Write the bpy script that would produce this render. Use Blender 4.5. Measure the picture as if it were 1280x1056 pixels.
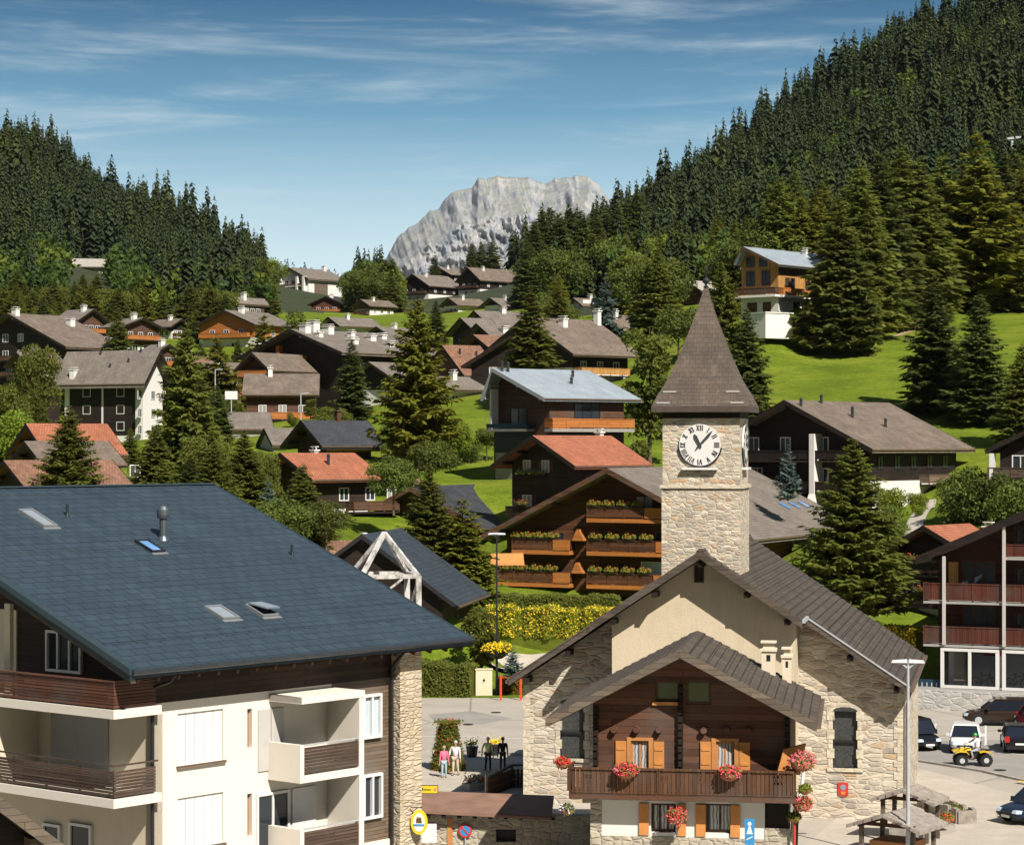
import bpy, math, random
import numpy as np
from mathutils import Vector, Matrix
R = math.radians
random.seed(7); rng = np.random.default_rng(7)
scene = bpy.context.scene
for o in list(bpy.data.objects): bpy.data.objects.remove(o)

# ------------------------------------------------------------------ camera
F = 2950.0; CU = 640.0; HV = 555.0; CAMZ = 17.0      # focal length and horizon row in pixels of the 1280 px photograph
cam = bpy.data.cameras.new('camera'); camo = bpy.data.objects.new('camera', cam)
scene.collection.objects.link(camo); scene.camera = camo
cam.sensor_width = 36; cam.lens = 36 * F / 1280; cam.shift_y = (HV - 528) / 1280
cam.clip_start = 1; cam.clip_end = 60000
camo.location = (0, 0, CAMZ); camo.rotation_euler = (R(90), 0, 0)

# ------------------------------------------------------------------ light
SUN_EL, SUN_TH = 45.0, 29.0      # elevation; angle to the right of straight behind the camera
sv = Vector((math.sin(R(SUN_TH)) * math.cos(R(SUN_EL)), -math.cos(R(SUN_TH)) * math.cos(R(SUN_EL)), math.sin(R(SUN_EL))))
sl = bpy.data.lights.new('sun', 'SUN'); sl.energy = 5.0; sl.angle = R(0.5); sl.color = (1.0, 0.93, 0.83)
so = bpy.data.objects.new('sun', sl); scene.collection.objects.link(so)
so.rotation_euler = sv.to_track_quat('Z', 'Y').to_euler()
w = bpy.data.worlds.new('World'); scene.world = w; w.use_nodes = True
nt = w.node_tree; nt.nodes.clear()
def N(t, tree=None, **k):
    n = (tree or nt).nodes.new(t)
    for a, b in k.items(): setattr(n, a, b)
    return n
L_ = nt.links.new
out = N('ShaderNodeOutputWorld'); bg = N('ShaderNodeBackground'); L_(bg.outputs[0], out.inputs[0])
sky = N('ShaderNodeTexSky', sky_type='NISHITA', sun_disc=False); sky.sun_elevation = R(SUN_EL)
sky.sun_rotation = math.atan2(sv.x, sv.y); sky.altitude = 1200; sky.air_density = 1.15; sky.dust_density = 0.8; sky.ozone_density = 0.9
tc = N('ShaderNodeTexCoord'); sp = N('ShaderNodeSeparateXYZ'); L_(tc.outputs['Generated'], sp.inputs[0])
# the sky deepens quickly above the mountains: sample it a little higher up than the view ray
zz = N('ShaderNodeMath', operation='MULTIPLY'); zz.inputs[1].default_value = 2.6; L_(sp.outputs[2], zz.inputs[0])
cbv = N('ShaderNodeCombineXYZ'); L_(sp.outputs[0], cbv.inputs[0]); L_(sp.outputs[1], cbv.inputs[1]); L_(zz.outputs[0], cbv.inputs[2])
nv = N('ShaderNodeVectorMath', operation='NORMALIZE'); L_(cbv.outputs[0], nv.inputs[0]); L_(nv.outputs[0], sky.inputs[0])
# cirrus: long thin streaks
def streak(sx, sz, scale, detail, lo, hi, seed, tilt):
    m = N('ShaderNodeMapping'); m.inputs['Scale'].default_value = (sx, sx, sz); m.inputs['Rotation'].default_value = (0, R(tilt), 0)
    m.inputs['Location'].default_value = (seed, seed * .7, seed * .3)
    L_(tc.outputs['Generated'], m.inputs[0])
    n = N('ShaderNodeTexNoise'); n.inputs['Scale'].default_value = scale; n.inputs['Detail'].default_value = detail
    n.inputs['Roughness'].default_value = .62; n.inputs['Distortion'].default_value = .5
    L_(m.outputs[0], n.inputs['Vector'])
    mr = N('ShaderNodeMapRange', interpolation_type='SMOOTHSTEP'); mr.inputs[1].default_value = lo; mr.inputs[2].default_value = hi
    L_(n.outputs[0], mr.inputs[0]); return mr.outputs[0]
s1 = streak(5, 60, 1.0, 9, .46, .80, 3.1, -3.5)
s2 = streak(14, 150, 1.0, 6, .50, .80, 9.4, 5.0)
ad = N('ShaderNodeMath', operation='MULTIPLY_ADD', use_clamp=True); L_(s2, ad.inputs[0]); ad.inputs[1].default_value = .45; L_(s1, ad.inputs[2])
# the pale veil of thin cloud low over the valley
mr = N('ShaderNodeMapRange'); L_(sp.outputs[2], mr.inputs[0]); mr.inputs[1].default_value = 0; mr.inputs[2].default_value = .4
vr = N('ShaderNodeValToRGB'); e = vr.color_ramp.elements; VEIL = [(-.0, (.74, .92, .99)), (.062, (.76, .94, 1.0)), (.085, (.62, .83, .91)), (.110, (.40, .64, .78)), (.14, (.14, .37, .56)), (.185, (.026, .145, .30)), (.3, (.02, .11, .26))]
while len(e) < len(VEIL): e.new(.5)
for i, (p, c) in enumerate(VEIL): e[i].position = p / .4; e[i].color = (*c, 1)
L_(mr.outputs[0], vr.inputs[0])
vm = N('ShaderNodeVectorMath', operation='SCALE'); L_(vr.outputs[0], vm.inputs[0]); vm.inputs['Scale'].default_value = 16.0
mf = N('ShaderNodeMapRange', interpolation_type='SMOOTHSTEP'); L_(sp.outputs[2], mf.inputs[0]); mf.inputs[1].default_value = .42; mf.inputs[2].default_value = .2; mf.inputs[3].default_value = 0; mf.inputs[4].default_value = .96
mfy = N('ShaderNodeMapRange', interpolation_type='SMOOTHSTEP'); L_(sp.outputs[1], mfy.inputs[0]); mfy.inputs[1].default_value = .1; mfy.inputs[2].default_value = .75
mfm = N('ShaderNodeMath', operation='MULTIPLY'); L_(mf.outputs[0], mfm.inputs[0]); L_(mfy.outputs[0], mfm.inputs[1])      # the veil lies over the far end of the valley
m1 = N('ShaderNodeMix', data_type='RGBA'); L_(mfm.outputs[0], m1.inputs[0]); L_(sky.outputs[0], m1.inputs[6]); L_(vm.outputs[0], m1.inputs[7])
cf = N('ShaderNodeMath', operation='MULTIPLY'); L_(ad.outputs[0], cf.inputs[0]); cf.inputs[1].default_value = .55
mx = N('ShaderNodeMix', data_type='RGBA'); L_(cf.outputs[0], mx.inputs[0]); L_(m1.outputs[2], mx.inputs[6])
mx.inputs[7].default_value = (12, 13.6, 14.2, 1)
L_(mx.outputs[2], bg.inputs[0]); bg.inputs[1].default_value = 0.05
vs = scene.view_settings; vs.view_transform = 'Standard'; vs.look = 'None'; vs.exposure = 0.3; vs.gamma = 1
scene.render.engine = 'CYCLES'
cy = scene.cycles; cy.max_bounces = 5; cy.diffuse_bounces = 1; cy.glossy_bounces = 2; cy.transmission_bounces = 2; cy.volume_bounces = 0; cy.transparent_max_bounces = 4

# ------------------------------------------------------------------ helpers
def at(u, v, Y):
    return Vector(((u - CU) / F * Y, Y, CAMZ - (v - HV) / F * Y))
def on_plane(u, v, o, d):
    """where the sight line through pixel (u,v) meets the vertical plane through o along d: (distance along d, z)"""
    k = (u - CU) / F
    s = (k * o[1] - o[0]) / (d[0] - k * d[1])
    Y = o[1] + s * d[1]
    return s, CAMZ - (v - HV) / F * Y
def link(o, parent=None):
    scene.collection.objects.link(o)
    if parent is not None: o.parent = parent
    return o
def tag(o, label=None, cat=None, group=None, kind=None):
    if label: o['label'] = label
    if cat: o['category'] = cat
    if group: o['group'] = group
    if kind: o['kind'] = kind
    return o
def thing(name, label, cat, loc=(0, 0, 0), rz=0.0, group=None):
    o = bpy.data.objects.new(name, None); o.empty_display_size = .3
    o.location = loc; o.rotation_euler = (0, 0, rz); link(o)
    return tag(o, label, cat, group)
def children(o): return [c for c in scene.collection.objects if c.parent is o]
kids = {}
def copy_thing(o, loc, rz=None, label=None, group=None, scale=None):
    r = o.copy(); link(r); r.location = loc
    if rz is not None: r.rotation_euler = (0, 0, rz)
    if scale is not None: r.scale = scale
    if label: r['label'] = label
    if group: r['group'] = group
    if o.name not in kids: kids[o.name] = [(c, [g for g in bpy.data.objects if g.parent is c]) for c in bpy.data.objects if c.parent is o]
    for c, gs in kids[o.name]:
        k = c.copy(); link(k, r)
        for g in gs:
            h = g.copy(); link(h, k)
    return r

class MB:
    def __init__(s): s.v = []; s.f = []; s.m = []
    def poly(s, pts, m=0):
        b = len(s.v); s.v += [tuple(p) for p in pts]; s.f.append(list(range(b, b + len(pts)))); s.m.append(m); return s
    def hull8(s, p, m=0):       # p: bottom 4 then top 4
        b = len(s.v); s.v += [tuple(q) for q in p]
        for f in ((3, 2, 1, 0), (4, 5, 6, 7), (0, 1, 5, 4), (1, 2, 6, 5), (2, 3, 7, 6), (3, 0, 4, 7)):
            s.f.append([b + i for i in f]); s.m.append(m)
        return s
    def box(s, x0, x1, y0, y1, z0, z1, m=0):
        return s.hull8([(x0, y0, z0), (x1, y0, z0), (x1, y1, z0), (x0, y1, z0), (x0, y0, z1), (x1, y0, z1), (x1, y1, z1), (x0, y1, z1)], m)
    def prism(s, pts, vec, m=0):
        n = len(pts); b = len(s.v); vec = Vector(vec)
        a = [Vector(p) for p in pts]
        nrm = Vector((0, 0, 0))
        for i in range(n): nrm += a[i].cross(a[(i + 1) % n])
        if nrm.dot(vec) > 0: a = a[::-1]
        s.v += [tuple(p) for p in a] + [tuple(p + vec) for p in a]
        s.f.append([b + i for i in range(n)]); s.m.append(m)
        s.f.append([b + n + i for i in range(n - 1, -1, -1)]); s.m.append(m)
        for i in range(n):
            j = (i + 1) % n; s.f.append([b + j, b + i, b + n + i, b + n + j]); s.m.append(m)
        return s
    def bar(s, p0, p1, w, h, m=0, up=(0, 0, 1)):
        p0 = Vector(p0); p1 = Vector(p1); d = (p1 - p0).normalized(); u = Vector(up)
        if abs(d.dot(u)) > .99: u = Vector((0, 1, 0))
        x = d.cross(u).normalized() * (w / 2); z = x.cross(d).normalized() * (h / 2)
        return s.hull8([p0 - x - z, p0 + x - z, p1 + x - z, p1 - x - z, p0 - x + z, p0 + x + z, p1 + x + z, p1 - x + z], m)
    def cyl(s, p0, p1, r0, r1=None, n=12, m=0, caps=True):
        r1 = r0 if r1 is None else r1
        p0 = Vector(p0); p1 = Vector(p1); d = (p1 - p0).normalized()
        a = d.orthogonal().normalized(); c = d.cross(a); b = len(s.v)
        for P, r in ((p0, r0), (p1, r1)):
            for i in range(n):
                t = 2 * math.pi * i / n; s.v.append(tuple(P + a * r * math.cos(t) + c * r * math.sin(t)))
        for i in range(n):
            j = (i + 1) % n; s.f.append([b + i, b + j, b + n + j, b + n + i]); s.m.append(m)
        if caps:
            s.f.append([b + i for i in range(n - 1, -1, -1)]); s.m.append(m)
            s.f.append([b + n + i for i in range(n)]); s.m.append(m)
        return s
    def tube(s, pts, r, n=8, m=0):
        for i in range(len(pts) - 1): s.cyl(pts[i], pts[i + 1], r, r, n, m)
        return s
    def lathe(s, prof, c=(0, 0, 0), n=16, m=0, sx=1, sy=1):
        b = len(s.v); k = len(prof)
        for r, z in prof:
            for i in range(n):
                t = 2 * math.pi * i / n; s.v.append((c[0] + r * math.cos(t) * sx, c[1] + r * math.sin(t) * sy, c[2] + z))
        for j in range(k - 1):
            for i in range(n):
                q = (i + 1) % n; s.f.append([b + j * n + i, b + j * n + q, b + (j + 1) * n + q, b + (j + 1) * n + i]); s.m.append(m)
        s.f.append([b + i for i in range(n - 1, -1, -1)]); s.m.append(m)
        s.f.append([b + (k - 1) * n + i for i in range(n)]); s.m.append(m)
        return s
    def leaves(s, pts, size, m=0):
        for p in pts:
            p = Vector(p); a = Vector((random.gauss(0, 1), random.gauss(0, 1), random.gauss(0, 1))).normalized()
            b = a.orthogonal().normalized(); k = size * random.uniform(.6, 1.3)
            s.poly([p - a * k, p + b * k * .6, p + a * k, p - b * k * .6], m)
        return s
    def build(s, name, mats, parent=None, smooth=False, uv=True):
        me = bpy.data.meshes.new(name); me.from_pydata(s.v, [], s.f)
        mats = mats if isinstance(mats, (list, tuple)) else [mats]
        for m in mats: me.materials.append(M[m] if isinstance(m, str) else m)
        if len(mats) > 1: me.polygons.foreach_set('material_index', s.m)
        if smooth: me.polygons.foreach_set('use_smooth', [True] * len(s.f))
        if uv:
            ul = me.uv_layers.new(name='UVMap'); data = np.empty(len(me.loops) * 2, dtype=np.float32); q = 0
            for f in s.f:
                ps = [Vector(s.v[i]) for i in f]; n = Vector((0, 0, 0))
                for i in range(len(ps)): n += ps[i].cross(ps[(i + 1) % len(ps)])
                if n.length < 1e-12: n = Vector((0, 0, 1))
                n.normalize()
                if abs(n.z) > .97: a = Vector((1, 0, 0)); b = Vector((0, 1, 0))
                else: a = Vector((-n.y, n.x, 0)).normalized(); b = n.cross(a)
                for p in ps: data[q] = p.dot(a); data[q + 1] = p.dot(b); q += 2
            ul.data.foreach_set('uv', data)
        o = bpy.data.objects.new(name, me); return link(o, parent)
def np_mesh(name, V, Q, mats, parent=None, midx=None, lk=True):
    """quads/tris given as numpy arrays"""
    me = bpy.data.meshes.new(name); V = np.asarray(V, dtype=np.float32); Q = np.asarray(Q, dtype=np.int32)
    me.vertices.add(len(V)); me.vertices.foreach_set('co', V.ravel())
    k = Q.shape[1]; me.loops.add(Q.size); me.loops.foreach_set('vertex_index', Q.ravel())
    me.polygons.add(len(Q)); me.polygons.foreach_set('loop_start', np.arange(0, Q.size, k, dtype=np.int32))
    me.polygons.foreach_set('loop_total', np.full(len(Q), k, dtype=np.int32))
    for m in (mats if isinstance(mats, (list, tuple)) else [mats]): me.materials.append(M[m])
    if midx is not None: me.polygons.foreach_set('material_index', np.asarray(midx, dtype=np.int32))
    me.update(calc_edges=True); me.validate()
    o = bpy.data.objects.new(name, me)
    if lk: link(o, parent)
    return o
def text_mesh(name, s, size, mat, parent, loc, rot=(R(90), 0, 0), depth=.01):
    c = bpy.data.curves.new(name, 'FONT'); c.body = s; c.size = size; c.align_x = 'CENTER'; c.align_y = 'CENTER'; c.extrude = depth; c.resolution_u = 3
    t = bpy.data.objects.new(name, c); scene.collection.objects.link(t)
    bpy.context.view_layer.update()
    me = bpy.data.meshes.new_from_object(t.evaluated_get(bpy.context.evaluated_depsgraph_get()))
    bpy.data.objects.remove(t); me.materials.clear(); me.materials.append(M[mat])
    o = bpy.data.objects.new(name, me); o.location = loc; o.rotation_euler = rot; return link(o, parent)

# ------------------------------------------------------------------ materials
class _Mats(dict):
    def __missing__(s, k): s[k] = bpy.data.materials.new(k); return s[k]      # filled in when the material is defined
M = _Mats()
def newmat(name):
    m = M[name]; m.use_nodes = True; t = m.node_tree; t.nodes.clear()
    o = t.nodes.new('ShaderNodeOutputMaterial'); b = t.nodes.new('ShaderNodeBsdfPrincipled'); t.links.new(b.outputs[0], o.inputs[0])
    return m, t, b
def nd(t, ty, **k):
    n = t.nodes.new(ty)
    for a, b in k.items(): setattr(n, a, b)
    return n
def noise(t, vec, scale, detail=4, rough=.55, dist=0.0):
    n = nd(t, 'ShaderNodeTexNoise'); n.inputs['Scale'].default_value = scale; n.inputs['Detail'].default_value = detail
    n.inputs['Roughness'].default_value = rough; n.inputs['Distortion'].default_value = dist
    t.links.new(vec, n.inputs['Vector']); return n.outputs[0]
def mapping(t, vec, sc, rot=(0, 0, 0), loc=(0, 0, 0)):
    m = nd(t, 'ShaderNodeMapping'); m.inputs['Scale'].default_value = sc; m.inputs['Rotation'].default_value = rot; m.inputs['Location'].default_value = loc
    t.links.new(vec, m.inputs[0]); return m.outputs[0]
def ramp(t, fac, stops, interp='LINEAR'):
    r = nd(t, 'ShaderNodeValToRGB'); r.color_ramp.interpolation = interp; e = r.color_ramp.elements
    while len(e) < len(stops): e.new(.5)
    for i, (p, c) in enumerate(stops):
        e[i].position = p; e[i].color = (*c, 1) if len(c) == 3 else c
    t.links.new(fac, r.inputs[0]); return r.outputs[0]
def mixc(t, fac, a, b, blend='MIX'):
    m = nd(t, 'ShaderNodeMix', data_type='RGBA', blend_type=blend, clamp_factor=True)
    for s, x in ((0, fac), (6, a), (7, b)):
        if isinstance(x, (int, float)): m.inputs[s].default_value = x
        elif isinstance(x, tuple): m.inputs[s].default_value = (*x, 1) if len(x) == 3 else x
        else: t.links.new(x, m.inputs[s])
    return m.outputs[2]
def bump(t, b, h, strength, dist=.02):
    n = nd(t, 'ShaderNodeBump'); n.inputs['Strength'].default_value = strength; n.inputs['Distance'].default_value = dist
    t.links.new(h, n.inputs['Height']); t.links.new(n.outputs[0], b.inputs['Normal'])
def sc3(c, k): return tuple(min(1, x * k) for x in c)
def plain(name, c, rough=.6, metal=0.0, var=.15, scale=3.0, spec=.5):
    m, t, b = newmat(name); tc = nd(t, 'ShaderNodeTexCoord').outputs['Object']
    col = ramp(t, noise(t, tc, scale, 5, .65), [(.3, sc3(c, 1 - var)), (.7, sc3(c, 1 + var))])
    t.links.new(col, b.inputs['Base Color']); b.inputs['Roughness'].default_value = rough; b.inputs['Metallic'].default_value = metal
    b.inputs['Specular IOR Level'].default_value = spec
    return m
def plaster(name, c, dirt=.25, bmp=.3):
    m, t, b = newmat(name); tc = nd(t, 'ShaderNodeTexCoord').outputs['Object']
    big = noise(t, tc, .35, 6, .7); st = noise(t, mapping(t, tc, (1.6, 1.6, .22)), 1.3, 5, .7)
    col = mixc(t, ramp(t, big, [(.4, (0, 0, 0)), (.75, (dirt, dirt, dirt))]), sc3(c, 1.0), sc3(c, .72))
    col = mixc(t, ramp(t, st, [(.5, (0, 0, 0)), (.8, (dirt, dirt, dirt))]), col, sc3((c[0], c[1] * .95, c[2] * .88), .65))
    t.links.new(col, b.inputs['Base Color']); b.inputs['Roughness'].default_value = .9; b.inputs['Specular IOR Level'].default_value = .2
    bump(t, b, noise(t, tc, 14, 6, .7), bmp, .02); return m
def wood(name, c, plank=.16, vertical=False, var=.35, length=4.0, rough=.75, grey=.5):
    m, t, b = newmat(name); uv = nd(t, 'ShaderNodeUVMap').outputs[0]; tc = nd(t, 'ShaderNodeTexCoord').outputs['Object']
    v = mapping(t, uv, (1, 1, 1), (0, 0, R(90) if vertical else 0))
    br = nd(t, 'ShaderNodeTexBrick'); br.inputs['Scale'].default_value = 1; br.inputs['Mortar Size'].default_value = .009
    br.inputs['Brick Width'].default_value = length; br.inputs['Row Height'].default_value = plank; br.offset = .37
    br.inputs['Color1'].default_value = (*sc3(c, 1 - var), 1); br.inputs['Color2'].default_value = (*sc3(c, 1 + var), 1); br.inputs['Mortar'].default_value = (*sc3(c, .25), 1)
    br.inputs['Bias'].default_value = 0
    t.links.new(v, br.inputs['Vector'])
    g = noise(t, mapping(t, v, (1.2, 22, 1)), 2.2, 5, .65)
    col = mixc(t, .75, br.outputs['Color'], ramp(t, g, [(.3, (.45, .45, .45)), (.75, (1.3, 1.25, 1.2))]), 'MULTIPLY')
    col = mixc(t, ramp(t, noise(t, tc, .6, 4), [(.45, (0, 0, 0)), (.7, (grey, grey, grey))]), col, sc3(((c[0] + c[1]) / 2 + .02, (c[0] + c[1]) / 2 + .01, (c[0] + c[1]) / 2), .9))
    t.links.new(col, b.inputs['Base Color']); b.inputs['Roughness'].default_value = rough; b.inputs['Specular IOR Level'].default_value = .3
    bump(t, b, br.outputs['Fac'], -.6, .015); return m
def tiles(name, c, row=.32, width=.3, var=.22, moss=None, rough=.8, bmp=.8, mort=.02, patch=.3, coarse=0.0):
    m, t, b = newmat(name); uv = nd(t, 'ShaderNodeUVMap').outputs[0]; tc = nd(t, 'ShaderNodeTexCoord').outputs['Object']
    br = nd(t, 'ShaderNodeTexBrick'); br.inputs['Scale'].default_value = 1; br.inputs['Mortar Size'].default_value = mort; br.inputs['Mortar Smooth'].default_value = .3
    br.inputs['Brick Width'].default_value = width; br.inputs['Row Height'].default_value = row; br.offset = .5
    br.inputs['Color1'].default_value = (*sc3(c, 1 - var), 1); br.inputs['Color2'].default_value = (*sc3(c, 1 + var), 1); br.inputs['Mortar'].default_value = (*sc3(c, .45), 1)
    jit = nd(t, 'ShaderNodeVectorMath', operation='MULTIPLY_ADD'); t.links.new(uv, jit.inputs[2]);
    nn = nd(t, 'ShaderNodeTexNoise'); nn.inputs['Scale'].default_value = 1.1; t.links.new(uv, nn.inputs['Vector'])
    t.links.new(nn.outputs['Color'], jit.inputs[0]); jit.inputs[1].default_value = (.05, .05, 0); t.links.new(jit.outputs[0], br.inputs['Vector'])
    g = noise(t, tc, .5, 6, .7)
    col = mixc(t, patch, br.outputs['Color'], ramp(t, g, [(.3, (.55, .55, .55)), (.7, (1.5, 1.45, 1.4))]), 'MULTIPLY')
    st = noise(t, mapping(t, uv, (2.2, .18, 1)), 1.5, 5, .7)
    col = mixc(t, .5, col, ramp(t, st, [(.35, (.75, .75, .75)), (.7, (1.2, 1.2, 1.2))]), 'MULTIPLY')
    if moss: col = mixc(t, ramp(t, noise(t, tc, 1.3, 7, .75), [(.56, (0, 0, 0)), (.72, (.7, .7, .7))]), col, moss)
    t.links.new(col, b.inputs['Base Color']); b.inputs['Roughness'].default_value = rough; b.inputs['Specular IOR Level'].default_value = .35
    # each course steps down over the one below
    sx = nd(t, 'ShaderNodeSeparateXYZ'); t.links.new(jit.outputs[0], sx.inputs[0])
    dv = nd(t, 'ShaderNodeMath', operation='DIVIDE'); t.links.new(sx.outputs[1], dv.inputs[0]); dv.inputs[1].default_value = row
    fr = nd(t, 'ShaderNodeMath', operation='FRACT'); t.links.new(dv.outputs[0], fr.inputs[0])
    sb = nd(t, 'ShaderNodeMath', operation='MULTIPLY_ADD'); t.links.new(fr.outputs[0], sb.inputs[0]); sb.inputs[1].default_value = -1.0
    mm = nd(t, 'ShaderNodeMath', operation='MULTIPLY'); t.links.new(br.outputs['Fac'], mm.inputs[0]); mm.inputs[1].default_value = -.6
    t.links.new(mm.outputs[0], sb.inputs[2])
    bump(t, b, sb.outputs[0], bmp, .03); return m
def stone(name, stops, sx=.42, sy=.2, mortar=(.42, .36, .27), bmp=.9, edge=.055):
    m, t, b = newmat(name); uv = nd(t, 'ShaderNodeUVMap').outputs[0]; tc = nd(t, 'ShaderNodeTexCoord').outputs['Object']
    jit = nd(t, 'ShaderNodeVectorMath', operation='MULTIPLY_ADD'); nn = nd(t, 'ShaderNodeTexNoise'); nn.inputs['Scale'].default_value = 1.6; nn.inputs['Detail'].default_value = 3
    t.links.new(uv, nn.inputs['Vector']); t.links.new(nn.outputs['Color'], jit.inputs[0]); jit.inputs[1].default_value = (.22, .12, 0); t.links.new(uv, jit.inputs[2])
    v = mapping(t, jit.outputs[0], (1 / sx, 1 / sy, 1))
    vo = nd(t, 'ShaderNodeTexVoronoi', distance='CHEBYCHEV'); vo.inputs['Scale'].default_value = 1; vo.inputs['Randomness'].default_value = .75; t.links.new(v, vo.inputs['Vector'])
    ve = nd(t, 'ShaderNodeTexVoronoi', feature='DISTANCE_TO_EDGE'); ve.inputs['Scale'].default_value = 1; ve.inputs['Randomness'].default_value = .75; t.links.new(v, ve.inputs['Vector'])
    v2 = nd(t, 'ShaderNodeTexVoronoi'); v2.inputs['Scale'].default_value = 1; v2.inputs['Randomness'].default_value = .75; t.links.new(v, v2.inputs['Vector'])
    sepc = nd(t, 'ShaderNodeSeparateColor'); t.links.new(v2.outputs['Color'], sepc.inputs[0])
    col = ramp(t, sepc.outputs[0], stops, 'LINEAR')
    g = noise(t, tc, 9, 6, .7)
    col = mixc(t, .55, col, ramp(t, g, [(.3, (.6, .6, .6)), (.7, (1.3, 1.3, 1.3))]), 'MULTIPLY')
    e = ramp(t, ve.outputs['Distance'], [(edge * .3, (1, 1, 1)), (edge * 1.6, (0, 0, 0))])
    wear = noise(t, tc, .5, 4); e2 = mixc(t, 1.0, e, ramp(t, wear, [(.35, (.45, .45, .45)), (.6, (1, 1, 1))]), 'MULTIPLY')
    col = mixc(t, e2, col, mortar)
    col = mixc(t, ramp(t, noise(t, mapping(t, tc, (1, 1, .3)), .6, 5, .7), [(.5, (0, 0, 0)), (.8, (.35, .35, .35))]), col, sc3(mortar, .55))
    t.links.new(col, b.inputs['Base Color']); b.inputs['Roughness'].default_value = .92; b.inputs['Specular IOR Level'].default_value = .2
    hh = ramp(t, ve.outputs['Distance'], [(0, (0, 0, 0)), (.16, (1, 1, 1))])
    h2 = mixc(t, .35, hh, noise(t, tc, 12, 5))
    bump(t, b, h2, bmp, .05); return m
def foliage(name, dark, light, tint=.3, nscale=.9, trans=.28, big=.12):
    m, t, b = newmat(name); tc = nd(t, 'ShaderNodeTexCoord').outputs['Object']; oi = nd(t, 'ShaderNodeObjectInfo')
    n1 = noise(t, tc, nscale, 4, .7)
    col = ramp(t, n1, [(.32, dark), (.72, light)])
    n2 = noise(t, tc, big, 3, .6)
    col = mixc(t, ramp(t, n2, [(.4, (0, 0, 0)), (.65, (.6, .6, .6))]), col, sc3((light[0] * 1.15, light[1] * 1.0, light[2] * .7), .8))
    hs = nd(t, 'ShaderNodeHueSaturation'); mr = nd(t, 'ShaderNodeMapRange'); t.links.new(oi.outputs['Random'], mr.inputs[0]); mr.inputs[3].default_value = 1 - tint; mr.inputs[4].default_value = 1 + tint
    t.links.new(mr.outputs[0], hs.inputs['Value']); mr3 = nd(t, 'ShaderNodeMapRange'); t.links.new(oi.outputs['Random'], mr3.inputs[0]); mr3.inputs[3].default_value = .488; mr3.inputs[4].default_value = .505
    t.links.new(mr3.outputs[0], hs.inputs['Hue']); t.links.new(col, hs.inputs['Color'])
    t.links.new(hs.outputs[0], b.inputs['Base Color']); b.inputs['Roughness'].default_value = .7; b.inputs['Specular IOR Level'].default_value = .25
    o = [n for n in t.nodes if n.type == 'OUTPUT_MATERIAL'][0]
    tr = nd(t, 'ShaderNodeBsdfTranslucent'); h2 = nd(t, 'ShaderNodeHueSaturation'); h2.inputs['Value'].default_value = 1.4; h2.inputs['Hue'].default_value = .485; t.links.new(hs.outputs[0], h2.inputs['Color']); t.links.new(h2.outputs[0], tr.inputs[0])
    ms = nd(t, 'ShaderNodeMixShader'); ms.inputs[0].default_value = trans; t.links.new(b.outputs[0], ms.inputs[1]); t.links.new(tr.outputs[0], ms.inputs[2]); t.links.new(ms.outputs[0], o.inputs[0])
    return m
def glass(name, c=(.02, .025, .03), rough=.08, curtain=None):
    m, t, b = newmat(name); tc = nd(t, 'ShaderNodeTexCoord').outputs['Object']; oi = nd(t, 'ShaderNodeObjectInfo').outputs['Random']
    col = mixc(t, noise(t, tc, .9, 3), c, sc3(c, 2.2))
    if curtain:
        ww = nd(t, 'ShaderNodeTexWave'); ww.inputs['Scale'].default_value = 3.2; ww.inputs['Distortion'].default_value = 1.0; t.links.new(nd(t, 'ShaderNodeUVMap').outputs[0], ww.inputs['Vector'])
        col = mixc(t, ramp(t, oi, [(.45, (0, 0, 0)), (.5, (1, 1, 1))]), col, mixc(t, ww.outputs[0], sc3(curtain, .6), curtain))
    t.links.new(col, b.inputs['Base Color']); b.inputs['Roughness'].default_value = rough; return m

STONE = [(0, (.62, .53, .41)), (.2, (.48, .41, .33)), (.38, (.72, .65, .53)), (.55, (.40, .36, .31)), (.68, (.66, .56, .41)), (.8, (.32, .29, .26)), (.88, (.60, .40, .24)), (1, (.74, .68, .58))]
stone('tower_stone', STONE, .36, .155, (.64, .57, .45), .7)
stone('church_stone', [(0, (.66, .58, .46)), (.25, (.44, .38, .31)), (.45, (.72, .65, .53)), (.65, (.58, .51, .41)), (.8, (.36, .32, .28)), (.9, (.56, .40, .26)), (1, (.70, .63, .51))], .62, .21, (.64, .57, .45), .8, .05)
stone('wall_stone', [(0, (.46, .42, .34)), (.3, (.36, .32, .26)), (.5, (.56, .50, .39)), (.8, (.42, .38, .31)), (1, (.52, .46, .35))], .4, .24, (.50, .45, .35), 1.0)
stone('quoin_stone', [(0, (.62, .55, .43)), (1, (.72, .64, .5))], .6, .4, (.5, .44, .34), .5, .03)
plaster('church_plaster', (.70, .59, .43), .5, 1.0)
plaster('white_plaster', (.80, .78, .74), .12)
plaster('cream_plaster', (.76, .67, .52), .18)
plaster('bright_plaster', (.84, .78, .68), .1)
plaster('grey_plaster', (.42, .41, .39), .3)
plaster('concrete', (.36, .34, .31), .4, .4)
tiles('church_tile', (.085, .070, .058), .36, .95, .16, (.16, .15, .12), .85, 1.0, .03)
tiles('spire_slate', (.125, .098, .080), .22, .28, .14, (.19, .17, .14), .85, .5, .008, .5)
tiles('chalet_tile', (.105, .085, .066), .34, .3, .22, (.17, .16, .11), .9, 1.0, .03)
tiles('blue_shingle', (.041, .066, .089), .42, .62, .08, (.06, .085, .095), .5, .7, .023, .35)
tiles('grey_roof', (.20, .175, .15), .4, .6, .1, (.15, .14, .12), .9, .4, .02, .5)
tiles('brown_roof', (.185, .15, .12), .4, .5, .14, (.24, .14, .09), .9, .4, .02, .6)
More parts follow.
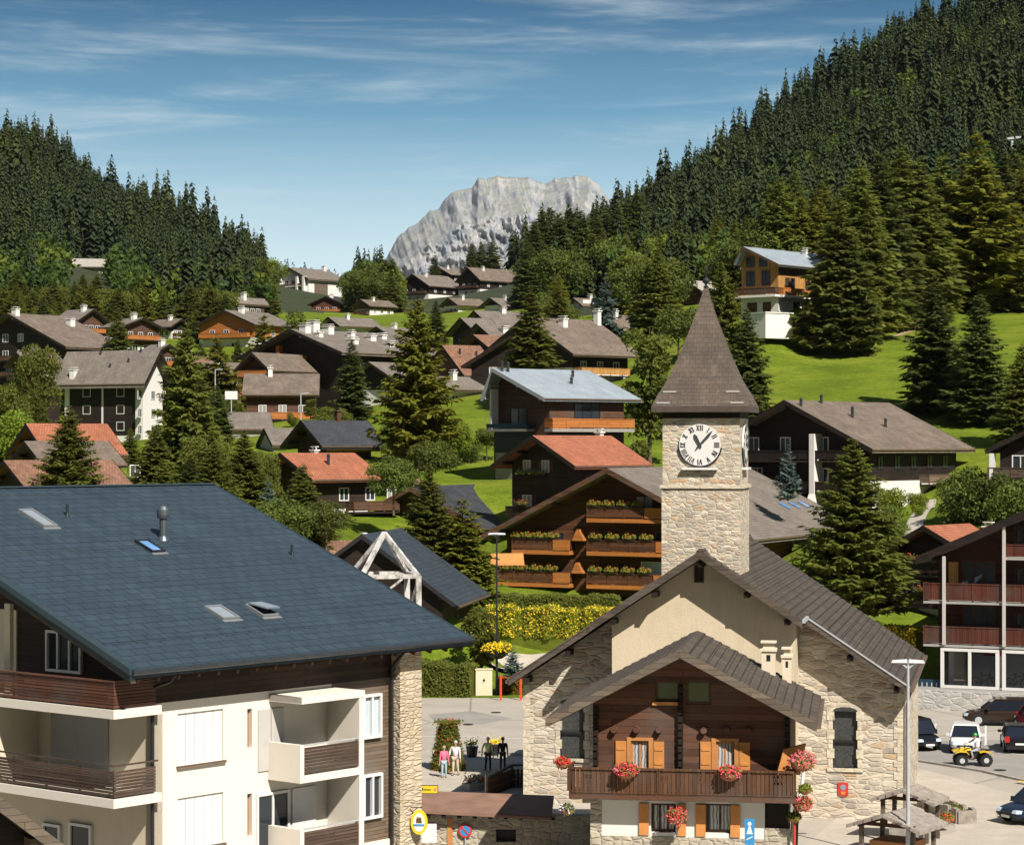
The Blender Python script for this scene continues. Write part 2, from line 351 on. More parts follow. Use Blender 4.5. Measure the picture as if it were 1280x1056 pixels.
tiles('dark_roof', (.05, .055, .065), .4, .6, .15, (.09, .09, .09), .7, .4, .02, .5)
tiles('slate_blue_roof', (.045, .06, .075), .4, .6, .12, None, .55, .3, .02, .4)
tiles('terracotta', (.42, .155, .085), .33, .26, .14, (.30, .13, .08), .85, .8, .02, .4)
tiles('old_terracotta', (.27, .145, .095), .33, .28, .2, (.2, .15, .11), .9, .8, .02, .6)
tiles('zinc_roof', (.34, .40, .45), 12, .55, .04, None, .45, .3, .02, .3)
wood('hotel_wood', (.13, .052, .024), .2, grey=.1); wood('dark_wood', (.022, .014, .011), .2); wood('log_wood', (.15, .068, .040), .26, False, .4, 7)
wood('brown_wood', (.13, .062, .035), .18); wood('rail_wood', (.125, .060, .030), .15, True, .3)
wood('orange_wood', (.56, .20, .045), .14, False, .2, grey=.08); wood('amber_wood', (.58, .30, .09), .16, True, .18, grey=.08)
wood('red_wood', (.13, .035, .022), .16); wood('red_rail', (.12, .036, .022), .12, True, .3)
wood('left_rail_wood', (.16, .065, .038), .13, False, .25); wood('grey_rail_wood', (.115, .075, .055), .11, False, .35)
wood('siding_wood', (.20, .145, .10), .13, False, .25); wood('weathered_wood', (.17, .135, .10), .2, False, .35)
wood('black_brown_wood', (.045, .026, .018), .18)
plain('shutter_orange', (.62, .26, .07), .6, 0, .12); plain('frame_orange', (.55, .24, .08), .6, 0, .12)
plain('white_paint', (.80, .79, .77), .45, 0, .05); plain('dark_metal', (.03, .03, .033), .45, .3); plain('steel', (.45, .46, .47), .35, .8, .1)
plain('galvanised', (.55, .57, .60), .5, .3, .1); plain('copper_gutter', (.25, .17, .12), .5, .5); plain('black', (.01, .01, .01), .6, 0, .1)
plain('bark', (.14, .10, .07), .95, 0, .4, 6); plain('bark_red', (.26, .16, .10), .95, 0, .35, 5)
plain('cream_paint', (.74, .66, .48), .6, 0, .06); plain('yellow_sign', (.85, .62, .02), .5, 0, .04); plain('blue_sign', (.03, .28, .62), .5, 0, .04)
plain('red_sign', (.62, .04, .03), .5, 0, .08); plain('sign_text', (.12, .06, .02), .6); plain('chimney_metal', (.09, .10, .11), .35, .7)
plain('stone_slab', (.38, .35, .31), .9, 0, .3, 3); plain('lauze', (.32, .275, .235), .9, 0, .35, 4)
plain('terracotta_pot', (.42, .17, .09), .8); plain('flower_red', (.75, .03, .03), .6, 0, .3, 9); plain('flower_pink', (.85, .14, .20), .6, 0, .3, 9)
plain('flower_yellow', (.80, .55, .01), .6, 0, .25, 9); plain('flower_white', (.7, .6, .75), .6, 0, .3, 9); plain('cloth_red', (.75, .06, .02), .8, 0, .1)
plain('blue_metal', (.02, .06, .10), .5, .3)
glass('pane'); glass('pane_curtain', curtain=(.42, .42, .40)); glass('pane_green', (.06, .075, .03), .25); glass('sky_glass', (.10, .22, .42), .15); glass('pane_pale', (.35, .42, .50), .12)
foliage('spruce_leaf', (.075, .115, .024), (.23, .255, .048), .25, 1.2, .42); foliage('dark_spruce_leaf', (.055, .090, .026), (.16, .195, .048), .25, .9, .42)
foliage('blue_spruce_leaf', (.08, .13, .12), (.20, .27, .25), .1); foliage('larch_leaf', (.10, .13, .014), (.26, .27, .035), .2, .9, .34)
foliage('broad_leaf', (.055, .095, .018), (.17, .215, .04), .25, .7); foliage('lime_leaf', (.10, .16, .015), (.26, .33, .035), .15)
foliage('hedge_leaf', (.085, .115, .02), (.20, .225, .04), .12, 2.5, .42); foliage('rusty_leaf', (.10, .06, .03), (.22, .13, .06), .1)
foliage('forest_leaf', (.014, .034, .012), (.052, .082, .024), .0, .12, .2, .02)
# ------------------------------------------------------------------ terrain: heights interpolated through surveyed points (u, v, distance)
CP = [(640,1055,100),(1280,1035,104),(640,972,120),(1280,925,135),(900,1000,113),(560,880,155),(900,880,155),(0,1056,98),(1280,888,150),(1150,880,154),(300,900,145),
 (620,797,173),(760,797,173),(900,800,170),(700,752,196),(620,752,197),(660,752,193),(575,745,192),(560,725,202),(850,750,198),(620,830,168),(1150,792,164),(1130,770,172),(1270,860,164),(1110,700,185),
 (640,600,226),(590,600,232),(585,510,285),(590,560,250),(700,645,208),(760,600,235),(775,500,285),(780,560,245),
 (1100,642,222),(1150,640,215),(1165,625,222),(1210,575,232),(1280,600,205),(1000,660,215),
 (960,505,262),(1000,440,305),(975,402,322),(1000,386,312),(950,402,306),(1100,420,318),(1190,440,300),(1280,405,330),(1220,510,262),(1010,380,338),(1100,385,345),(1280,385,350),
 (170,580,335),(50,640,200),(120,640,200),(250,640,195),(60,600,250),(50,478,440),(110,430,490),(180,430,490),(285,428,460),(420,522,355),(340,525,300),(260,560,270),
 (400,580,242),(440,636,214),(480,700,190),(500,705,198),(540,700,206),(600,690,212),(340,660,190),(540,700,165),(760,478,305),(700,480,300),(590,465,340),(560,470,360),(370,405,900),(410,400,720),(530,378,820),(660,366,720),(620,362,830),(480,400,620),
 (250,400,560),(100,345,620),(0,330,600),(0,400,520),(700,380,520),(800,380,450),(860,400,380),(900,390,380),(760,350,620),
 (0,190,860),(60,207,860),(100,235,860),(160,278,860),(210,303,865),(260,347,870),(320,385,880),(400,392,980),(470,384,1050),(640,372,980),(330,400,1300),(500,396,1300),(650,385,1300),(820,345,1300),(-60,330,1300),(1280,140,1300),(1000,230,1300),(480,386,900),(560,372,900),(430,392,1050),
 (1400,-70,840),(1280,5,840),(1160,60,840),(1100,84,845),(980,168,850),(885,225,850),(860,240,850),(830,260,850),(800,290,850),(770,334,850),(700,328,870),(735,344,860),
 (1280,260,470),(1150,300,470),(1000,325,480),(900,345,520),(1280,160,620),(1100,230,630),(950,275,640),(850,305,680),
 (1420,380,330),(1420,200,470),(-140,250,640),(-140,120,860),(-120,470,440),(-120,560,300)]
CPW = np.array([tuple(at(*c)) for c in CP] + [(-40, 60, 0), (40, 60, 0), (0, 20, 0), (-60, 110, 2), (70, 110, 0), (-70, 20, 0), (70, 20, 0), (0, 75, 0), (60, 160, 6), (-60, 160, 9)])
def _rbf(P, vals, smooth):
    n = len(P); d = np.hypot(P[:, None, 0] - P[None, :, 0], P[:, None, 1] - P[None, :, 1])
    K = d + np.eye(n) * smooth; A = np.zeros((n + 3, n + 3)); A[:n, :n] = -K; A[:n, n] = 1; A[n, :n] = 1
    A[:n, n + 1:n + 3] = P / 500; A[n + 1:n + 3, :n] = (P / 500).T
    return np.linalg.solve(A, np.concatenate([vals, [0, 0, 0]]))
_W = _rbf(CPW[:, :2], CPW[:, 2], .6)
def heights(x, y):
    x = np.asarray(x, float); y = np.asarray(y, float); out = np.full(x.shape, _W[-3]) + _W[-2] * x / 500 + _W[-1] * y / 500
    for i, (px, py, _) in enumerate(CPW): out -= _W[i] * np.hypot(x - px, y - py)
    far = np.clip((y - 1250) / 2000, 0, 1)
    out = out * (1 - far) - 60 * far
    back = np.clip((-y - 120) / 1500, 0, 1); out = np.where(y < -60, out * 0, out) + 1150 * back ** .8  # unseen hills added behind the camera, raised high to cut the sky fill
    near = np.clip((169 - y) / 6, 0, 1); core = np.clip((70 - np.abs(x)) / 10, 0, 1) * near
    out = out * (1 - core)
    return out
def gz(x, y): return float(heights(np.array([x]), np.array([y]))[0])
def is_forest(x, y, z, grow=0):
    u = CU + x / np.maximum(y, 1) * F; v = HV - (z - CAMZ) / np.maximum(y, 1) * F
    Rr = (y > 335 - grow) & (y < 1000) & (u > 655) & (u < 1500) & (v < 395) & ((v < 372) | (y > 355)) & ~((u > 930) & (u < 1045) & (y < 345)) & ~((u < 900) & (y < 430))
    Lr = (y > 420) & (y < 1000) & (u < 335) & (u > -200) & (v < 402) & ~((v > 380) & (y < 520))
    Br = (y > 600) & (y < 2000) & (u > 300) & (u < 700) & (v < 391)
    return Rr | Lr | Br | (y < -130)
def terrain():
    ys = np.concatenate([np.linspace(-2400, -70, 26), np.arange(-60, 360, 2.5), np.arange(360, 1100, 9), np.geomspace(1100, 8500, 22)])
    nx = 190; V = []; 
    for y in ys:
        hw = max(75, abs(y) * (.36 if y > 0 else 1.6)) + 30
        xs = np.linspace(-hw, hw, nx); z = heights(xs, np.full(nx, y))
        V.append(np.stack([xs, np.full(nx, y), z], 1))
    V = np.concatenate(V); n = len(ys)
    i = np.arange(n - 1)[:, None] * nx + np.arange(nx - 1)[None, :]; i = i.ravel()
    Q = np.stack([i, i + 1, i + nx + 1, i + nx], 1)
    C_ = V[Q].mean(1); o = np_mesh('ground', V, Q, ['grass', 'forest_floor'], None, is_forest(C_[:, 0], C_[:, 1], C_[:, 2], 8).astype(int)); tag(o, kind='structure')
    o.data.polygons.foreach_set('use_smooth', [True] * len(Q))
m, t, b = newmat('grass'); tc = nd(t, 'ShaderNodeTexCoord').outputs['Object']
g1 = noise(t, tc, .09, 6, .65); g2 = noise(t, tc, 2.2, 5, .8); g3 = noise(t, mapping(t, tc, (1, 2.5, 1)), .55, 4, .6)
col = ramp(t, g1, [(.32, (.095, .14, .012)), (.5, (.145, .20, .018)), (.62, (.19, .235, .026)), (.75, (.23, .24, .045))])
col = mixc(t, .75, col, ramp(t, g2, [(.3, (.55, .6, .5)), (.7, (1.4, 1.35, 1.3))]), 'MULTIPLY')
col = mixc(t, .5, col, ramp(t, g3, [(.35, (.66, .74, .6)), (.65, (1.3, 1.2, 1.25))]), 'MULTIPLY')
# mown terraces follow the slope
wv = nd(t, 'ShaderNodeTexWave'); wv.bands_direction = 'Z'; wv.inputs['Scale'].default_value = .28; wv.inputs['Distortion'].default_value = 3; wv.inputs['Detail'].default_value = 2; wv.inputs['Detail Scale'].default_value = .4; t.links.new(tc, wv.inputs['Vector'])
col = mixc(t, .25, col, ramp(t, wv.outputs[0], [(0, (.72, .78, .7)), (1, (1.1, 1.1, 1.1))]), 'MULTIPLY')
t.links.new(col, b.inputs['Base Color']); b.inputs['Roughness'].default_value = 1; b.inputs['Specular IOR Level'].default_value = .1; bump(t, b, g2, 1.0, .12)
terrain()

m, t, b = newmat('asphalt'); tc = nd(t, 'ShaderNodeTexCoord').outputs['Object']
col = ramp(t, noise(t, tc, .25, 7, .7), [(.3, (.37, .335, .285)), (.7, (.48, .44, .375))])
col = mixc(t, .5, col, ramp(t, noise(t, tc, 9, 4, .8), [(.3, (.8, .8, .8)), (.7, (1.2, 1.2, 1.2))]), 'MULTIPLY')
vo = nd(t, 'ShaderNodeTexVoronoi', feature='DISTANCE_TO_EDGE'); vo.inputs['Scale'].default_value = .11; t.links.new(mapping(t, tc, (1, .6, 1), (0, 0, .5)), vo.inputs['Vector'])
col = mixc(t, ramp(t, vo.outputs['Distance'], [(0, (.6, .6, .6)), (.012, (0, 0, 0))]), col, (.12, .115, .11))
t.links.new(col, b.inputs['Base Color']); b.inputs['Roughness'].default_value = .9; b.inputs['Specular IOR Level'].default_value = .25
m, t, b = newmat('dark_asphalt'); tc = nd(t, 'ShaderNodeTexCoord').outputs['Object']
col = ramp(t, noise(t, tc, .5, 7, .7), [(.3, (.27, .25, .225)), (.7, (.36, .335, .30))]); t.links.new(col, b.inputs['Base Color']); b.inputs['Roughness'].default_value = .9
m, t, b = newmat('paving'); tc = nd(t, 'ShaderNodeTexCoord').outputs['Object']
col = ramp(t, noise(t, tc, .7, 7, .7), [(.3, (.44, .39, .32)), (.7, (.56, .50, .42))])
col = mixc(t, .4, col, ramp(t, noise(t, tc, 6, 4, .8), [(.3, (.7, .7, .7)), (.7, (1.2, 1.2, 1.2))]), 'MULTIPLY')
t.links.new(col, b.inputs['Base Color']); b.inputs['Roughness'].default_value = .95
plain('forest_floor', (.030, .042, .014), 1, 0, .4, .3)
plain('road_paint', (.72, .71, .68), .8, 0, .2, 5); plain('yellow_paint', (.72, .50, .06), .8, 0, .2, 5)
def sheet(name, pts, z, mat, th=.004):
    mb = MB(); mb.poly([(x, y, z) for x, y in pts]); o = mb.build(name, mat); tag(o, kind='structure'); return o
def gpt(u, v, z=0):
    Y = (CAMZ - z) * F / (v - HV); return ((u - CU) / F * Y, Y)
sheet('square', [(-68, 20), (68, 20), (68, 158), (-68, 158)], .02, 'asphalt')
# darker travelled road crossing the square on the right and behind the people
sheet('road', [gpt(1125, 945), gpt(1330, 985), gpt(1400, 950), gpt(1400, 925), gpt(1200, 925), gpt(1125, 930)][::-1], .028, 'dark_asphalt')
sheet('forecourt', [gpt(400, 958), gpt(560, 950), gpt(660, 962), gpt(640, 1010), gpt(400, 1030)][::-1], .03, 'paving')
sheet('parking_apron', [gpt(1000, 1062), gpt(1090, 985), gpt(1140, 958), gpt(1330, 1010), gpt(1330, 1062)][::-1], .03, 'paving')
def ribbon(name, pts, wd, mat, lift=.07):
    V = []
    P_r = [Vector((a, b, 0)) for a, b in pts]; fine = []
    for a, b in zip(P_r[:-1], P_r[1:]):
        k = max(1, int((b - a).length / 1.2)); fine += [a.lerp(b, i / k) for i in range(k)]
    fine.append(P_r[-1]); nn = 5
    for i, p in enumerate(fine):
        d = (fine[min(i + 1, len(fine) - 1)] - fine[max(i - 1, 0)]).normalized(); n = Vector((-d.y, d.x, 0))
        for j in range(nn): q = p + n * wd * (j / (nn - 1) - .5); V.append((q.x, q.y, gz(q.x, q.y) + lift))
    i = (np.arange(len(fine) - 1)[:, None] * nn + np.arange(nn - 1)[None, :]).ravel()
    o = np_mesh(name, V, np.stack([i + nn, i + nn + 1, i + 1, i], 1), mat); tag(o, kind='structure')
def wp(u, Y): return ((u - CU) / F * Y, Y)
ribbon('path', [wp(590, 168), wp(640, 168.5), wp(700, 169), wp(800, 170)], 4.5, 'paving', .1)
ribbon('path', [wp(1130, 161), wp(1160, 160), wp(1175, 157)], 5.0, 'paving', .1)
ribbon('path', [wp(1135, 188), wp(1142, 200), wp(1156, 212), wp(1160, 222)], 1.6, 'paving', .1)
ribbon('field_path', [wp(1030, 303), wp(1075, 310), wp(1120, 318), wp(1160, 327)], 1.1, 'bare_earth', .08)
plain('bare_earth', (.30, .22, .13), 1, 0, .3, 2)
# kerbs and painted edge lines
def strip(name, pts, wd, z0, z1, mat):
    mb = MB()
    for a, b_ in zip(pts[:-1], pts[1:]):
        A = Vector((a[0], a[1], 0)); B = Vector((b_[0], b_[1], 0)); n = Vector((-(B - A).y, (B - A).x, 0)).normalized() * wd / 2
        mb.hull8([A - n + Vector((0, 0, z0)), B - n + Vector((0, 0, z0)), B + n + Vector((0, 0, z0)), A + n + Vector((0, 0, z0)), A - n + Vector((0, 0, z1)), B - n + Vector((0, 0, z1)), B + n + Vector((0, 0, z1)), A + n + Vector((0, 0, z1))])
    o = mb.build(name, mat); tag(o, kind='structure'); return o
strip('kerb', [gpt(400, 941), gpt(560, 938), gpt(660, 945)], .3, 0, .13, 'stone_slab')
strip('kerb', [gpt(1125, 948), gpt(1230, 965), gpt(1330, 988)], .3, 0, .12, 'stone_slab')
strip('road_marking', [gpt(480, 922), gpt(560, 920), gpt(655, 924)], .14, .03, .034, 'road_paint')
strip('road_marking', [gpt(1272, 979), gpt(1330, 988)], .3, .14, .144, 'yellow_paint')
strip('road_marking', [gpt(1180, 932), gpt(1330, 950)], .13, .034, .038, 'road_paint')

# distant limestone massif, real relief some kilometres away
def mountain():
    D = 6500.0
    prof = [(380,372),(430,352),(470,338),(484,325),(492,310),(505,293),(520,282),(540,268),(556,252),(572,243),(590,240),(598,228),(612,223),(625,226),(640,228),(660,228),(680,232),(690,229),(705,227),(720,220),(735,223),(748,231),(756,243),(765,252),(790,258),(830,262),(900,300),(1000,340)]
    pu = np.array([p[0] for p in prof], float); pv = np.array([p[1] for p in prof], float)
    nx, ny = 760, 280
    us = np.linspace(360, 1020, nx); top = CAMZ - (np.interp(us, pu, pv) - HV) / F * D
    def fn(x, y, sc, seed, oct=6, ridged=True):
        r = np.random.default_rng(seed); out = np.zeros_like(x); amp = 1; tot = 0
        for o in range(oct):
            g = r.random((64, 64)); xx = (x * sc) % 64; yy = (y * sc) % 64
            x0 = np.floor(xx).astype(int); y0 = np.floor(yy).astype(int); fx = xx - x0; fy = yy - y0; fx = fx * fx * (3 - 2 * fx); fy = fy * fy * (3 - 2 * fy)
            x1 = (x0 + 1) % 64; y1 = (y0 + 1) % 64; x0 %= 64; y0 %= 64
            v = (g[x0, y0] * (1 - fx) + g[x1, y0] * fx) * (1 - fy) + (g[x0, y1] * (1 - fx) + g[x1, y1] * fx) * fy
            v = 1 - np.abs(2 * v - 1) if ridged else v
            out += amp * v; tot += amp; amp *= .55; sc *= 2.03
        return out / tot
    T = np.linspace(0, 1, ny)
    U, TT = np.meshgrid(us, T)
    X0 = (U - CU) / F * D; topg = np.interp(U, us, top)
    zb = -300.0
    Z = zb + (topg - zb) * TT
    # a steep face: depth grows backwards towards the crest, carved by gullies and ledges
    depth = D - 1500 * (1 - TT) ** 1.15
    gul = fn(X0 + 200 * fn(X0, Z, 1 / 500, 5, 3), Z * .30, 1 / 300, 11); fine = fn(X0 + .3 * Z, Z * .6, 1 / 80, 23)
    ledge = fn(X0 * .25, Z + .15 * X0, 1 / 160, 31)
    fade = np.clip((1 - TT) * 9, 0, 1)
    depth = depth - (gul * 400 + fine * 210 + ledge * 150) * (.15 + .85 * fade) 
    Zn = Z + (fine - .5) * 40 * np.clip(TT * 3, 0, 1) * (1 - fade * .3)
    X = X0 * depth / D
    # put the crest back on its sight line
    Zn = CAMZ + (Zn - CAMZ) * (1 - (1 - depth / D) * np.clip(TT, 0, 1) ** 2)
    front = np.stack([X, depth, Zn], 2)
    back = np.stack([X0[-1:] , np.full((1, nx), D + 1800.0), np.full((1, nx), zb)], 2)
    V = np.concatenate([front, back], 0); n = ny + 1
    i = (np.arange(n - 1)[:, None] * nx + np.arange(nx - 1)[None, :]).ravel()
    o = np_mesh('mountain', V.reshape(-1, 3), np.stack([i, i + 1, i + nx + 1, i + nx], 1), 'limestone'); tag(o, kind='structure')
m, t, b = newmat('limestone'); tc = nd(t, 'ShaderNodeTexCoord').outputs['Object']
n1 = noise(t, mapping(t, tc, (1, 1, .35), (0, .3, 0)), .009, 9, .75, .4)
col = ramp(t, n1, [(.36, (.20, .24, .29)), (.46, (.36, .37, .39)), (.60, (.47, .455, .43))])
geo = nd(t, 'ShaderNodeNewGeometry'); sz = nd(t, 'ShaderNodeSeparateXYZ'); t.links.new(geo.outputs['Normal'], sz.inputs[0])
gr = ramp(t, sz.outputs[2], [(.86, (0, 0, 0)), (.97, (.5, .5, .5))]); col = mixc(t, gr, col, (.17, .20, .11))
n2 = noise(t, tc, .03, 7, .75); col = mixc(t, .6, col, ramp(t, n2, [(.35, (.72, .75, .80)), (.65, (1.15, 1.15, 1.15))]), 'MULTIPLY')
t.links.new(col, b.inputs['Base Color']); b.inputs['Roughness'].default_value = 1; b.inputs['Specular IOR Level'].default_value = .1; bump(t, b, n2, .6, 14)
mountain()
# ------------------------------------------------------------------ trees
def kite(P, Dv, Sv, ln, wd):
    """rhombus leaves: centre base P, direction D, side S -> 4 verts each"""
    a = P; c = P + Dv * ln[:, None]; mid = P + Dv * (ln * .5)[:, None]
    return np.stack([a, mid + Sv * wd[:, None], c, mid - Sv * wd[:, None]], 1)
def unit(v): return v / np.maximum(np.linalg.norm(v, axis=-1, keepdims=True), 1e-9)
def spruce_geo(seed, H=1.0, Rr=.2, whorls=26, nb=8, steps=8, droop=.35, open_=0.0, base=.05, lw=1.0, powr=.8, lf=1.0):
    """conifer crown of unit height built from drooping sprays of twigs"""
    r = np.random.default_rng(seed); out = []
    for wi in range(whorls):
        f = (wi + r.random() * .6) / whorls; z = base + (1 - base) * f ** .92
        rad = Rr * (1 - f) ** powr * (1 if f > .12 else .75 + 2 * f)
        n = max(4, int(nb * (.6 + .5 * (1 - f))))
        for b in range(n):
            if r.random() < open_: continue
            az = 2 * math.pi * (b + r.random() * .9) / n; ln = rad * r.uniform(.5, 1.22) + .012
            dv = np.array([math.cos(az), math.sin(az), 0]); up = .35 * f - droop * (1 - f) * r.uniform(.6, 1.3)
            K = max(3, int(steps * (.35 + .65 * (1 - f)))); s = (np.arange(K) + .6) / K
            sp_ = dv[None] * (s * ln)[:, None]; sp_[:, 2] = up * ln * s + .28 * ln * s ** 2 * (1 - f)
            sp_[:, 2] += z + r.normal(0, .55 / whorls)
            side = np.array([-dv[1], dv[0], 0])
            for sg in (-1, 1, 0):
                if sg: d = unit(dv[None] * .75 + side[None] * sg * .8 + np.array([0, 0, -.32]) + r.normal(0, .16, (K, 3)))
                else: d = unit(dv[None] * .9 + np.array([0, 0, -.1]) + r.normal(0, .2, (K, 3)))
                l = ln * (.54 * (1 - s * .5)) * r.uniform(.7, 1.25, K) + .010; l = l * lf
                if not sg: l *= .7
                ss = unit(np.cross(d, np.array([0, 0, 1.0])) + r.normal(0, .35, (K, 3)))
                out.append(kite(sp_, d, ss, l, l * .21 * lw + .002))
            # twigs hanging below the bough
            d = unit(np.array([[0, 0, -1.0]]) + dv[None] * .25 + r.normal(0, .3, (K, 3)))
            out.append(kite(sp_, d, unit(np.cross(d, dv[None] + r.normal(0, .3, (K, 3)))), .16 * ln * r.uniform(.6, 1.3, K) + .006, .04 * ln * np.ones(K) * lw + .0012))
    # leader
    top = np.array([[0, 0, .965]] * 4); d = unit(np.array([[.2, 0, 1], [-.2, 0, 1], [0, .2, 1], [0, 0, 1.]]))
    out.append(kite(top, d, unit(np.cross(d, np.array([[0, 1., 0]] * 4) + .1)), np.array([.03] * 4), np.array([.004] * 4)))
    A = np.concatenate(out); return A.reshape(-1, 3)
def broad_geo(seed, Rr=.36, lobes=18, n=6500, size=.0145, zc=.6, zr=.4, trunk_gap=.18):
    r = np.random.default_rng(seed); C = []
    for i in range(lobes):
        d = unit(r.normal(0, 1, 3)); k = r.random() ** .5 * .72
        C.append([d[0] * Rr * k, d[1] * Rr * k, zc + d[2] * zr * k, r.uniform(.3, .5) * Rr])
    C = np.array(C); idx = r.integers(0, lobes, n); d = unit(r.normal(0, 1, (n, 3))); d[:, 2] = np.abs(d[:, 2]) * np.where(r.random(n) < .75, 1, -1)
    rr = C[idx, 3] * r.uniform(.72, 1.08, n); P = C[idx, :3] + d * rr[:, None]; P[:, 2] = np.maximum(P[:, 2], trunk_gap * r.uniform(.8, 1.4, n))
    dd = unit(r.normal(0, 1, (n, 3)) + d * .4); ss = unit(np.cross(dd, d + r.normal(0, .4, (n, 3)))); l = size * r.uniform(.7, 1.5, n)
    return kite(P, dd, ss, l * 2, l * .75).reshape(-1, 3)
PROTO = {}
def proto(kind, seed, A, leaf, trunk='bark', tr=.014, th=.93, limbs=0):
    q = np.arange(len(A)).reshape(-1, 4)
    crown = np_mesh('crown', A, q, leaf, lk=False)
    mb = MB(); mb.cyl((0, 0, -.06), (0, 0, .3), tr * 1.25, tr * .85, 8); mb.cyl((0, 0, .3), (0, 0, th), tr * .85, tr * .12, 7)
    r = random.Random(seed)
    for i in range(limbs):
        a = r.uniform(0, 6.28); z = r.uniform(.22, .5); ln = r.uniform(.16, .3)
        mb.cyl((0, 0, z), (math.cos(a) * ln, math.sin(a) * ln, z + r.uniform(.08, .22)), tr * .45, tr * .12, 6)
    tk = mb.build('trunk', trunk); scene.collection.objects.unlink(tk)
    PROTO.setdefault(kind, []).append((crown.data, tk.data))
for s in range(3): proto('spruce', s, spruce_geo(s, Rr=.215, whorls=38, nb=13, steps=9), 'spruce_leaf')
for s in range(2): proto('dark_spruce', s, spruce_geo(10 + s, Rr=.2, whorls=40, nb=13, steps=8, droop=.45), 'dark_spruce_leaf')
proto('big_spruce', 5, spruce_geo(21, Rr=.28, whorls=44, nb=16, steps=15, lf=.7, droop=.42, open_=.05, base=.04, powr=.75), 'spruce_leaf')
proto('open_spruce', 6, spruce_geo(22, Rr=.25, whorls=32, nb=13, steps=15, lf=.7, droop=.32, open_=.10, base=.16, powr=.62), 'larch_leaf', 'bark_red', .016)
proto('larch', 7, spruce_geo(23, Rr=.21, whorls=30, nb=10, steps=9, droop=.15, open_=.15, base=.12, lw=1.1), 'larch_leaf')
proto('blue_spruce', 8, spruce_geo(24, Rr=.27, whorls=17, nb=9, steps=9, droop=.05, base=.04, lw=1.2), 'blue_spruce_leaf')
proto('rusty', 9, spruce_geo(25, Rr=.2, whorls=16, nb=6, steps=6, droop=.1, open_=.3, base=.1), 'rusty_leaf')
for s in range(3): proto('broadleaf', 30 + s, broad_geo(30 + s), 'broad_leaf', limbs=7)
proto('olive_broad', 47, broad_geo(47, .33, 20, 8000, .0125, .56, .44, .1), 'hedge_leaf', limbs=7)
proto('lime', 40, broad_geo(40, .38, 16, 5600, .015), 'lime_leaf', limbs=6)
proto('column', 41, broad_geo(41, .19, 26, 8000, .012, .5, .66, .02), 'hedge_leaf')
proto('round_bush', 42, broad_geo(42, .5, 18, 3600, .028, .45, .6, .0), 'hedge_leaf', tr=.03, th=.5)
proto('bush', 43, broad_geo(43, .6, 20, 5200, .024, .42, .6, .0), 'broad_leaf', tr=.03, th=.5)
proto('lime_bush', 44, broad_geo(44, .6, 18, 4800, .024, .42, .6, .0), 'lime_leaf', tr=.03, th=.5)
proto('olive_spruce', 45, spruce_geo(46, Rr=.27, whorls=42, nb=17, steps=15, lf=.62, droop=.25, base=.04), 'hedge_leaf')
NAMES = {'spruce': 'spruce_tree', 'dark_spruce': 'spruce_tree', 'big_spruce': 'spruce_tree', 'open_spruce': 'pine_tree', 'larch': 'larch_tree', 'blue_spruce': 'blue_spruce_tree', 'rusty': 'dying_spruce_tree', 'broadleaf': 'broadleaf_tree', 'lime': 'broadleaf_tree', 'olive_broad': 'broadleaf_tree', 'column': 'columnar_shrub', 'round_bush': 'clipped_shrub', 'bush': 'shrub', 'lime_bush': 'shrub', 'olive_spruce': 'spruce_tree'}
ncount = 0
def tree(kind, x, y, h, label, group=None, wide=1.0, zb=None, parts=True):
    global ncount; ncount += 1
    cr, tk = PROTO[kind][ncount % len(PROTO[kind])]
    z = gz(x, y) if zb is None else zb
    bushy = 'bush' in kind or kind == 'column'
    t_ = thing(NAMES[kind], label, 'shrub' if bushy else 'tree', (x, y, z), random.uniform(0, 6.28), group)
    t_.scale = (h * wide, h * wide, h)
    link(bpy.data.objects.new('crown', cr), t_); link(bpy.data.objects.new('trunk' if not bushy else 'stem', tk), t_)
    return t_
def tree_px(kind, u, vtop, Y, label, group=None, wide=1.0, vbase=None):
    P = at(u, vtop, Y); z = gz(P.x, P.y)
    if vbase is not None: z = at(u, vbase, Y).z
    return tree(kind, P.x, P.y, max(1.0, P.z - z), label, group, wide, z)
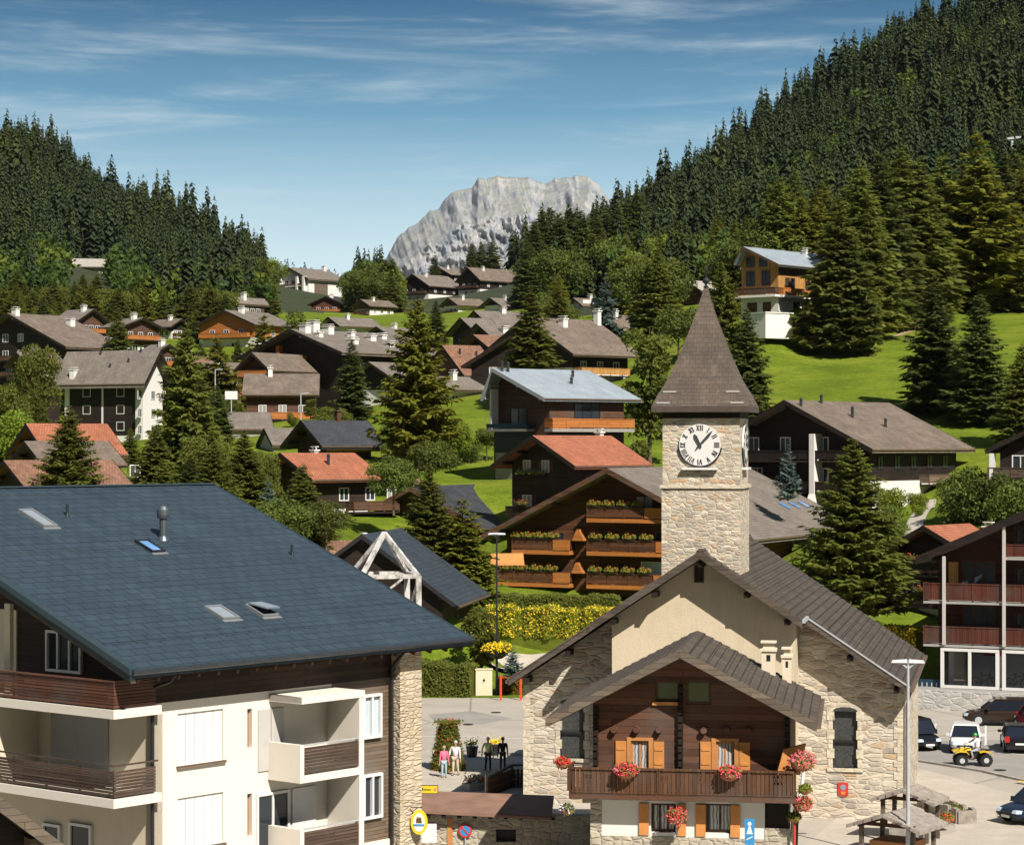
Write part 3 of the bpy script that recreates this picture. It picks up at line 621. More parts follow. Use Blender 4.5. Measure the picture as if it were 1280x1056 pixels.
# ------------------------------------------------------------------ generic chalet
def place(pk, Y, al, eave=None, endu=None, L=None, hw=None, drop=None):
    a = R(al); P = at(pk[0], pk[1], Y); ca, sa = math.cos(a), math.sin(a)
    if eave:
        dx = (eave[0] - CU) / F; s = (dx * P.y - P.x) / (ca + dx * sa); Yt = P.y - s * sa; z = CAMZ - (eave[1] - HV) / F * Yt
        if hw is None: hw = abs(s)
        if drop is None: drop = P.z - z
    if L is None:
        dx = (endu - CU) / F; L = (dx * P.y - P.x) / (sa - dx * ca)
    return dict(P=P, a=a, hw=hw, drop=drop, L=abs(L))
def window(parent, O, u, n, w_, h_, frame='white_paint', pane='pane_curtain', t_=.06, bars=1, name='window', sill=None):
    """window lying on a wall. O = centre (local), u = horizontal unit vector, n = outward unit vector"""
    O = Vector(O); u = Vector(u); n = Vector(n); z = Vector((0, 0, 1)); mb = MB(); fw = min(.09, w_ * .12)
    def bx(m_, u0, u1, z0, z1, n0, n1, mi=0):
        m_.hull8([O + u * a + z * c + n * b for a, b, c in ((u0, n1, z0), (u1, n1, z0), (u1, n0, z0), (u0, n0, z0), (u0, n1, z1), (u1, n1, z1), (u1, n0, z1), (u0, n0, z1))], mi)
    W, H = w_ / 2, h_ / 2
    bx(mb, -W, W, H - fw, H, -.02, t_); bx(mb, -W, W, -H, -H + fw, -.02, t_); bx(mb, -W, -W + fw, -H + fw, H - fw, -.02, t_); bx(mb, W - fw, W, -H + fw, H - fw, -.02, t_)
    for i in range(bars):
        c = -W + w_ * (i + 1) / (bars + 1); bx(mb, c - fw * .45, c + fw * .45, -H + fw, H - fw, -.02, t_ - .01)
    o = mb.build(name, frame, parent)
    mp = MB(); bx(mp, -W + fw * .8, W - fw * .8, -H + fw * .8, H - fw * .8, -.015, .012); mp.build('pane', pane, o)
    if sill:
        ms = MB(); bx(ms, -W - .08, W + .08, -H - .07, -H - .002, -.01, .14); ms.build('sill', sill, o)
    return o
def slab_box(parent, name, O, u, n, u0, u1, n0, n1, z0, z1, mat):
    O = Vector(O); u = Vector(u); n = Vector(n); z = Vector((0, 0, 1)); mb = MB()
    mb.hull8([O + u * a + z * c + n * b for a, b, c in ((u0, n1, z0), (u1, n1, z0), (u1, n0, z0), (u0, n0, z0), (u0, n1, z1), (u1, n1, z1), (u1, n0, z1), (u0, n0, z1))])
    return mb.build(name, mat, parent)
def balcony(parent, O, u, n, u0, u1, depth, z, rail='orange_wood', slab='brown_wood', rh=.95, gap=.12, st=.16, planks=True):
    b = slab_box(parent, 'balcony', O, u, n, u0, u1, -.02, depth, z - st, z, slab)
    O = Vector(O); u = Vector(u); n = Vector(n); zz = Vector((0, 0, 1)); mb = MB()
    def bx(a0, a1, b0, b1, c0, c1): mb.hull8([O + u * a + zz * c + n * q for a, q, c in ((a0, b1, c0), (a1, b1, c0), (a1, b0, c0), (a0, b0, c0), (a0, b1, c1), (a1, b1, c1), (a1, b0, c1), (a0, b0, c1))])
    bx(u0, u1, depth - .06, depth - .01, z + gap, z + rh - .08); bx(u0 - .03, u1 + .03, depth - .1, depth + .03, z + rh - .08, z + rh)
    for a0, a1 in ((u0, u0 + .05), (u1 - .05, u1)): bx(a0, a1, .0, depth - .1, z + gap, z + rh - .08); bx(a0 - .02, a1 + .02, 0, depth - .1, z + rh - .08, z + rh)
    k = max(2, int((u1 - u0) / 1.6) + 1)
    for i in range(k):
        c = u0 + .05 + (u1 - u0 - .1) * i / (k - 1); bx(c - .05, c + .05, depth - .09, depth + .015, z, z + rh - .08)
    mb.build('railing', rail, b)
    return b
def vec_side(side, W, og, L):
    """wall frames in the house's own axes: front gable (-y), right (+x), left (-x)"""
    if side == 'F': return Vector((0, og, 0)), Vector((1, 0, 0)), Vector((0, -1, 0))
    if side == 'R': return Vector((W, og, 0)), Vector((0, 1, 0)), Vector((1, 0, 0))
    if side == 'L': return Vector((-W, L - og, 0)), Vector((0, -1, 0)), Vector((-1, 0, 0))
HOUSES = {}
def house(key, name, label, g, zb=None, roof='grey_roof', wall='dark_wood', base=None, split=0, og=1.0, oe=1.0, rt=.28, fascia='dark_wood', feats=(), chim=(), cat='chalet', group=None, lw=1.0, ld=1.0):
    # lw, ld: width and drop of the left slope relative to the right one
    P, a, hw, drop, L = g['P'], g['a'], g['hw'], g['drop'], g['L']
    r = Vector((math.sin(a), math.cos(a), 0)); x = Vector((math.cos(a), -math.sin(a), 0))
    W = max(1, hw - oe); WL = W if lw == 1 else max(.6, hw * lw - .25); hl = hw * lw; dl = drop * ld; cs = [P + x * q + r * k for q in (-WL, W) for k in (og, L - og)]
    zs = [gz(c.x, c.y) for c in cs]
    z0 = min(zs) - .4 if zb is None else zb
    t = thing(name, label, cat, (P.x, P.y, z0), -a, group); H = P.z - z0; sl = drop / hw; HOUSES[key] = (t, P, a, H, hw, drop, L, og, W)
    ze = H - drop
    th = rt / math.cos(math.atan(sl))
    # walls
    sll = dl / hl; wz = lambda q: H - th - .02 - abs(q) * (sl if q > 0 else sll)
    mb = MB(); zsplit = split if base else 0
    mb.prism([(-WL, og, zsplit), (W, og, zsplit), (W, og, wz(W)), (0, og, wz(0)), (-WL, og, wz(-WL))], (0, L - 2 * og, 0))
    mb.build('wall', wall, t)
    if base and split > 0:
        k = .04; mb = MB(); mb.box(-WL - k, W + k, og - k, L - og + k, 0, split); mb.build('base_wall', base, t)
    # roof: two thick slabs meeting at the ridge
    mb = MB()
    for s in (-1, 1):
        q = [(0, 0, H), (hw, 0, ze), (hw, 0, ze - th), (0, 0, H - th)] if s > 0 else [(0, 0, H), (-hl, 0, H - dl), (-hl, 0, H - dl - th), (0, 0, H - th)]
        mb.prism(q, (0, L, 0))
    ro = mb.build('roof', roof, t)
    # verge boards and gutters, each board an object of its own
    for yy in (-.04, L + .002):
        for s in (-1, 1):
            e_x, e_z = (hw, ze) if s > 0 else (hl, H - dl)
            MB().prism([(s * .002, yy, H + .03), (s * (e_x + .03), yy, e_z + .03 - .03 * sl), (s * (e_x + .03), yy, e_z - th - .04 - .03 * sl), (s * .002, yy, H - th - .04)], (0, .038, 0)).build('verge_board', fascia, ro)
    for s in (-1, 1):
        e_x, e_z = (hw, ze) if s > 0 else (-hl, H - dl)
        MB().box(e_x + (.003 if s > 0 else -.12), e_x + (.12 if s > 0 else -.003), .0, L, e_z - .16, e_z - .04).build('gutter', 'copper_gutter', ro)
    if P.y < 260:
        for q in (-.98 * WL, -.5 * WL, 0, .5 * W, .98 * W): MB().box(q - .1, q + .1, .25, og + .1, wz(q) - .28, wz(q) - .03).build('purlin', fascia, ro)
    for c in chim:
        kind = c[0]; cx, cy = c[1] * hw, c[2] * L; zr = H - abs(cx) * sl; mb = MB()
        if kind == 'pipe':
            mb.cyl((cx, cy, zr - .3), (cx, cy, zr + c[3]), .14); mb.cyl((cx, cy, zr + c[3]), (cx, cy, zr + c[3] + .18), .22, .05); mb.build('chimney', 'chimney_metal', ro)
        else:
            w_ = c[4] if len(c) > 4 else .45
            mb.box(cx - w_, cx + w_, cy - w_ * .8, cy + w_ * .8, zr - .6 - w_ * sl, zr + c[3]); mb.box(cx - w_ - .1, cx + w_ + .1, cy - w_ * .8 - .1, cy + w_ * .8 + .1, zr + c[3], zr + c[3] + .12)
            for dx in (-1, 1): mb.box(cx + dx * w_ * .8 - .05, cx + dx * w_ * .8 + .05, cy - .05, cy + .05, zr + c[3] + .12, zr + c[3] + .35)
            mb.box(cx - w_ - .06, cx + w_ + .06, cy - w_ * .7, cy + w_ * .7, zr + c[3] + .35, zr + c[3] + .42)
            mb.build('chimney', c[5] if len(c) > 5 else 'white_plaster', ro)
    # features
    for f in feats:
        kind, side = f[0], f[1]; O, u, n = vec_side(side, W, og, L)
        if kind == 'win':      # u, d (below eave line), w, h, opts
            _, _, uu, d, w_, h_ = f[:6]; op = f[6] if len(f) > 6 else {}
            zc = ze - d; inb = base and zc < split; O2 = O + n * (.04 if inb else 0)
            window(t, O2 + u * uu + Vector((0, 0, zc)), u, n, w_, h_, op.get('frame', 'white_paint'), op.get('pane', 'pane_curtain'), .07, op.get('bars', 1), sill=op.get('sill'))
            if op.get('sh'):
                for s in (-1, 1): slab_box(t, 'shutter', O2 + u * (uu + s * (w_ * .75 + .03)) + Vector((0, 0, zc)), u, n, -w_ * .23, w_ * .23, -.01, .06, -h_ / 2, h_ / 2, op['sh'])
        elif kind == 'door':
            _, _, uu, d, w_, h_ = f[:6]; mt = f[6] if len(f) > 6 else 'brown_wood'
            slab_box(t, 'door', O + n * .05 + u * uu, u, n, -w_ / 2, w_ / 2, -.02, .04, ze - d - h_ / 2, ze - d + h_ / 2, mt)
        elif kind == 'bal':
            _, _, u0, u1, d, dep = f[:6]; op = f[6] if len(f) > 6 else {}
            balcony(t, O, u, n, u0, u1, dep, ze - d, op.get('rail', 'brown_wood'), op.get('slab', 'dark_wood'), op.get('rh', .95), st=op.get('st', .16))
        elif kind == 'panel':   # boards or render of another colour
            _, _, u0, u1, d0, d1, mt = f[:7]; nm = f[7] if len(f) > 7 else 'wall_panel'; th_ = f[8] if len(f) > 8 else .05
            slab_box(t, nm, O, u, n, u0, u1, -.02, th_, ze - d1, ze - d0, mt)
        elif kind == 'post':
            _, _, uu, d0, d1, dep, wd, mt = f[:8]; flare = f[8] if len(f) > 8 else 0
            mb = MB(); z1 = ze - d0; z2 = max(0, ze - d1); zv = Vector((0, 0, 1)); c = O + u * uu
            mb.hull8([c + u * (-wd / 2) + n * (dep + flare) + zv * z2, c + u * (wd / 2) + n * (dep + flare) + zv * z2, c + u * (wd / 2) - n * .02 + zv * z2, c - u * (wd / 2) - n * .02 + zv * z2,
                      c + u * (-wd / 2) + n * dep + zv * z1, c + u * (wd / 2) + n * dep + zv * z1, c + u * (wd / 2) - n * .02 + zv * z1, c - u * (wd / 2) - n * .02 + zv * z1])
            mb.build('pillar', mt, t)
    return t
def fr(n, u0, u1): return [u0 + (u1 - u0) * (i + .5) / n for i in range(n)]
WN = lambda side, us, d, w_=1.1, h_=1.2, **k: [('win', side, q, d, w_, h_, k) for q in us]
# ------------------------------------------------------------------ the village houses, nearest last
H = house; P_ = place
# modern grey-roofed chalet left of the church spire
g = P_((615, 460), 228, 52, (680, 497), 735)
t = H('h14', 'modern_chalet', 'modern chalet with pale zinc roof, amber balcony and dark base on the green slope', g, roof='zinc_roof', wall='brown_wood', base='dark_metal', split=0, lw=.22, ld=.95, og=1.4, oe=.9, rt=.3, fascia='galvanised',
  chim=[('pipe', .5, .55, .5), ('pipe', .25, .7, .5), ('pipe', .1, .05, .8), ('pipe', .12, .1, .8)],
  feats=[('panel', 'R', .2, 2.4, 1.9, 2.9, 'orange_wood', 'wall_panel'), ('win', 'R', 4.6, 1.3, 3.2, 1.7, dict(bars=2, pane='pane', frame='dark_metal')),
         ('bal', 'R', -.6, 9.6, 2.9, 1.2, dict(rail='orange_wood', slab='concrete', st=.3)), ('panel', 'R', .5, 9.0, 3.3, 5.2, 'dark_metal'), ('win', 'F', 2.4, 1.7, 2.6, 1.6, dict(pane='pane', frame='dark_metal')),
         ('panel', 'F', -1.2, 4.6, 3.0, 5.2, 'dark_metal'), ('panel', 'F', -1.2, 4.6, 5.2, 12, 'concrete'), ('panel', 'R', 0, 9.4, 5.2, 12, 'concrete'),
         ('post', 'F', -.9, -1, 3.0, .9, .25, 'white_paint'), ('win', 'R', 5, 4.2, 2.6, 1.2, dict(pane='pane', frame='dark_metal')), ('bal', 'F', -1.4, 4.9, 2.9, 1.0, dict(rail='blue_metal', slab='concrete', st=.25, rh=.5))])
# terracotta roof with flower windows
g = P_((665, 544), 208, 42, (718, 582), 764)
H('h15', 'dark_chalet', 'dark wooden chalet under a terracotta roof with pale flowers at its window', g, roof='terracotta', wall='black_brown_wood', base='white_plaster', split=1.5, og=1.5, oe=1.2, chim=[('stone', -.1, .9, .5, .3)],
  feats=WN('F', (-1.9, .3), .1, .9, 1.1, sh='red_wood') + WN('F', (-1.9, 2.3), 3.3, 1.1, 1.3, sh='red_wood') + [('bal', 'F', -3.6, 3.7, 4.6, 1.0, dict(rail='black_brown_wood'))] + WN('R', (2, 5), 1.6, 1.0, 1.1))
# row behind: brown hipped-looking big roof
g = P_((655, 396), 300, 46, (716, 442), 745)
H('h19', 'large_chalet', 'large chalet with a wide dark brown roof behind the pale modern chalet', g, roof='brown_roof', wall='dark_wood', base='white_plaster', split=3.0, og=1.5, oe=1.6, chim=[('stone', .1, .95, 1.6, .4), ('stone', .2, .4, .8, .5)],
  feats=[('bal', 'R', .2, 9, 2.6, 1.5, dict(rail='amber_wood'))] + WN('R', (2.5, 5.5, 8), 4.4, 1.2, 1.5) + WN('R', (2, 5, 8), 1.4))
g = P_((758, 393), 380, 50, (772, 404), 790, drop=3)
H('h19b', 'small_chalet', 'small brown-roofed chalet glimpsed behind the blue spruce', g, roof='brown_roof', wall='dark_wood', chim=[('stone', .1, .3, .8, .4)])
# cluster right of the tall pine
g = P_((592, 388), 400, 62, (597, 396), 650, hw=5, drop=2.4)
H('c1', 'brown_chalet', 'grey-roofed chalet at the back of the cluster under the mountain', g, roof='grey_roof', chim=[('stone', .1, .6, .6, .5)], feats=WN('F', (-1.5, 1.5), 1.4))
g = P_((575, 397), 375, 60, (588, 410), 612, hw=5.2, drop=2.6)
H('c2', 'brown_chalet', 'small chalet with weathered grey roof, left end of the clustered roofs', g, roof='grey_roof', feats=WN('F', (-1.5, 1.5), 1.4))
g = P_((595, 404), 350, 58, (613, 419), 648, hw=5.6, drop=2.8)
H('c3', 'brown_chalet', 'chalet with pale beige roof and white skylight box in the clustered roofs', g, roof='grey_roof', chim=[('stone', .45, .45, .4, .7)], feats=WN('F', (-1.5, 1.5), 1.4))
g = P_((591, 418), 330, 55, (612, 434), 652, hw=5.6, drop=2.8)
H('c4', 'brown_chalet', 'chalet with faded red roof, middle of the clustered roofs', g, roof='old_terracotta', chim=[('stone', .4, .6, .7, .5)], feats=WN('F', (-1.5, 1.5), 1.4))
g = P_((552, 431), 318, 62, (557, 459), 600, hw=6.6, drop=4.2)
H('c5', 'brown_chalet', 'chalet with broad reddish tile roof right beside the tall pine', g, roof='old_terracotta', wall='brown_wood', base='white_plaster', split=2.0, chim=[('pipe', .3, .3, .6), ('pipe', .35, .7, .5)], feats=WN('R', (2, 5, 8, 11), 1.3, 1.3, 1.1))
g = P_((650, 412), 300, 20, (672, 452), None, L=14, hw=8, drop=4.5)
H('c6', 'brown_chalet', 'dark gabled chalet half hidden by the spruce in front of the brown roof', g, roof='brown_roof', feats=WN('F', (-4, -1, 2), .8))
# right side, dark chalet with white pillars
g = P_((980, 500), 222, 40, (1090, 561), 1112)
fe = []
for q in (-6.6, 3.0): fe.append(('post', 'F', q, -1.4 if abs(q) < 5 else .2, 4.2, 1.42, .55, 'white_plaster')); fe.append(('post', 'F', q, 4.2, 12, 1.42, .6, 'white_plaster', 1.6))
for d in (1.1, 4.0): fe.append(('bal', 'F', -8.2, 8.0, d, 1.3, dict(rail='dark_wood', slab='black_brown_wood')))
fe += WN('F', (-5.6, -4, -.8, 3.4), 2.6, 1.2, 1.6, pane='pane') + WN('F', (-4.4, -.8, 3.4), -.4, 1.2, 1.4, pane='pane') + WN('F', (-5.6, -2, 3.4), 5.6, 1.4, 1.6, pane='pane')
fe += WN('R', (2, 5, 8, 11, 14), 1.3, 1.1, 1.2, pane='pane', frame='dark_metal') + [('panel', 'R', 0, 17, 3.0, 3.5, 'white_plaster')] + WN('R', (3, 9.5, 12, 15), 4.6, 1.3, 1.4, pane='pane') + [('panel', 'R', 0.2, 18.0, 3.5, 10, 'white_plaster', 'base_wall'), ('bal', 'R', 9.0, 13, 3.4, 1.1, dict(rail='siding_wood'))]
H('h17', 'apartment_chalet', 'dark apartment chalet with white flared pillars and grey roof right of the clock tower', g, roof='brown_roof', wall='dark_wood', og=1.5, oe=1.2, rt=.35, feats=fe, chim=[('pipe', .12, .06, .6), ('pipe', .35, .35, .9), ('pipe', .55, .5, .7), ('pipe', .05, .3, .7)])
# blue-roofed yellow house on the meadow
g = P_((928, 308), 312, 42, (973, 330), 1020)
H('h18', 'timber_house', 'bright timber house with blue metal roof and white base above the meadow', g, roof='zinc_roof', wall='amber_wood', base='white_plaster', split=3.6, lw=.25, ld=.8, og=1.4, oe=1.0, fascia='brown_wood', chim=[('stone', .2, .75, .6, .3)],
  feats=WN('R', (2, 3.2), 2.5, 1.0, 1.9, pane='pane', frame='brown_wood') + WN('R', (6.5, 9.5), 2.5, .9, 1.5, pane='pane', frame='brown_wood') + [('panel', 'R', 0, 12.4, .3, 1.2, 'brown_wood')] + WN('R', (4.0, 6.6), 5.4, 1.4, 1.4, frame='brown_wood', pane='pane') + WN('F', (.3, 2.8), 1.6, 1.3, 2.0, pane='pane', frame='brown_wood') + WN('F', (.3, 2.4), -.6, 1.3, 1.4, pane='pane', frame='brown_wood') +
  [('bal', 'F', -1.5, 5.2, 3.9, 1.3, dict(rail='brown_wood', slab='white_plaster', st=.3)), ('bal', 'R', -.3, 12, 3.95, 1.0, dict(rail='orange_wood', slab='white_plaster', st=.3)), ('door', 'F', .6, 6, 1.6, 2.4, 'brown_wood'), ('door', 'F', 3, 6, 1.3, 2.4, 'brown_wood')])
mb = MB(); mb.box(0, 4.6, -2, 2, -3.2, 0); mb.box(-.1, 4.7, -2.1, 2.1, 0, .15)
o = mb.build('garage', 'white_plaster'); o.location = at(944, 392, 302); o.rotation_euler = (0, 0, R(35)); tag(o, 'white garage block stepping down below the blue-roofed timber house', 'garage')
# big brown building with flower balconies left of the tower
g = P_((758, 585), 195, 27, (925, 676), 930)
fe = []
cols = [(-9.6, -5.7), (-3.4, 3.0)]
fe += [('bal', 'F', -2.2, 4.6, -2.1 + .5, 1.1, dict(rail='hotel_wood', slab='orange_wood', st=.34)), ('bal', 'F', -2.2, 5.6, 1.15, 1.1, dict(rail='hotel_wood', slab='orange_wood', st=.34)), ('bal', 'F', -2.2, 5.4, 3.9, 1.1, dict(rail='hotel_wood', slab='orange_wood', st=.34)),
       ('bal', 'F', -9.2, -3.8, 1.15, 1.1, dict(rail='hotel_wood', slab='orange_wood', st=.34)), ('bal', 'F', -10.8, -3.8, 3.9, 1.1, dict(rail='hotel_wood', slab='orange_wood', st=.34))]
fe += WN('F', (2.6,), -2.6, 1.6, 1.8, frame='brown_wood') + WN('F', (-1, 1.6, 4.2), .3, 1.3, 1.6, frame='brown_wood', pane='pane') + WN('F', (-8.2, -5.4), .4, 1.3, 1.5, frame='brown_wood', pane='pane') + WN('F', (3.4,), 2.9, 2.2, 1.9, frame='white_paint', pane='pane_pale') + WN('F', (-1, 0.8), 2.9, 1.1, 1.7, frame='brown_wood', pane='pane') + WN('F', (-8.6, -5.6), 3.0, 1.3, 1.6, frame='brown_wood', pane='pane')
fe += [('door', 'F', -9, 6.0, 2.8, 2.2, 'black_brown_wood'), ('panel', 'F', -7.2, -5.4, 4.9, 7.4, 'grey_plaster'), ('panel', 'F', 1.4, 3.4, 4.9, 7.4, 'grey_plaster'), ('door', 'F', 4.3, 6, 1.2, 2.2, 'black_brown_wood'), ('door', 'F', -4.2, 6, 1.6, 2.2, 'brown_wood')]
t = H('hotel', 'hotel_chalet', 'large brown hotel chalet with orange flower-box balconies left of the clock tower', g, roof='grey_roof', wall='hotel_wood', og=1.9, oe=1.6, rt=.35, fascia='brown_wood', feats=fe)
tt, P, a, Hh, hw, dr, L, og, W = HOUSES['hotel']
for i, yy in enumerate((L * .72, L * .80, L * .88)):
    mb = MB(); xx = hw * .62; zr = Hh - xx * dr / hw + .03
    mb.prism([(xx - .5, yy - .35, zr + .5 * dr / hw + .03), (xx + .5, yy - .35, zr - .5 * dr / hw + .03), (xx + .5, yy + .35, zr - .5 * dr / hw + .03), (xx - .5, yy + .35, zr + .5 * dr / hw + .03)], (0, 0, .06)); o = mb.build('skylight', 'sky_glass', tt)
# orange gable brackets beside the balconies
for (uu, dd, sz) in ((-3.1, -.15, 1.0), (-3.2, 2.6, .95), (-3.0, 5.25, .7), (-4.2, -3.4, .5)):
    O, u, n = vec_side('F', W, og, L); z = Hh - dr - dd; c = O + u * uu + n * .9; mb = MB()
    mb.prism([(c.x - sz * .55, c.y, z - sz * .45), (c.x + sz * .55, c.y, z - sz * .45), (c.x + sz * .12, c.y, z + sz * .5), (c.x - sz * .12, c.y, z + sz * .5)], (0, .9, 0)); mb.build('bracket', 'orange_wood', tt)
for u1_, d in ((4.6, -1.6), (5.6, 1.15), (5.4, 3.9), (-3.8, 1.15), (-3.8, 3.9)):
    O, u, n = vec_side('F', W, og, L); slab_box(tt, 'end_panel', O, u, n, u1_ - 1.5, u1_ + .04, 1.06, 1.16, Hh - dr - d + .05, Hh - dr - d + .9, 'orange_wood')
# flower boxes on its balconies
def flower_box(n=1.5, cols=('flower_red', 'broad_leaf'), dens=1.0, name='flower_box', label='', group=None):
    t = thing(name, label, 'flower box', (0, 0, 0), 0, group); mb = MB(); mb.box(-n / 2, n / 2, -.12, .12, 0, .2); mb.build('planter', 'black_brown_wood', t)
    m1 = MB(); m2 = MB()
    m1.leaves([(random.uniform(-n / 2, n / 2), random.gauss(0, .13), .30 + abs(random.gauss(0, .16))) for _ in range(int(55 * n * dens))], .055)
    m2.leaves([(random.uniform(-n / 2, n / 2), random.gauss(-.05, .15), .2 + abs(random.gauss(0, .17))) for _ in range(int(190 * n * dens))], .075)
    m1.build('flowers', cols[0], t, uv=False); m2.build('foliage', cols[1], t, uv=False); return t
fb = flower_box(1.05, ('flower_red', 'lime_leaf'), label='x', group='flower boxes on the brown hotel balconies'); first = True
rows = [('top right balcony', -2.2, 3.2, -1.6), ('middle right balcony', -2.2, 4.0, 1.15), ('bottom right balcony', -2.2, 3.8, 3.9), ('middle left balcony', -9.2, -4.8, 1.15), ('bottom left balcony', -10.4, -4.8, 3.9)]
for nm, u0, u1, d in rows:
    O, u, n = vec_side('F', W, og, L)
    for i, q in enumerate(fr(4, u0, u1)):
        c = tt.matrix_basis @ (O + u * q + n * 1.05 + Vector((0, 0, Hh - dr - d + .93)))
        lb = '%s flower box from the left on the %s of the brown hotel chalet' % (('first', 'second', 'third', 'last')[i], nm)
        if first: fb.location = c; fb.rotation_euler = (0, 0, -a); fb['label'] = lb; first = False
        else: copy_thing(fb, c, -a, lb)
# orange awning / umbrellas at the left end
mb = MB(); mb.hull8([(-1.4, -.5, 0), (1.4, -.5, 0), (1.4, .7, 0), (-1.4, .7, 0), (-1.35, -.45, .25), (1.35, -.45, .25), (1.3, .5, .95), (-1.3, .5, .9)]); o = mb.build('awning', 'shutter_orange'); o.location = at(634, 706, 191); tag(o, 'orange fabric awning beside the balconies at the left end of the brown hotel', 'awning')
# dark-blue roofed chalet with orange underside, mostly behind the yellow-green spruce
g = P_((512, 608), 214, 24, (604, 660), 628)
H('h12', 'brown_chalet', 'brown chalet with dark slate roof and orange bracketed eaves behind the bright green spruce', g, roof='dark_roof', wall='brown_wood', og=1.8, oe=1.6, rt=.35, fascia='brown_wood', chim=[('pipe', .15, .75, .7), ('pipe', .4, .6, .3)], feats=WN('F', (-3, 0, 3), .8, 1.2, 1.2, frame='brown_wood'))
# chalets behind the blue roof
g = P_((350, 566), 212, 48, (390, 599), 443)
H('h11', 'dark_chalet', 'dark wooden chalet with bright terracotta roof behind the slate-blue roof', g, roof='terracotta', wall='black_brown_wood', base='white_plaster', split=.9, og=1.4, oe=1.1, chim=[('pipe', .45, .45, .8), ('stone', -.1, .5, .4, .3)],
  feats=WN('R', (3, 6, 8.5), 1.4, 1.1, 1.2) + [('bal', 'R', 3.2, 8.5, 3.0, 1.2, dict(rail='brown_wood'))])
g = P_((376, 525), 242, 50, (402, 557), 459)
H('h10', 'dark_chalet', 'dark chalet with slate-blue roof and thin yellow eave board', g, roof='dark_roof', wall='black_brown_wood', og=1.4, oe=1.1, chim=[('stone', .0, .55, .9, .3, 'brown_wood')], feats=[('panel', 'R', 0, 12, .25, .6, 'amber_wood')] + WN('F', (-2, 2), 2.2, 1.2, 1.2) + WN('R', (3, 7), 1.8))
# big complex in the middle left
g = P_((362, 411), 350, 42, (427, 440), 502)
H('h8', 'apartment_chalet', 'long dark apartment chalet with orange balconies and grey roof crowded with white vents', g, roof='grey_roof', wall='dark_wood', og=1.6, oe=1.3, rt=.4,
  chim=[('stone', .12, .08, .9, .7), ('stone', .05, .18, 1.2, .8), ('stone', .12, .28, .9, .7), ('stone', .3, .12, .5, .5), ('stone', .3, .4, .8, .5), ('stone', .55, .3, .5, .7), ('stone', .35, .55, .5, .7), ('stone', .25, .7, .4, .6), ('stone', .6, .6, .3, .8)],
  feats=[('bal', 'F', -9, 2.0, 1.3, 1.6, dict(rail='orange_wood', rh=1.1)), ('bal', 'F', -9, 2.6, 4.2, 1.6, dict(rail='orange_wood')), ('panel', 'F', -3.9, -3.2, -1.4, 7, 'orange_wood', 'pillar', .8)] + WN('F', (-7.5, -5.4, -1.6, .6), 2.6, 1.4, 1.8, pane='pane', frame='brown_wood') + WN('R', (4, 8, 12, 16), 2.0) + [('panel', 'F', -10, -8.6, 4.6, 5.6, 'cloth_red', 'banner', .1)])
g = P_((314, 440), 338, 30, (337, 455), None, L=12, hw=3.2, drop=2.6)
H('h8b', 'balcony_chalet', 'orange-brown balconied chalet wing left of the long apartment chalet', g, roof='brown_roof', wall='brown_wood', og=1.2, oe=1.0, feats=[('bal', 'F', -2.4, 2.6, d, 1.3, dict(rail='orange_wood')) for d in (1.0, 3.8, 6.6)] + WN('F', (-1.4, 1.2), 2.6, 1.3, 1.5, pane='pane'))
g = P_((460, 452), 318, 40, (474, 470), 520, hw=7, drop=3.6)
H('h8c', 'dark_chalet', 'lower grey-roofed wing between the small dark conifer and the tall pine', g, roof='grey_roof', wall='dark_wood', base='white_plaster', split=3.4, feats=WN('R', (2, 5, 8), 1.8, 1.3, 1.2) + WN('R', (3, 7), 4.4))
g = P_((305, 467), 300, 86, None, None, L=9.6, hw=5.6, drop=2.7)
H('h9', 'brown_chalet', 'chalet with a plain flat-on brown roof, orange balcony panels and a small white chimney', g, roof='brown_roof', wall='brown_wood', og=.5, oe=1.0, chim=[('stone', .1, .35, .9, .35)], feats=[('bal', 'R', .6, 8.4, 3.2, 1.1, dict(rail='orange_wood'))] + WN('R', (2, 4.5, 7), 1.9, 1.0, 1.1) + WN('R', (4.5,), 4.5, 1.4, 1.4))
g = P_((283, 515), 282, 78, None, None, L=5.2, hw=4.6, drop=2.0)
H('s1', 'shed', 'low grey shed roof right of the tall spruce beneath the white panel', g, roof='grey_roof', wall='grey_plaster', og=.3, oe=.4, cat='shed')
g = P_((330, 535), 262, 70, None, None, L=5.8, hw=3.6, drop=1.8)
H('s2', 'shed', 'small shed with beige roof left of the slate-blue roofed chalet', g, roof='grey_roof', wall='grey_plaster', og=.3, oe=.4, cat='shed')
# left: white and dark block
g = P_((201, 437), 340, -63, (181, 479), 84)
W14 = lambda d: WN('R', (), d)
H('h5', 'apartment_block', 'dark and white apartment block with broad grey roof and square white windows', g, roof='grey_roof', wall='white_plaster', og=1.4, oe=1.5, rt=.4,
  chim=[('stone', -.72, .8, .7, .5), ('pipe', -.1, .62, .4), ('pipe', -.5, .45, .4), ('pipe', -.35, .28, .4), ('pipe', -.05, .2, .4)],
  feats=[('panel', 'L', .9, 6.6, -.1, 7.4, 'dark_wood'), ('panel', 'L', 7.0, 12.6, -.1, 7.4, 'dark_wood')] + WN('L', (4.0, 10.0), 1.2, 1.4, 1.3, bars=0) + WN('L', (4.0, 10.0), 3.7, 1.4, 1.3, bars=0) + WN('L', (10.0,), 6.1, 1.4, 1.3, bars=0) +
  WN('F', (-3.2, 0, 2.6), 1.6, 1.0, 1.3, pane='pane') + WN('F', (-3.2, 0), 4.2, 1.0, 1.3, pane='pane') + WN('F', (-3.2, 0), 6.6, 1.0, 1.3, pane='pane'))
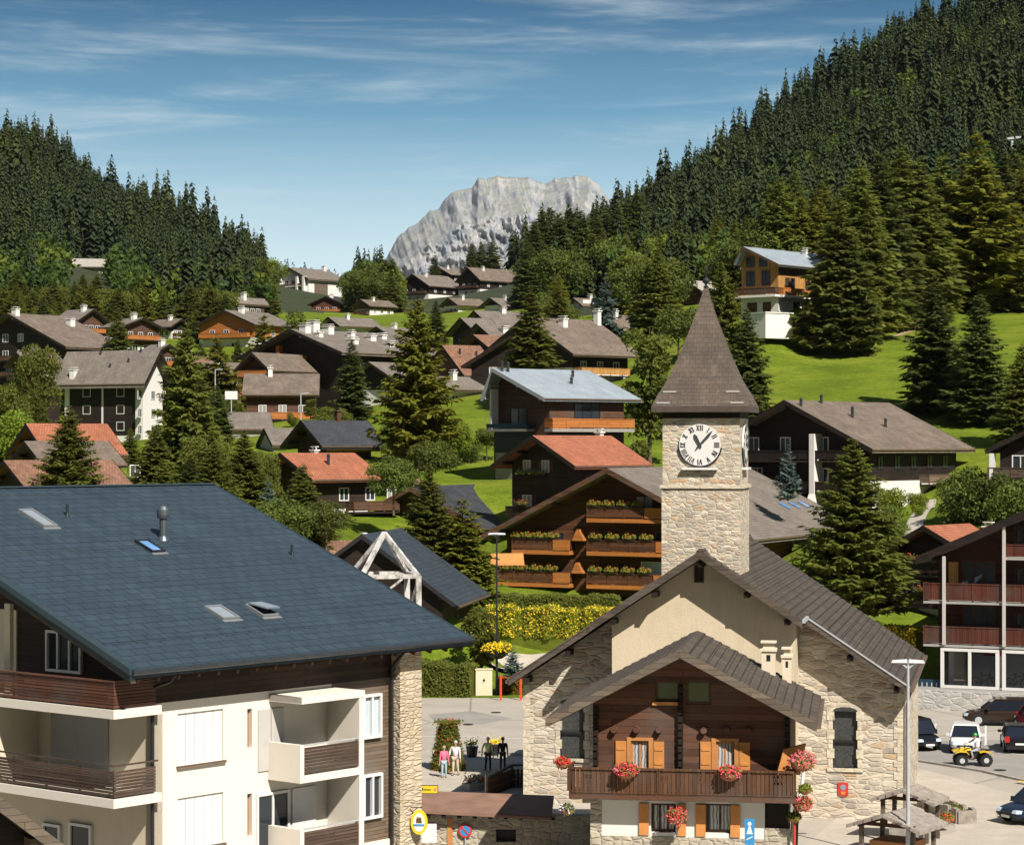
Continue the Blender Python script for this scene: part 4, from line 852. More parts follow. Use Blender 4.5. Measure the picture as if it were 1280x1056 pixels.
# left: terracotta stepped chalet in front of it
g = P_((32, 529), 222, 58, (58, 558), 134, hw=5.2, drop=2.9)
H('h6', 'dark_chalet', 'dark chalet with terracotta roof in front of the white and dark block', g, roof='terracotta', wall='black_brown_wood', og=1.2, oe=.9, feats=WN('R', (5, 8), 1.6))
g = P_((30, 551), 212, 56, (46, 573), 135, hw=4.2, drop=2.1)
H('h6b', 'brown_chalet', 'stepped chalet wing with grey-brown roof left of the bushy conifer', g, roof='brown_roof', wall='black_brown_wood', og=1.0, oe=.8)
g = P_((4, 575), 202, 54, (30, 599), 140, hw=4.6, drop=2.4)
H('h6c', 'brown_chalet', 'lowest stepped wing with faded terracotta roof left of the bushy conifer', g, roof='old_terracotta', wall='black_brown_wood', og=1.0, oe=.8)
# more roofs packed between the landmarks
for pk, Y, al, ev, eu, lb, rf, wl in (
  ((250, 452), 372, 55, (262, 466), 300, 'chalet with brown roof behind the slender larch', 'brown_roof', 'brown_wood'),
  ((300, 442), 395, 48, (312, 455), 345, 'low chalet with grey roof behind the balconied wing', 'grey_roof', 'dark_wood'),
  ((410, 396), 470, 52, (424, 407), 465, 'grey-roofed chalet above the long apartment chalet', 'grey_roof', 'brown_wood'),
  ((470, 408), 430, 40, (488, 420), 520, 'grey-roofed chalet behind the top of the tall golden conifer', 'grey_roof', 'dark_wood'),
  ((560, 372), 560, 50, (572, 381), 600, 'small brown chalet below the dark hilltop chalet', 'brown_roof', 'brown_wood'),
  ((612, 372), 520, 46, (626, 382), 655, 'small chalet with grey roof above the clustered roofs', 'grey_roof', 'dark_wood'),
  ((228, 398), 500, -50, (214, 408), 196, 'small chalet with dark roof left of the red-brown gabled chalet', 'brown_roof', 'dark_wood'),
  ((450, 374), 640, 45, (462, 382), 486, 'tiny chalet with brown roof in the trees under the skyline', 'brown_roof', 'brown_wood'),
  ((716, 372), 470, 52, (728, 382), 765, 'brown-roofed chalet among the trees left of the blue spruce', 'brown_roof', 'dark_wood'),
  ((540, 470), 300, 52, (556, 486), 600, 'low chalet with grey roof right of the tall golden conifer', 'grey_roof', 'brown_wood'),
  ((120, 452), 400, 40, (134, 466), 150, 'chalet with grey roof behind the white and dark block', 'grey_roof', 'brown_wood'),
  ((20, 440), 360, 50, (36, 456), 70, 'low chalet with brown roof below the large left chalet', 'brown_roof', 'dark_wood')):
    g = P_(pk, Y, al, ev, eu); W_ = g['hw'] - 1; sd = 'R' if al > 0 else 'L'
    H('x%d' % pk[0], 'hill_chalet', lb, g, roof=rf, wall=wl, base='white_plaster', split=2.0, chim=[('stone', .15 if al > 0 else -.15, .4, .7, .4)], feats=WN('F', fr(3, -W_ * .8, W_ * .8), 1.3, 1.1, 1.2) + WN(sd, fr(3, .5, max(4, g['L'] - 2.5)), 1.3, 1.1, 1.1) + [('bal', 'F', -W_ * .9, W_ * .9, 2.3, 1.1, dict(rail='brown_wood'))])
# upper left
g = P_((8, 391), 430, 38, (82, 433), 85)
H('h1', 'large_chalet', 'large chalet with rust-streaked brown roof and white windows at the far left', g, roof='brown_roof', wall='dark_wood', og=1.5, oe=1.4, rt=.4, chim=[('stone', .05, .1, 1.0, .6), ('stone', .3, .75, 1.0, .7), ('stone', .8, .9, .6, .6)],
  feats=WN('F', (-6, -2, 2.2), 1.0 - 3, 1.6, 1.5, bars=1) + WN('F', (-9, -6, -2, 2.2, 5.4), 1.0, 1.6, 1.5) + WN('F', (-9, -5, -1, 3, 6.5), 4.0, 1.6, 1.6, pane='pane') + [('bal', 'F', -12, 10, d, 1.3, dict(rail='brown_wood')) for d in (2.2, 5.1)])
for nm, pk, Y, al, ev, eu, lb, rf, wl in (
  ('h2', (118, 386), 480, -52, (98, 400), 84, 'small chalet with light grey roof uphill behind the large left chalet', 'grey_roof', 'brown_wood'),
  ('h3', (180, 397), 470, -54, (152, 408), 152, 'small chalet with flat grey roof right of the short dark spruce on the left', 'grey_roof', 'brown_wood'),
  ('h4', (279, 387), 455, 32, (318, 405), 300, 'red-brown gabled chalet with pale roof on the left slope', 'grey_roof', 'orange_wood'),
  ('h4b', (292, 371), 500, 40, (298, 379), 286, 'tiny chalet with pale roof right above the red-brown gabled chalet', 'grey_roof', 'brown_wood'),
  ('h22', (407, 370), 720, 14, (430, 380), 415, 'small gabled chalet with red balconies below the white hilltop block', 'dark_roof', 'red_wood'),
  ('h23', (515, 342), 800, 40, (536, 357), 560, 'dark hilltop chalet with grey roof at the foot of the grey mountain', 'grey_roof', 'dark_wood'),
  ('h24', (584, 334), 800, 46, (600, 350), 640, 'wide hilltop chalet with brown roof under the three dark spruces', 'brown_roof', 'dark_wood'),
  ('h23b', (548, 334), 850, 50, (552, 343), 578, 'grey-roofed chalet tucked behind the dark hilltop chalet', 'grey_roof', 'dark_wood'),
  ('h25', (650, 341), 690, 46, (661, 352), 677, 'small hilltop chalet with orange tile roof at the forest edge', 'terracotta', 'dark_wood'),
  ('h26', (212, 430), 430, -50, (195, 440), 188, 'small grey-roofed chalet behind the top of the tall left spruce', 'grey_roof', 'brown_wood'),
  ('h26b', (222, 445), 380, 60, (212, 466), 262, 'chalet with terracotta roof right of the white and dark block', 'old_terracotta', 'brown_wood')):
    kw = {}
    if nm in ('h26b',): kw = dict(hw=5, drop=3)
    if nm == 'h4b': kw = dict(L=9)
    if nm == 'h22': kw = dict(L=10)
    if nm == 'h4': kw = dict(L=14)
    if nm == 'h23b': kw = dict(hw=7, drop=3)
    g = P_(pk, Y, al, ev, None if 'L' in kw else eu, **kw)
    sd = 'R' if al > 0 else 'L'; W_ = g['hw'] - 1
    fs = WN('F', fr(3, -W_ * .8, W_ * .8), 1.5, 1.3, 1.3, pane='pane') + WN(sd, fr(3, 1, g['L'] - 3), 1.5, 1.2, 1.2) + [('bal', 'F', -W_ * .9, W_ * .9, 2.5, 1.2, dict(rail='orange_wood' if wl != 'dark_wood' else 'brown_wood'))] + WN('F', fr(2, -W_ * .6, W_ * .6), 4.2, 1.5, 1.6)
    H(nm, 'hill_chalet', lb, g, roof=rf, wall=wl, base='white_plaster', split=2.2, chim=[('stone', .15 if al > 0 else -.15, .3, .9, .5)], feats=fs)
g = P_((86, 323), 640, 80, (90, 330), None, L=12, hw=6, drop=2.6)
H('h30', 'hill_chalet', 'pale-roofed house peeping out of the trees high on the left slope', g, roof='stone_slab', wall='cream_plaster')
# hilltop white block with brown balconies
g = P_((360, 334), 900, 42, (385, 348), 410)
fe = []
for k in range(5):
    fe += [('bal', 'F', -9.5, 8.5, 2.6 + 2.9 * k, 1.6, dict(rail='siding_wood', slab='white_plaster'))] + WN('F', fr(4, -8, 7), 1.2 + 2.9 * k, 2.2, 1.8, pane='pane', bars=1)
fe += [('panel', 'F', q - .5, q + .5, -1, 16, 'white_plaster', 'pillar', 1.7) for q in (-9.6, -5, 5, 8.6)] + [('panel', 'R', 3, 10, 1.5, 15, 'siding_wood')]
H('h21', 'apartment_block', 'white hilltop apartment block with stacked brown balconies and grey gable roof', g, roof='grey_roof', wall='white_plaster', og=1.4, oe=1.2, rt=.5, feats=fe, chim=[('stone', .1, .85, 1.6, .7)])
g = P_((856, 350), 420, 50, (862, 358), None, L=8, hw=4, drop=2)
H('h31', 'hill_chalet', 'small pale-roofed hut glimpsed among the trees left of the spire tip', g, roof='stone_slab', wall='brown_wood')
g = P_((1262, 203), 520, 40, (1275, 212), None, L=12, hw=6, drop=2.6)
H('h32', 'hill_chalet', 'dark-roofed hut high in the trees at the right edge', g, roof='dark_roof', wall='brown_wood')
# right edge
g = P_((1335, 512), 192, 22, (1232, 562), None, L=16)
H('h27', 'dark_chalet', 'dark chalet gable cut by the right edge above the shrubs', g, roof='brown_roof', wall='dark_wood', feats=[('bal', 'F', -6.5, 3, 2.4, 1.2, dict(rail='grey_rail_wood')), ('post', 'F', -6.2, .3, 4, 1.2, .3, 'white_paint')] + WN('F', (-4, -1), 1.2, 1.4, 1.5))
g = P_((1154, 657), 172, 40, (1186, 676), 1212, hw=5.6, drop=2.9)
H('h28', 'dark_chalet', 'dark chalet with terracotta roof and geranium balconies behind the red-brown shop building', g, roof='terracotta', wall='black_brown_wood', base='white_plaster', split=2.4, og=1.2, oe=1.0, chim=[('stone', .45, .75, 1.1, .32)], feats=[('bal', 'F', -3.4, 4.2, .7, .9, dict(rail='black_brown_wood')), ('bal', 'F', -3.4, 4.2, 3.0, .9, dict(rail='black_brown_wood'))] + WN('F', (-1.5, 1.5), 2.0, 1.2, 1.4))
tt, P, a, Hh, hw, dr, L, og, W = HOUSES['h28']; O, u, n = vec_side('F', W, og, L)
fb2 = flower_box(3.6, ('cloth_red', 'broad_leaf'), .9, label='upper red geranium box on the dark chalet behind the shop building', group='geranium boxes on the dark chalet')
fb2.location = tt.matrix_basis @ (O + u * .2 + n * .95 + Vector((0, 0, Hh - dr - .7 + .9))); fb2.rotation_euler = (0, 0, -a)
copy_thing(fb2, tt.matrix_basis @ (O + u * 1.0 + n * .95 + Vector((0, 0, Hh - dr - 3.0 + .9))), -a, 'lower red geranium box on the dark chalet behind the shop building')
tt, P, a, Hh, hw, dr, L, og, W = HOUSES['h15']; O, u, n = vec_side('F', W, og, L)
fb3 = flower_box(3.6, ('flower_white', 'lime_leaf'), 1.0, label='long box of white and lilac flowers under the dark window below the terracotta roof')
fb3.location = tt.matrix_basis @ (O + u * -1.2 + n * .3 + Vector((0, 0, Hh - dr - 1.0))); fb3.rotation_euler = (0, 0, -a)
fb4 = flower_box(1.2, ('flower_red', 'broad_leaf'), 1.0, label='left red flower box on the low balcony under the terracotta roof', group='red boxes under the terracotta roof')
fb4.location = tt.matrix_basis @ (O + u * -1.6 + n * 1.0 + Vector((0, 0, Hh - dr - 4.6 + .9))); fb4.rotation_euler = (0, 0, -a)
copy_thing(fb4, tt.matrix_basis @ (O + u * 2.4 + n * 1.0 + Vector((0, 0, Hh - dr - 4.6 + .9))), -a, 'right red flower box on the low balcony under the terracotta roof')
# low building behind the truss with dark metal roof
g = P_((452, 668), 166, 9, (572, 757), None, L=13.5)
H('h13', 'metal_roofed_building', 'low building with smooth dark blue-grey metal roof behind the white truss mast', g, roof='slate_blue_roof', wall='dark_wood', base='white_plaster', split=1.0, og=.6, oe=1.2, rt=.22, fascia='dark_metal', cat='building', feats=[('win', 'R', 5.5, 1.6, 1.0, 1.0, dict(pane='sky_glass', frame='blue_metal'))] + WN('F', (2, 4), 1.6))
g = P_((398, 676), 172, 60, (420, 700), None, L=4.2, hw=3.0, drop=1.3)
H('h13b', 'small_building', 'small building with worn pinkish-grey roof just beyond the slate-blue ridge', g, roof='old_terracotta', wall='dark_wood', og=.5, oe=.5, cat='building', chim=[('stone', .2, .8, .4, .25)])
# ------------------------------------------------------------------ frames
class Frame:
    """a building's own axes: x across its front, y going back, z from the square"""
    def __init__(s, P, al): s.P = Vector((P[0], P[1], 0)); s.a = R(al); s.x = Vector((math.cos(s.a), -math.sin(s.a), 0)); s.y = Vector((math.sin(s.a), math.cos(s.a), 0))
    def px(s, u, v, y=0.0):
        o = s.P + s.y * y; d, z = on_plane(u, v, o, s.x); return d, z
    def side(s, u, v, x=0.0):
        o = s.P + s.x * x; d, z = on_plane(u, v, o, s.y); return d, z
    def w(s, x, y, z): return s.P + s.x * x + s.y * y + Vector((0, 0, z))
def wall_holes(mb, x0, x1, z0, z1, y0, y1, holes, m=0, top=None):
    """wall slab with rectangular openings; holes = (x0,x1,z0,z1)"""
    xs = sorted({x0, x1, *[h[0] for h in holes], *[h[1] for h in holes]}); zs = sorted({z0, z1, *[h[2] for h in holes], *[h[3] for h in holes]})
    for i in range(len(xs) - 1):
        run = None
        for j in range(len(zs) - 1):
            cx, cz = (xs[i] + xs[i + 1]) / 2, (zs[j] + zs[j + 1]) / 2
            hole = any(h[0] < cx < h[1] and h[2] < cz < h[3] for h in holes)
            if hole:
                if run is not None: mb.box(xs[i], xs[i + 1], y0, y1, run, zs[j], m); run = None
            elif run is None: run = zs[j]
        if run is not None: mb.box(xs[i], xs[i + 1], y0, y1, run, zs[-1], m)
def stepped(mb, hw, H, drop, y0, y1, s, row=.3, lip=.045, th=.22, x0=0.0, x1=None):
    """one roof slope whose courses really step"""
    x1 = hw if x1 is None else x1; sl = drop / hw; n = max(1, int(round((x1 - x0) / (row * math.cos(math.atan(sl)))))); pts = []
    for i in range(n):
        a = x0 + (x1 - x0) * i / n; b = x0 + (x1 - x0) * (i + 1) / n
        pts += [(s * a, y0, H - a * sl), (s * b, y0, H - b * sl + lip)]
    pts += [(s * x1, y0, H - x1 * sl - th), (s * x0, y0, H - x0 * sl - th)]
    mb.prism(pts, (0, y1 - y0, 0))

# ------------------------------------------------------------------ church
wood('weathered_dark', (.12, .095, .075), .2, False, .3)
CA = 12.0
pc = place((875, 690), 105.0, CA, (1135, 866), 935)
ch = Frame(pc['P'], CA); cH = pc['P'].z; chw = pc['hw']; cdr = pc['drop']; cL = pc['L']; csl = cdr / chw
church = thing('church', 'rough stone church with grey slab roof, plastered gable bay and clock tower', 'church', tuple(ch.P), -ch.a)
JOG = 2.0; BY = 1.2; MY = BY + JOG       # bay wall, main wall
bxl = ch.px(765, 800, BY)[0]; bxr = ch.px(993, 800, BY)[0]; wl = ch.px(655, 900, MY)[0]; wr = ch.px(1130, 900, MY)[0]
jx = ch.px(1003, 790, 0)[0]
print('church', pc, 'bay', bxl, bxr, 'walls', wl, wr, 'jog', jx)
CT = .32
uz = lambda q: cH - CT - abs(q) * csl
# roof
for s, xx in ((1, jx), (-1, -bxl + .8)):
    mb = MB(); stepped(mb, chw, cH, cdr, 0, cL, s, .34, .05, CT - .1, 0, xx)
    stepped(mb, chw, cH, cdr, JOG, cL, s, .34, .05, CT - .1, xx, chw)
    rf = mb.build('roof', 'church_tile', church)
    mb = MB(); mb.prism([(0, -.05, cH + .07), (s * xx, -.05, cH - xx * csl + .07), (s * xx, -.05, cH - xx * csl - .30), (0, -.05, cH - .30)], (0, .048, 0)); mb.build('verge_board', 'weathered_dark', rf)
    mb = MB(); mb.prism([(s * xx, JOG - .05, cH - xx * csl + .07), (s * chw, JOG - .05, cH - chw * csl + .07), (s * chw, JOG - .05, cH - chw * csl - .26), (s * xx, JOG - .05, cH - xx * csl - .26)], (0, .048, 0)); mb.build('verge_board', 'weathered_dark', rf)
    mb = MB(); mb.prism([(s * xx, JOG - .09, cH - xx * csl + .09), (s * chw, JOG - .09, cH - chw * csl + .09), (s * chw, JOG - .09, cH - chw * csl + .01), (s * xx, JOG - .09, cH - xx * csl + .01)], (0, .09, 0)); mb.build('verge_flashing', 'galvanised' if s > 0 else 'weathered_dark', rf)
    mb = MB(); mb.bar((s * (chw + .08), JOG, cH - cdr - .1), (s * (chw + .08), cL, cH - cdr - .1), .16, .14); mb.build('gutter', 'copper_gutter', rf)
mb = MB(); mb.bar((jx + .05, -.05, cH - jx * csl), (jx + .05, JOG, cH - jx * csl + .03), .12, .16); mb.build('flashing', 'galvanised', church)
mb = MB(); mb.prism([(-.22, 0, cH - .08), (.22, 0, cH - .08), (.1, 0, cH + .12), (-.1, 0, cH + .12)], (0, cL, 0)); mb.build('ridge_cap', 'church_tile', church)
# bay with plaster
bw = ch.px(868, 706, BY), ch.px(880, 728, BY); h = (bw[0][0], bw[1][0], bw[1][1], bw[0][1])
mb = MB(); zc = uz(max(-bxl, bxr))
wall_holes(mb, bxl, bxr, 0, zc, BY, BY + .5, [])
mb.prism([(bxl, BY, zc), (h[0], BY, zc), (h[0], BY, uz(h[0])), (bxl, BY, uz(bxl))], (0, .5, 0)); mb.prism([(h[1], BY, zc), (bxr, BY, zc), (bxr, BY, uz(bxr)), (h[1], BY, uz(h[1]))], (0, .5, 0))
mb.prism([(h[0], BY, zc), (h[1], BY, zc), (h[1], BY, h[2]), (h[0], BY, h[2])], (0, .5, 0)); mb.prism([(h[0], BY, h[3]), (h[1], BY, h[3]), (h[1], BY, uz(h[1])), (h[0], BY, uz(h[0]))], (0, .5, 0))
for q in (bxl, bxr - .5): mb.prism([(q, BY + .5, 0), (q + .5, BY + .5, 0), (q + .5, BY + .5, uz(q + .5)), (q, BY + .5, uz(q))], (0, JOG, 0))
mb.build('bay_wall', 'church_plaster', church)
window(church, (sum(h[:2]) / 2, BY - .012, sum(h[2:]) / 2), (1, 0, 0), (0, -1, 0), h[1] - h[0], h[3] - h[2], 'brown_wood', 'black', .05)
# main walls with tall segmental windows
wn = []
for (u0, u1, v0, v1) in ((1041, 1072, 888, 960), (700, 731, 878, 948)):
    a0 = ch.px(u0, v0, MY); a1 = ch.px(u1, v1, MY); wn.append((a0[0], a1[0], a1[1], a0[1]))
for (x0, x1, hs) in ((bxr, wr, wn[0]), (wl, bxl, wn[1])):
    mb = MB(); zl = min(uz(x0), uz(x1)) if hs[3] < min(uz(x0), uz(x1)) else hs[3] + .05
    wall_holes(mb, x0, x1, 0, zl, MY, MY + .7, [hs])
    pts = [(x0, MY, zl), (x1, MY, zl)] + ([(x1, MY, uz(x1))] if uz(x1) > zl + .01 else []) + ([(x0, MY, uz(x0))] if uz(x0) > zl + .01 else [])
    if len(pts) > 2: mb.prism(pts, (0, .7, 0))
    mb.build('wall', 'church_stone', church)
    cx = (hs[0] + hs[1]) / 2; ww = hs[1] - hs[0]; hh = hs[3] - hs[2]
    # surround, lintel, sill
    mb = MB()
    for q, n_ in ((hs[0] - .2, 6), (hs[1], 6)):
        for i in range(n_): mb.box(q - (.06 if i % 2 else 0), q + .2 + (.06 if i % 2 else 0), MY - .03, MY + .2, hs[2] + hh * i / n_ + .01, hs[2] + hh * (i + 1) / n_ - .01)
    mb.box(hs[0] - .25, hs[1] + .25, MY - .08, MY + .3, hs[2] - .16, hs[2])
    arch = [(cx - ww / 2 - .2, MY - .03, hs[3])] + [(cx + (ww / 2 + .2) * math.cos(t_), MY - .03, hs[3] + .02 + .34 * math.sin(t_)) for t_ in [math.pi - math.pi * k / 8 for k in range(9)]] + [(cx + ww / 2 + .2, MY - .03, hs[3])]
    mb.prism(arch, (0, .25, 0)); mb.build('window_surround', 'quoin_stone', church)
    mb = MB(); n_ = 1
    for i in range(n_ + 1): z_ = hs[2] + hh * i / n_; mb.box(hs[0], hs[1], MY + .12, MY + .17, z_ - .02, z_ + .02)
    for i in range(2): x_ = hs[0] + ww * i; mb.box(x_ - .03, x_ + .03, MY + .11, MY + .16, hs[2], hs[3])
    mb.box(hs[0], hs[1], MY + .08, MY + .18, hs[2] + hh * .46 - .05, hs[2] + hh * .46 + .05)
    hd = [(cx + ww / 2 * math.cos(t_), MY - .045, hs[3] - .01 + .2 * math.sin(t_)) for t_ in [math.pi - math.pi * k / 8 for k in range(9)]]
    wf = mb.build('window', 'dark_metal', church); MB().prism(hd, (0, .04, 0)).build('window_head', 'pane_lead', wf)
    mb = MB(); mb = MB(); mb.box(hs[0], hs[1], MY + .2, MY + .24, hs[2], hs[3]); mb.build('pane', 'pane_lead', wf)
mb = MB(); mb.box(wr - .7, wr, MY + .7, cL - .6, 0, uz(wr)); mb.box(wl, wl + .7, MY + .7, cL - .6, 0, uz(wl)); mb.prism([(wl, cL - .6, 0), (wr, cL - .6, 0), (wr, cL - .6, uz(wr)), (0, cL - .6, uz(0)), (wl, cL - .6, uz(wl))], (0, .4, 0)); mb.build('side_wall', 'church_stone', church)
for xa_, xb_, sd_ in ((wr, 0, 1), (wl, 0, -1)):
    mb = MB(); r = random.Random(3); z = 0
    while z < uz(wr) - .4:      # dressed corner stones
        hh = r.uniform(.22, .36); k = .45 if int(z * 3) % 2 else .3
        x0_, x1_ = (xa_ - k, xa_ + .03) if sd_ > 0 else (xa_ - .03, xa_ + k); mb.box(x0_, x1_, MY - .03, MY + .3, z, z + hh - .012); z += hh
    mb.build('quoins', 'quoin_stone', church)
for x_ in (wr + .12,):
    mb = MB(); mb.tube([(chw + .05, MY - .2, cH - cdr - .15), (x_, MY - .12, cH - cdr - .9), (x_, MY - .12, .1)], .055); mb.build('downpipe', 'copper_gutter', church)
for q, yy in ((0, 0), (-bxl - .1, 0), (-(-bxl * .5), 0), (bxr - .2, 0)): pass
for xq, y0_, y1_ in ((0, .1, BY), (bxl * .5, .1, BY), (bxl + .2, .1, BY), (bxr * .5, .1, BY), (bxr - .25, .1, BY), (wl + .3, JOG + .1, MY), ((wl + bxl) / 2, JOG + .1, MY), (wr - .3, JOG + .1, MY), ((wr + bxr) / 2, JOG + .1, MY)):
    mb = MB(); mb.box(xq - .11, xq + .11, y0_, y1_ + .05, uz(xq) - .27 - .11 * csl, uz(xq) - .03 - .11 * csl); mb.build('purlin', 'dark_wood', church)
# tower
TY = 1.3; tl = ch.px(827, 600, TY)[0]; trr = ch.px(925.5, 600, TY)[0]; TW = trr - tl; zs1 = ch.px(870, 608, TY)[1]; zt = ch.px(870, 515, TY)[1]
print('tower width', TW, 'z', zs1, zt)
tc_ = ((tl + trr) / 2, TY + TW / 2); th2 = TW / 2
mb = MB(); mb.box(tl, trr, TY, TY + TW, cH - 4, zs1 - .06); mb.box(tl + .04, trr - .04, TY + .04, TY + TW - .04, zs1 - .06, zt + .1)
tower = mb.build('tower', 'tower_stone', church)
mb = MB(); mb.box(tl - .09, trr + .09, TY - .09, TY + TW + .09, zs1 - .08, zs1 + .02); mb.box(tl - .05, trr + .05, TY - .05, TY + TW + .05, zs1 + .02, zs1 + .07); mb.build('string_course', 'quoin_stone', tower)
mb = MB(); mb.box(tl + .02, trr - .02, TY + .02, TY + TW - .02, zt - .28, zt - .02); mb.build('frieze', 'dark_wood', tower)
def vz(v): return ch.px(881, v, TY)[1]
prof = [(2.42, zt), (2.42, zt + .27), (2.40, zt + .28), (2.13, vz(493)), (1.70, vz(474)), (1.16, vz(441)), (.53, vz(396)), (.25, vz(372)), (.09, vz(356))]
mb = MB(); K = TW / 3.75 * .955
for i in range(len(prof) - 1):
    (r0, z0_), (r1, z1_) = prof[i], prof[i + 1]; r0 *= K; r1 *= K
    for k in range(4):
        a0, a1 = math.pi / 4 + k * math.pi / 2, math.pi / 4 + (k + 1) * math.pi / 2; q = math.sqrt(2)
        c = lambda rr, aa, zz: (tc_[0] + rr * q * math.cos(aa), tc_[1] + rr * q * math.sin(aa), zz)
        mb.poly([c(r0, a0, z0_), c(r0, a1, z0_), c(r1, a1, z1_), c(r1, a0, z1_)], 1 if i == 0 else 0)
mb.poly([c(2.42 * K, math.pi / 4 + k * math.pi / 2, zt) for k in (3, 2, 1, 0)], 1)
spire = mb.build('spire', ['spire_slate', 'spire_fascia'], tower)
mb = MB(); zf = vz(356); mb.lathe([(.1, 0), (.12, .1), (.05, .14), (.05, .2), (.14, .26), (.17, .36), (.12, .46), (.03, .52), (.02, 1.05)], (tc_[0], tc_[1], zf - .05), 10); mb.bar((tc_[0] - .16, tc_[1], zf + .85), (tc_[0] + .16, tc_[1], zf + .85), .03, .03); mb.build('finial', 'dark_metal', spire)
for u_, v_, r_, z_ in ((836, 489, 2.06, vz(489.5)), (915, 489, 2.06, vz(489.5)), (829, 503, 2.33, vz(503.5)), (921, 503, 2.33, vz(503.5))):
    x_ = ch.px(u_, v_, TY - .35)[0]; MB().box(x_ - .3, x_ + .3, tc_[1] - r_ * K - .05, tc_[1] - r_ * K + .1, z_ - .03, z_ + .03).build('snow_guard', 'pale_shutter', spire)
def clock(cx, cy, cz, rz_):
    cl = bpy.data.objects.new('clock', None); cl.location = (cx, cy, cz); cl.rotation_euler = (0, 0, rz_); link(cl, tower)
    rr = .94
    mb = MB(); mb.cyl((0, 0, 0), (0, -.07, 0), rr, rr, 48); d = mb.build('dial', 'white_paint', cl); 
    mb = MB()
    def bar2(a, r0, r1, w_): # radial bar, a clockwise from 12
        s_, c_ = math.sin(a), math.cos(a); mb.bar((s_ * r0, -.082, c_ * r0), (s_ * r1, -.082, c_ * r1), w_, .02, up=(0, 1, 0))
    num = {0: '\\/II', 0.5: ''}
    strokes = {12: 'XII', 1: 'I', 2: 'II', 3: 'III', 4: 'IV', 5: 'V', 6: 'VI', 7: 'VII', 8: 'VIII', 9: 'IX', 10: 'X', 11: 'XI'}
    for hnum, st in strokes.items():
        a = math.radians(30 * hnum); wd = {'I': .085, 'V': .16, 'X': .16}; tot = sum(wd[q] for q in st); x = -tot / 2
        s_, c_ = math.sin(a), math.cos(a)
        def pt(xx, r_): return (s_ * r_ + c_ * xx, -.082, c_ * r_ - s_ * xx)
        for q in st:
            m_ = x + wd[q] / 2; r0, r1 = .65, .89
            if q == 'I': mb.bar(pt(m_, r0), pt(m_, r1), .042, .02, up=(0, 1, 0))
            elif q == 'V': mb.bar(pt(m_, r0), pt(m_ - .055, r1), .04, .02, up=(0, 1, 0)); mb.bar(pt(m_, r0), pt(m_ + .055, r1), .03, .021, up=(0, 1, 0))
            else: mb.bar(pt(m_ - .055, r0), pt(m_ + .055, r1), .04, .02, up=(0, 1, 0)); mb.bar(pt(m_ + .055, r0), pt(m_ - .055, r1), .03, .021, up=(0, 1, 0))
            x += wd[q]
    mb.build('numerals', 'clock_ink', cl)
    for nm, a, r0, r1, w0 in (('hour_hand', math.radians(333), -.14, .55, .10), ('minute_hand', math.radians(43), -.22, .86, .075)):
        s_, c_ = math.sin(a), math.cos(a); m2 = MB(); yy = -.11 if nm[0] == 'h' else -.14
        p = lambda r_, x_: (s_ * r_ + c_ * x_, yy, c_ * r_ - s_ * x_)
        m2.prism([p(r0, -w0 * .4), p(r0, w0 * .4), p(r1 * .75, w0 * .75), p(r1, w0 * .12), p(r1, -w0 * .12), p(r1 * .75, -w0 * .75)], (0, -.02, 0)); m2.build(nm, 'clock_ink', cl)
    mb = MB(); mb.cyl((0, -.07, 0), (0, -.17, 0), .06, .05, 12); mb.build('hub', 'clock_ink', cl)
    mb = MB(); mb.box(-.8, .8, -.22, .02, -1.12, -1.02); mb.build('sill', 'white_paint', cl)
    mb = MB(); n_ = 20; pts = [(.97 * math.cos(math.radians(q)), -.03, .97 * math.sin(math.radians(q))) for q in [188 + (352 - 188) * k / n_ for k in range(n_ + 1)]]
    mb.tube(pts, .045, 6); mb.build('rim', 'dark_metal', cl)
plain('clock_ink', (.05, .055, .065), .5); plain('spire_fascia', (.085, .062, .050), .8, 0, .2)
m, t, b = newmat('pane_lead'); uv = nd(t, 'ShaderNodeUVMap').outputs[0]
vo = nd(t, 'ShaderNodeTexVoronoi'); vo.inputs['Scale'].default_value = 14; t.links.new(uv, vo.inputs['Vector'])
col = ramp(t, vo.outputs['Distance'], [(.2, (.03, .034, .034)), (.7, (.075, .08, .078))]); t.links.new(col, b.inputs['Base Color']); b.inputs['Roughness'].default_value = .3
ccx, ccz = ch.px(875, 556, TY); clock(ccx, TY, ccz, 0)
clock(trr - .02, TY + TW / 2, ccz, R(90))

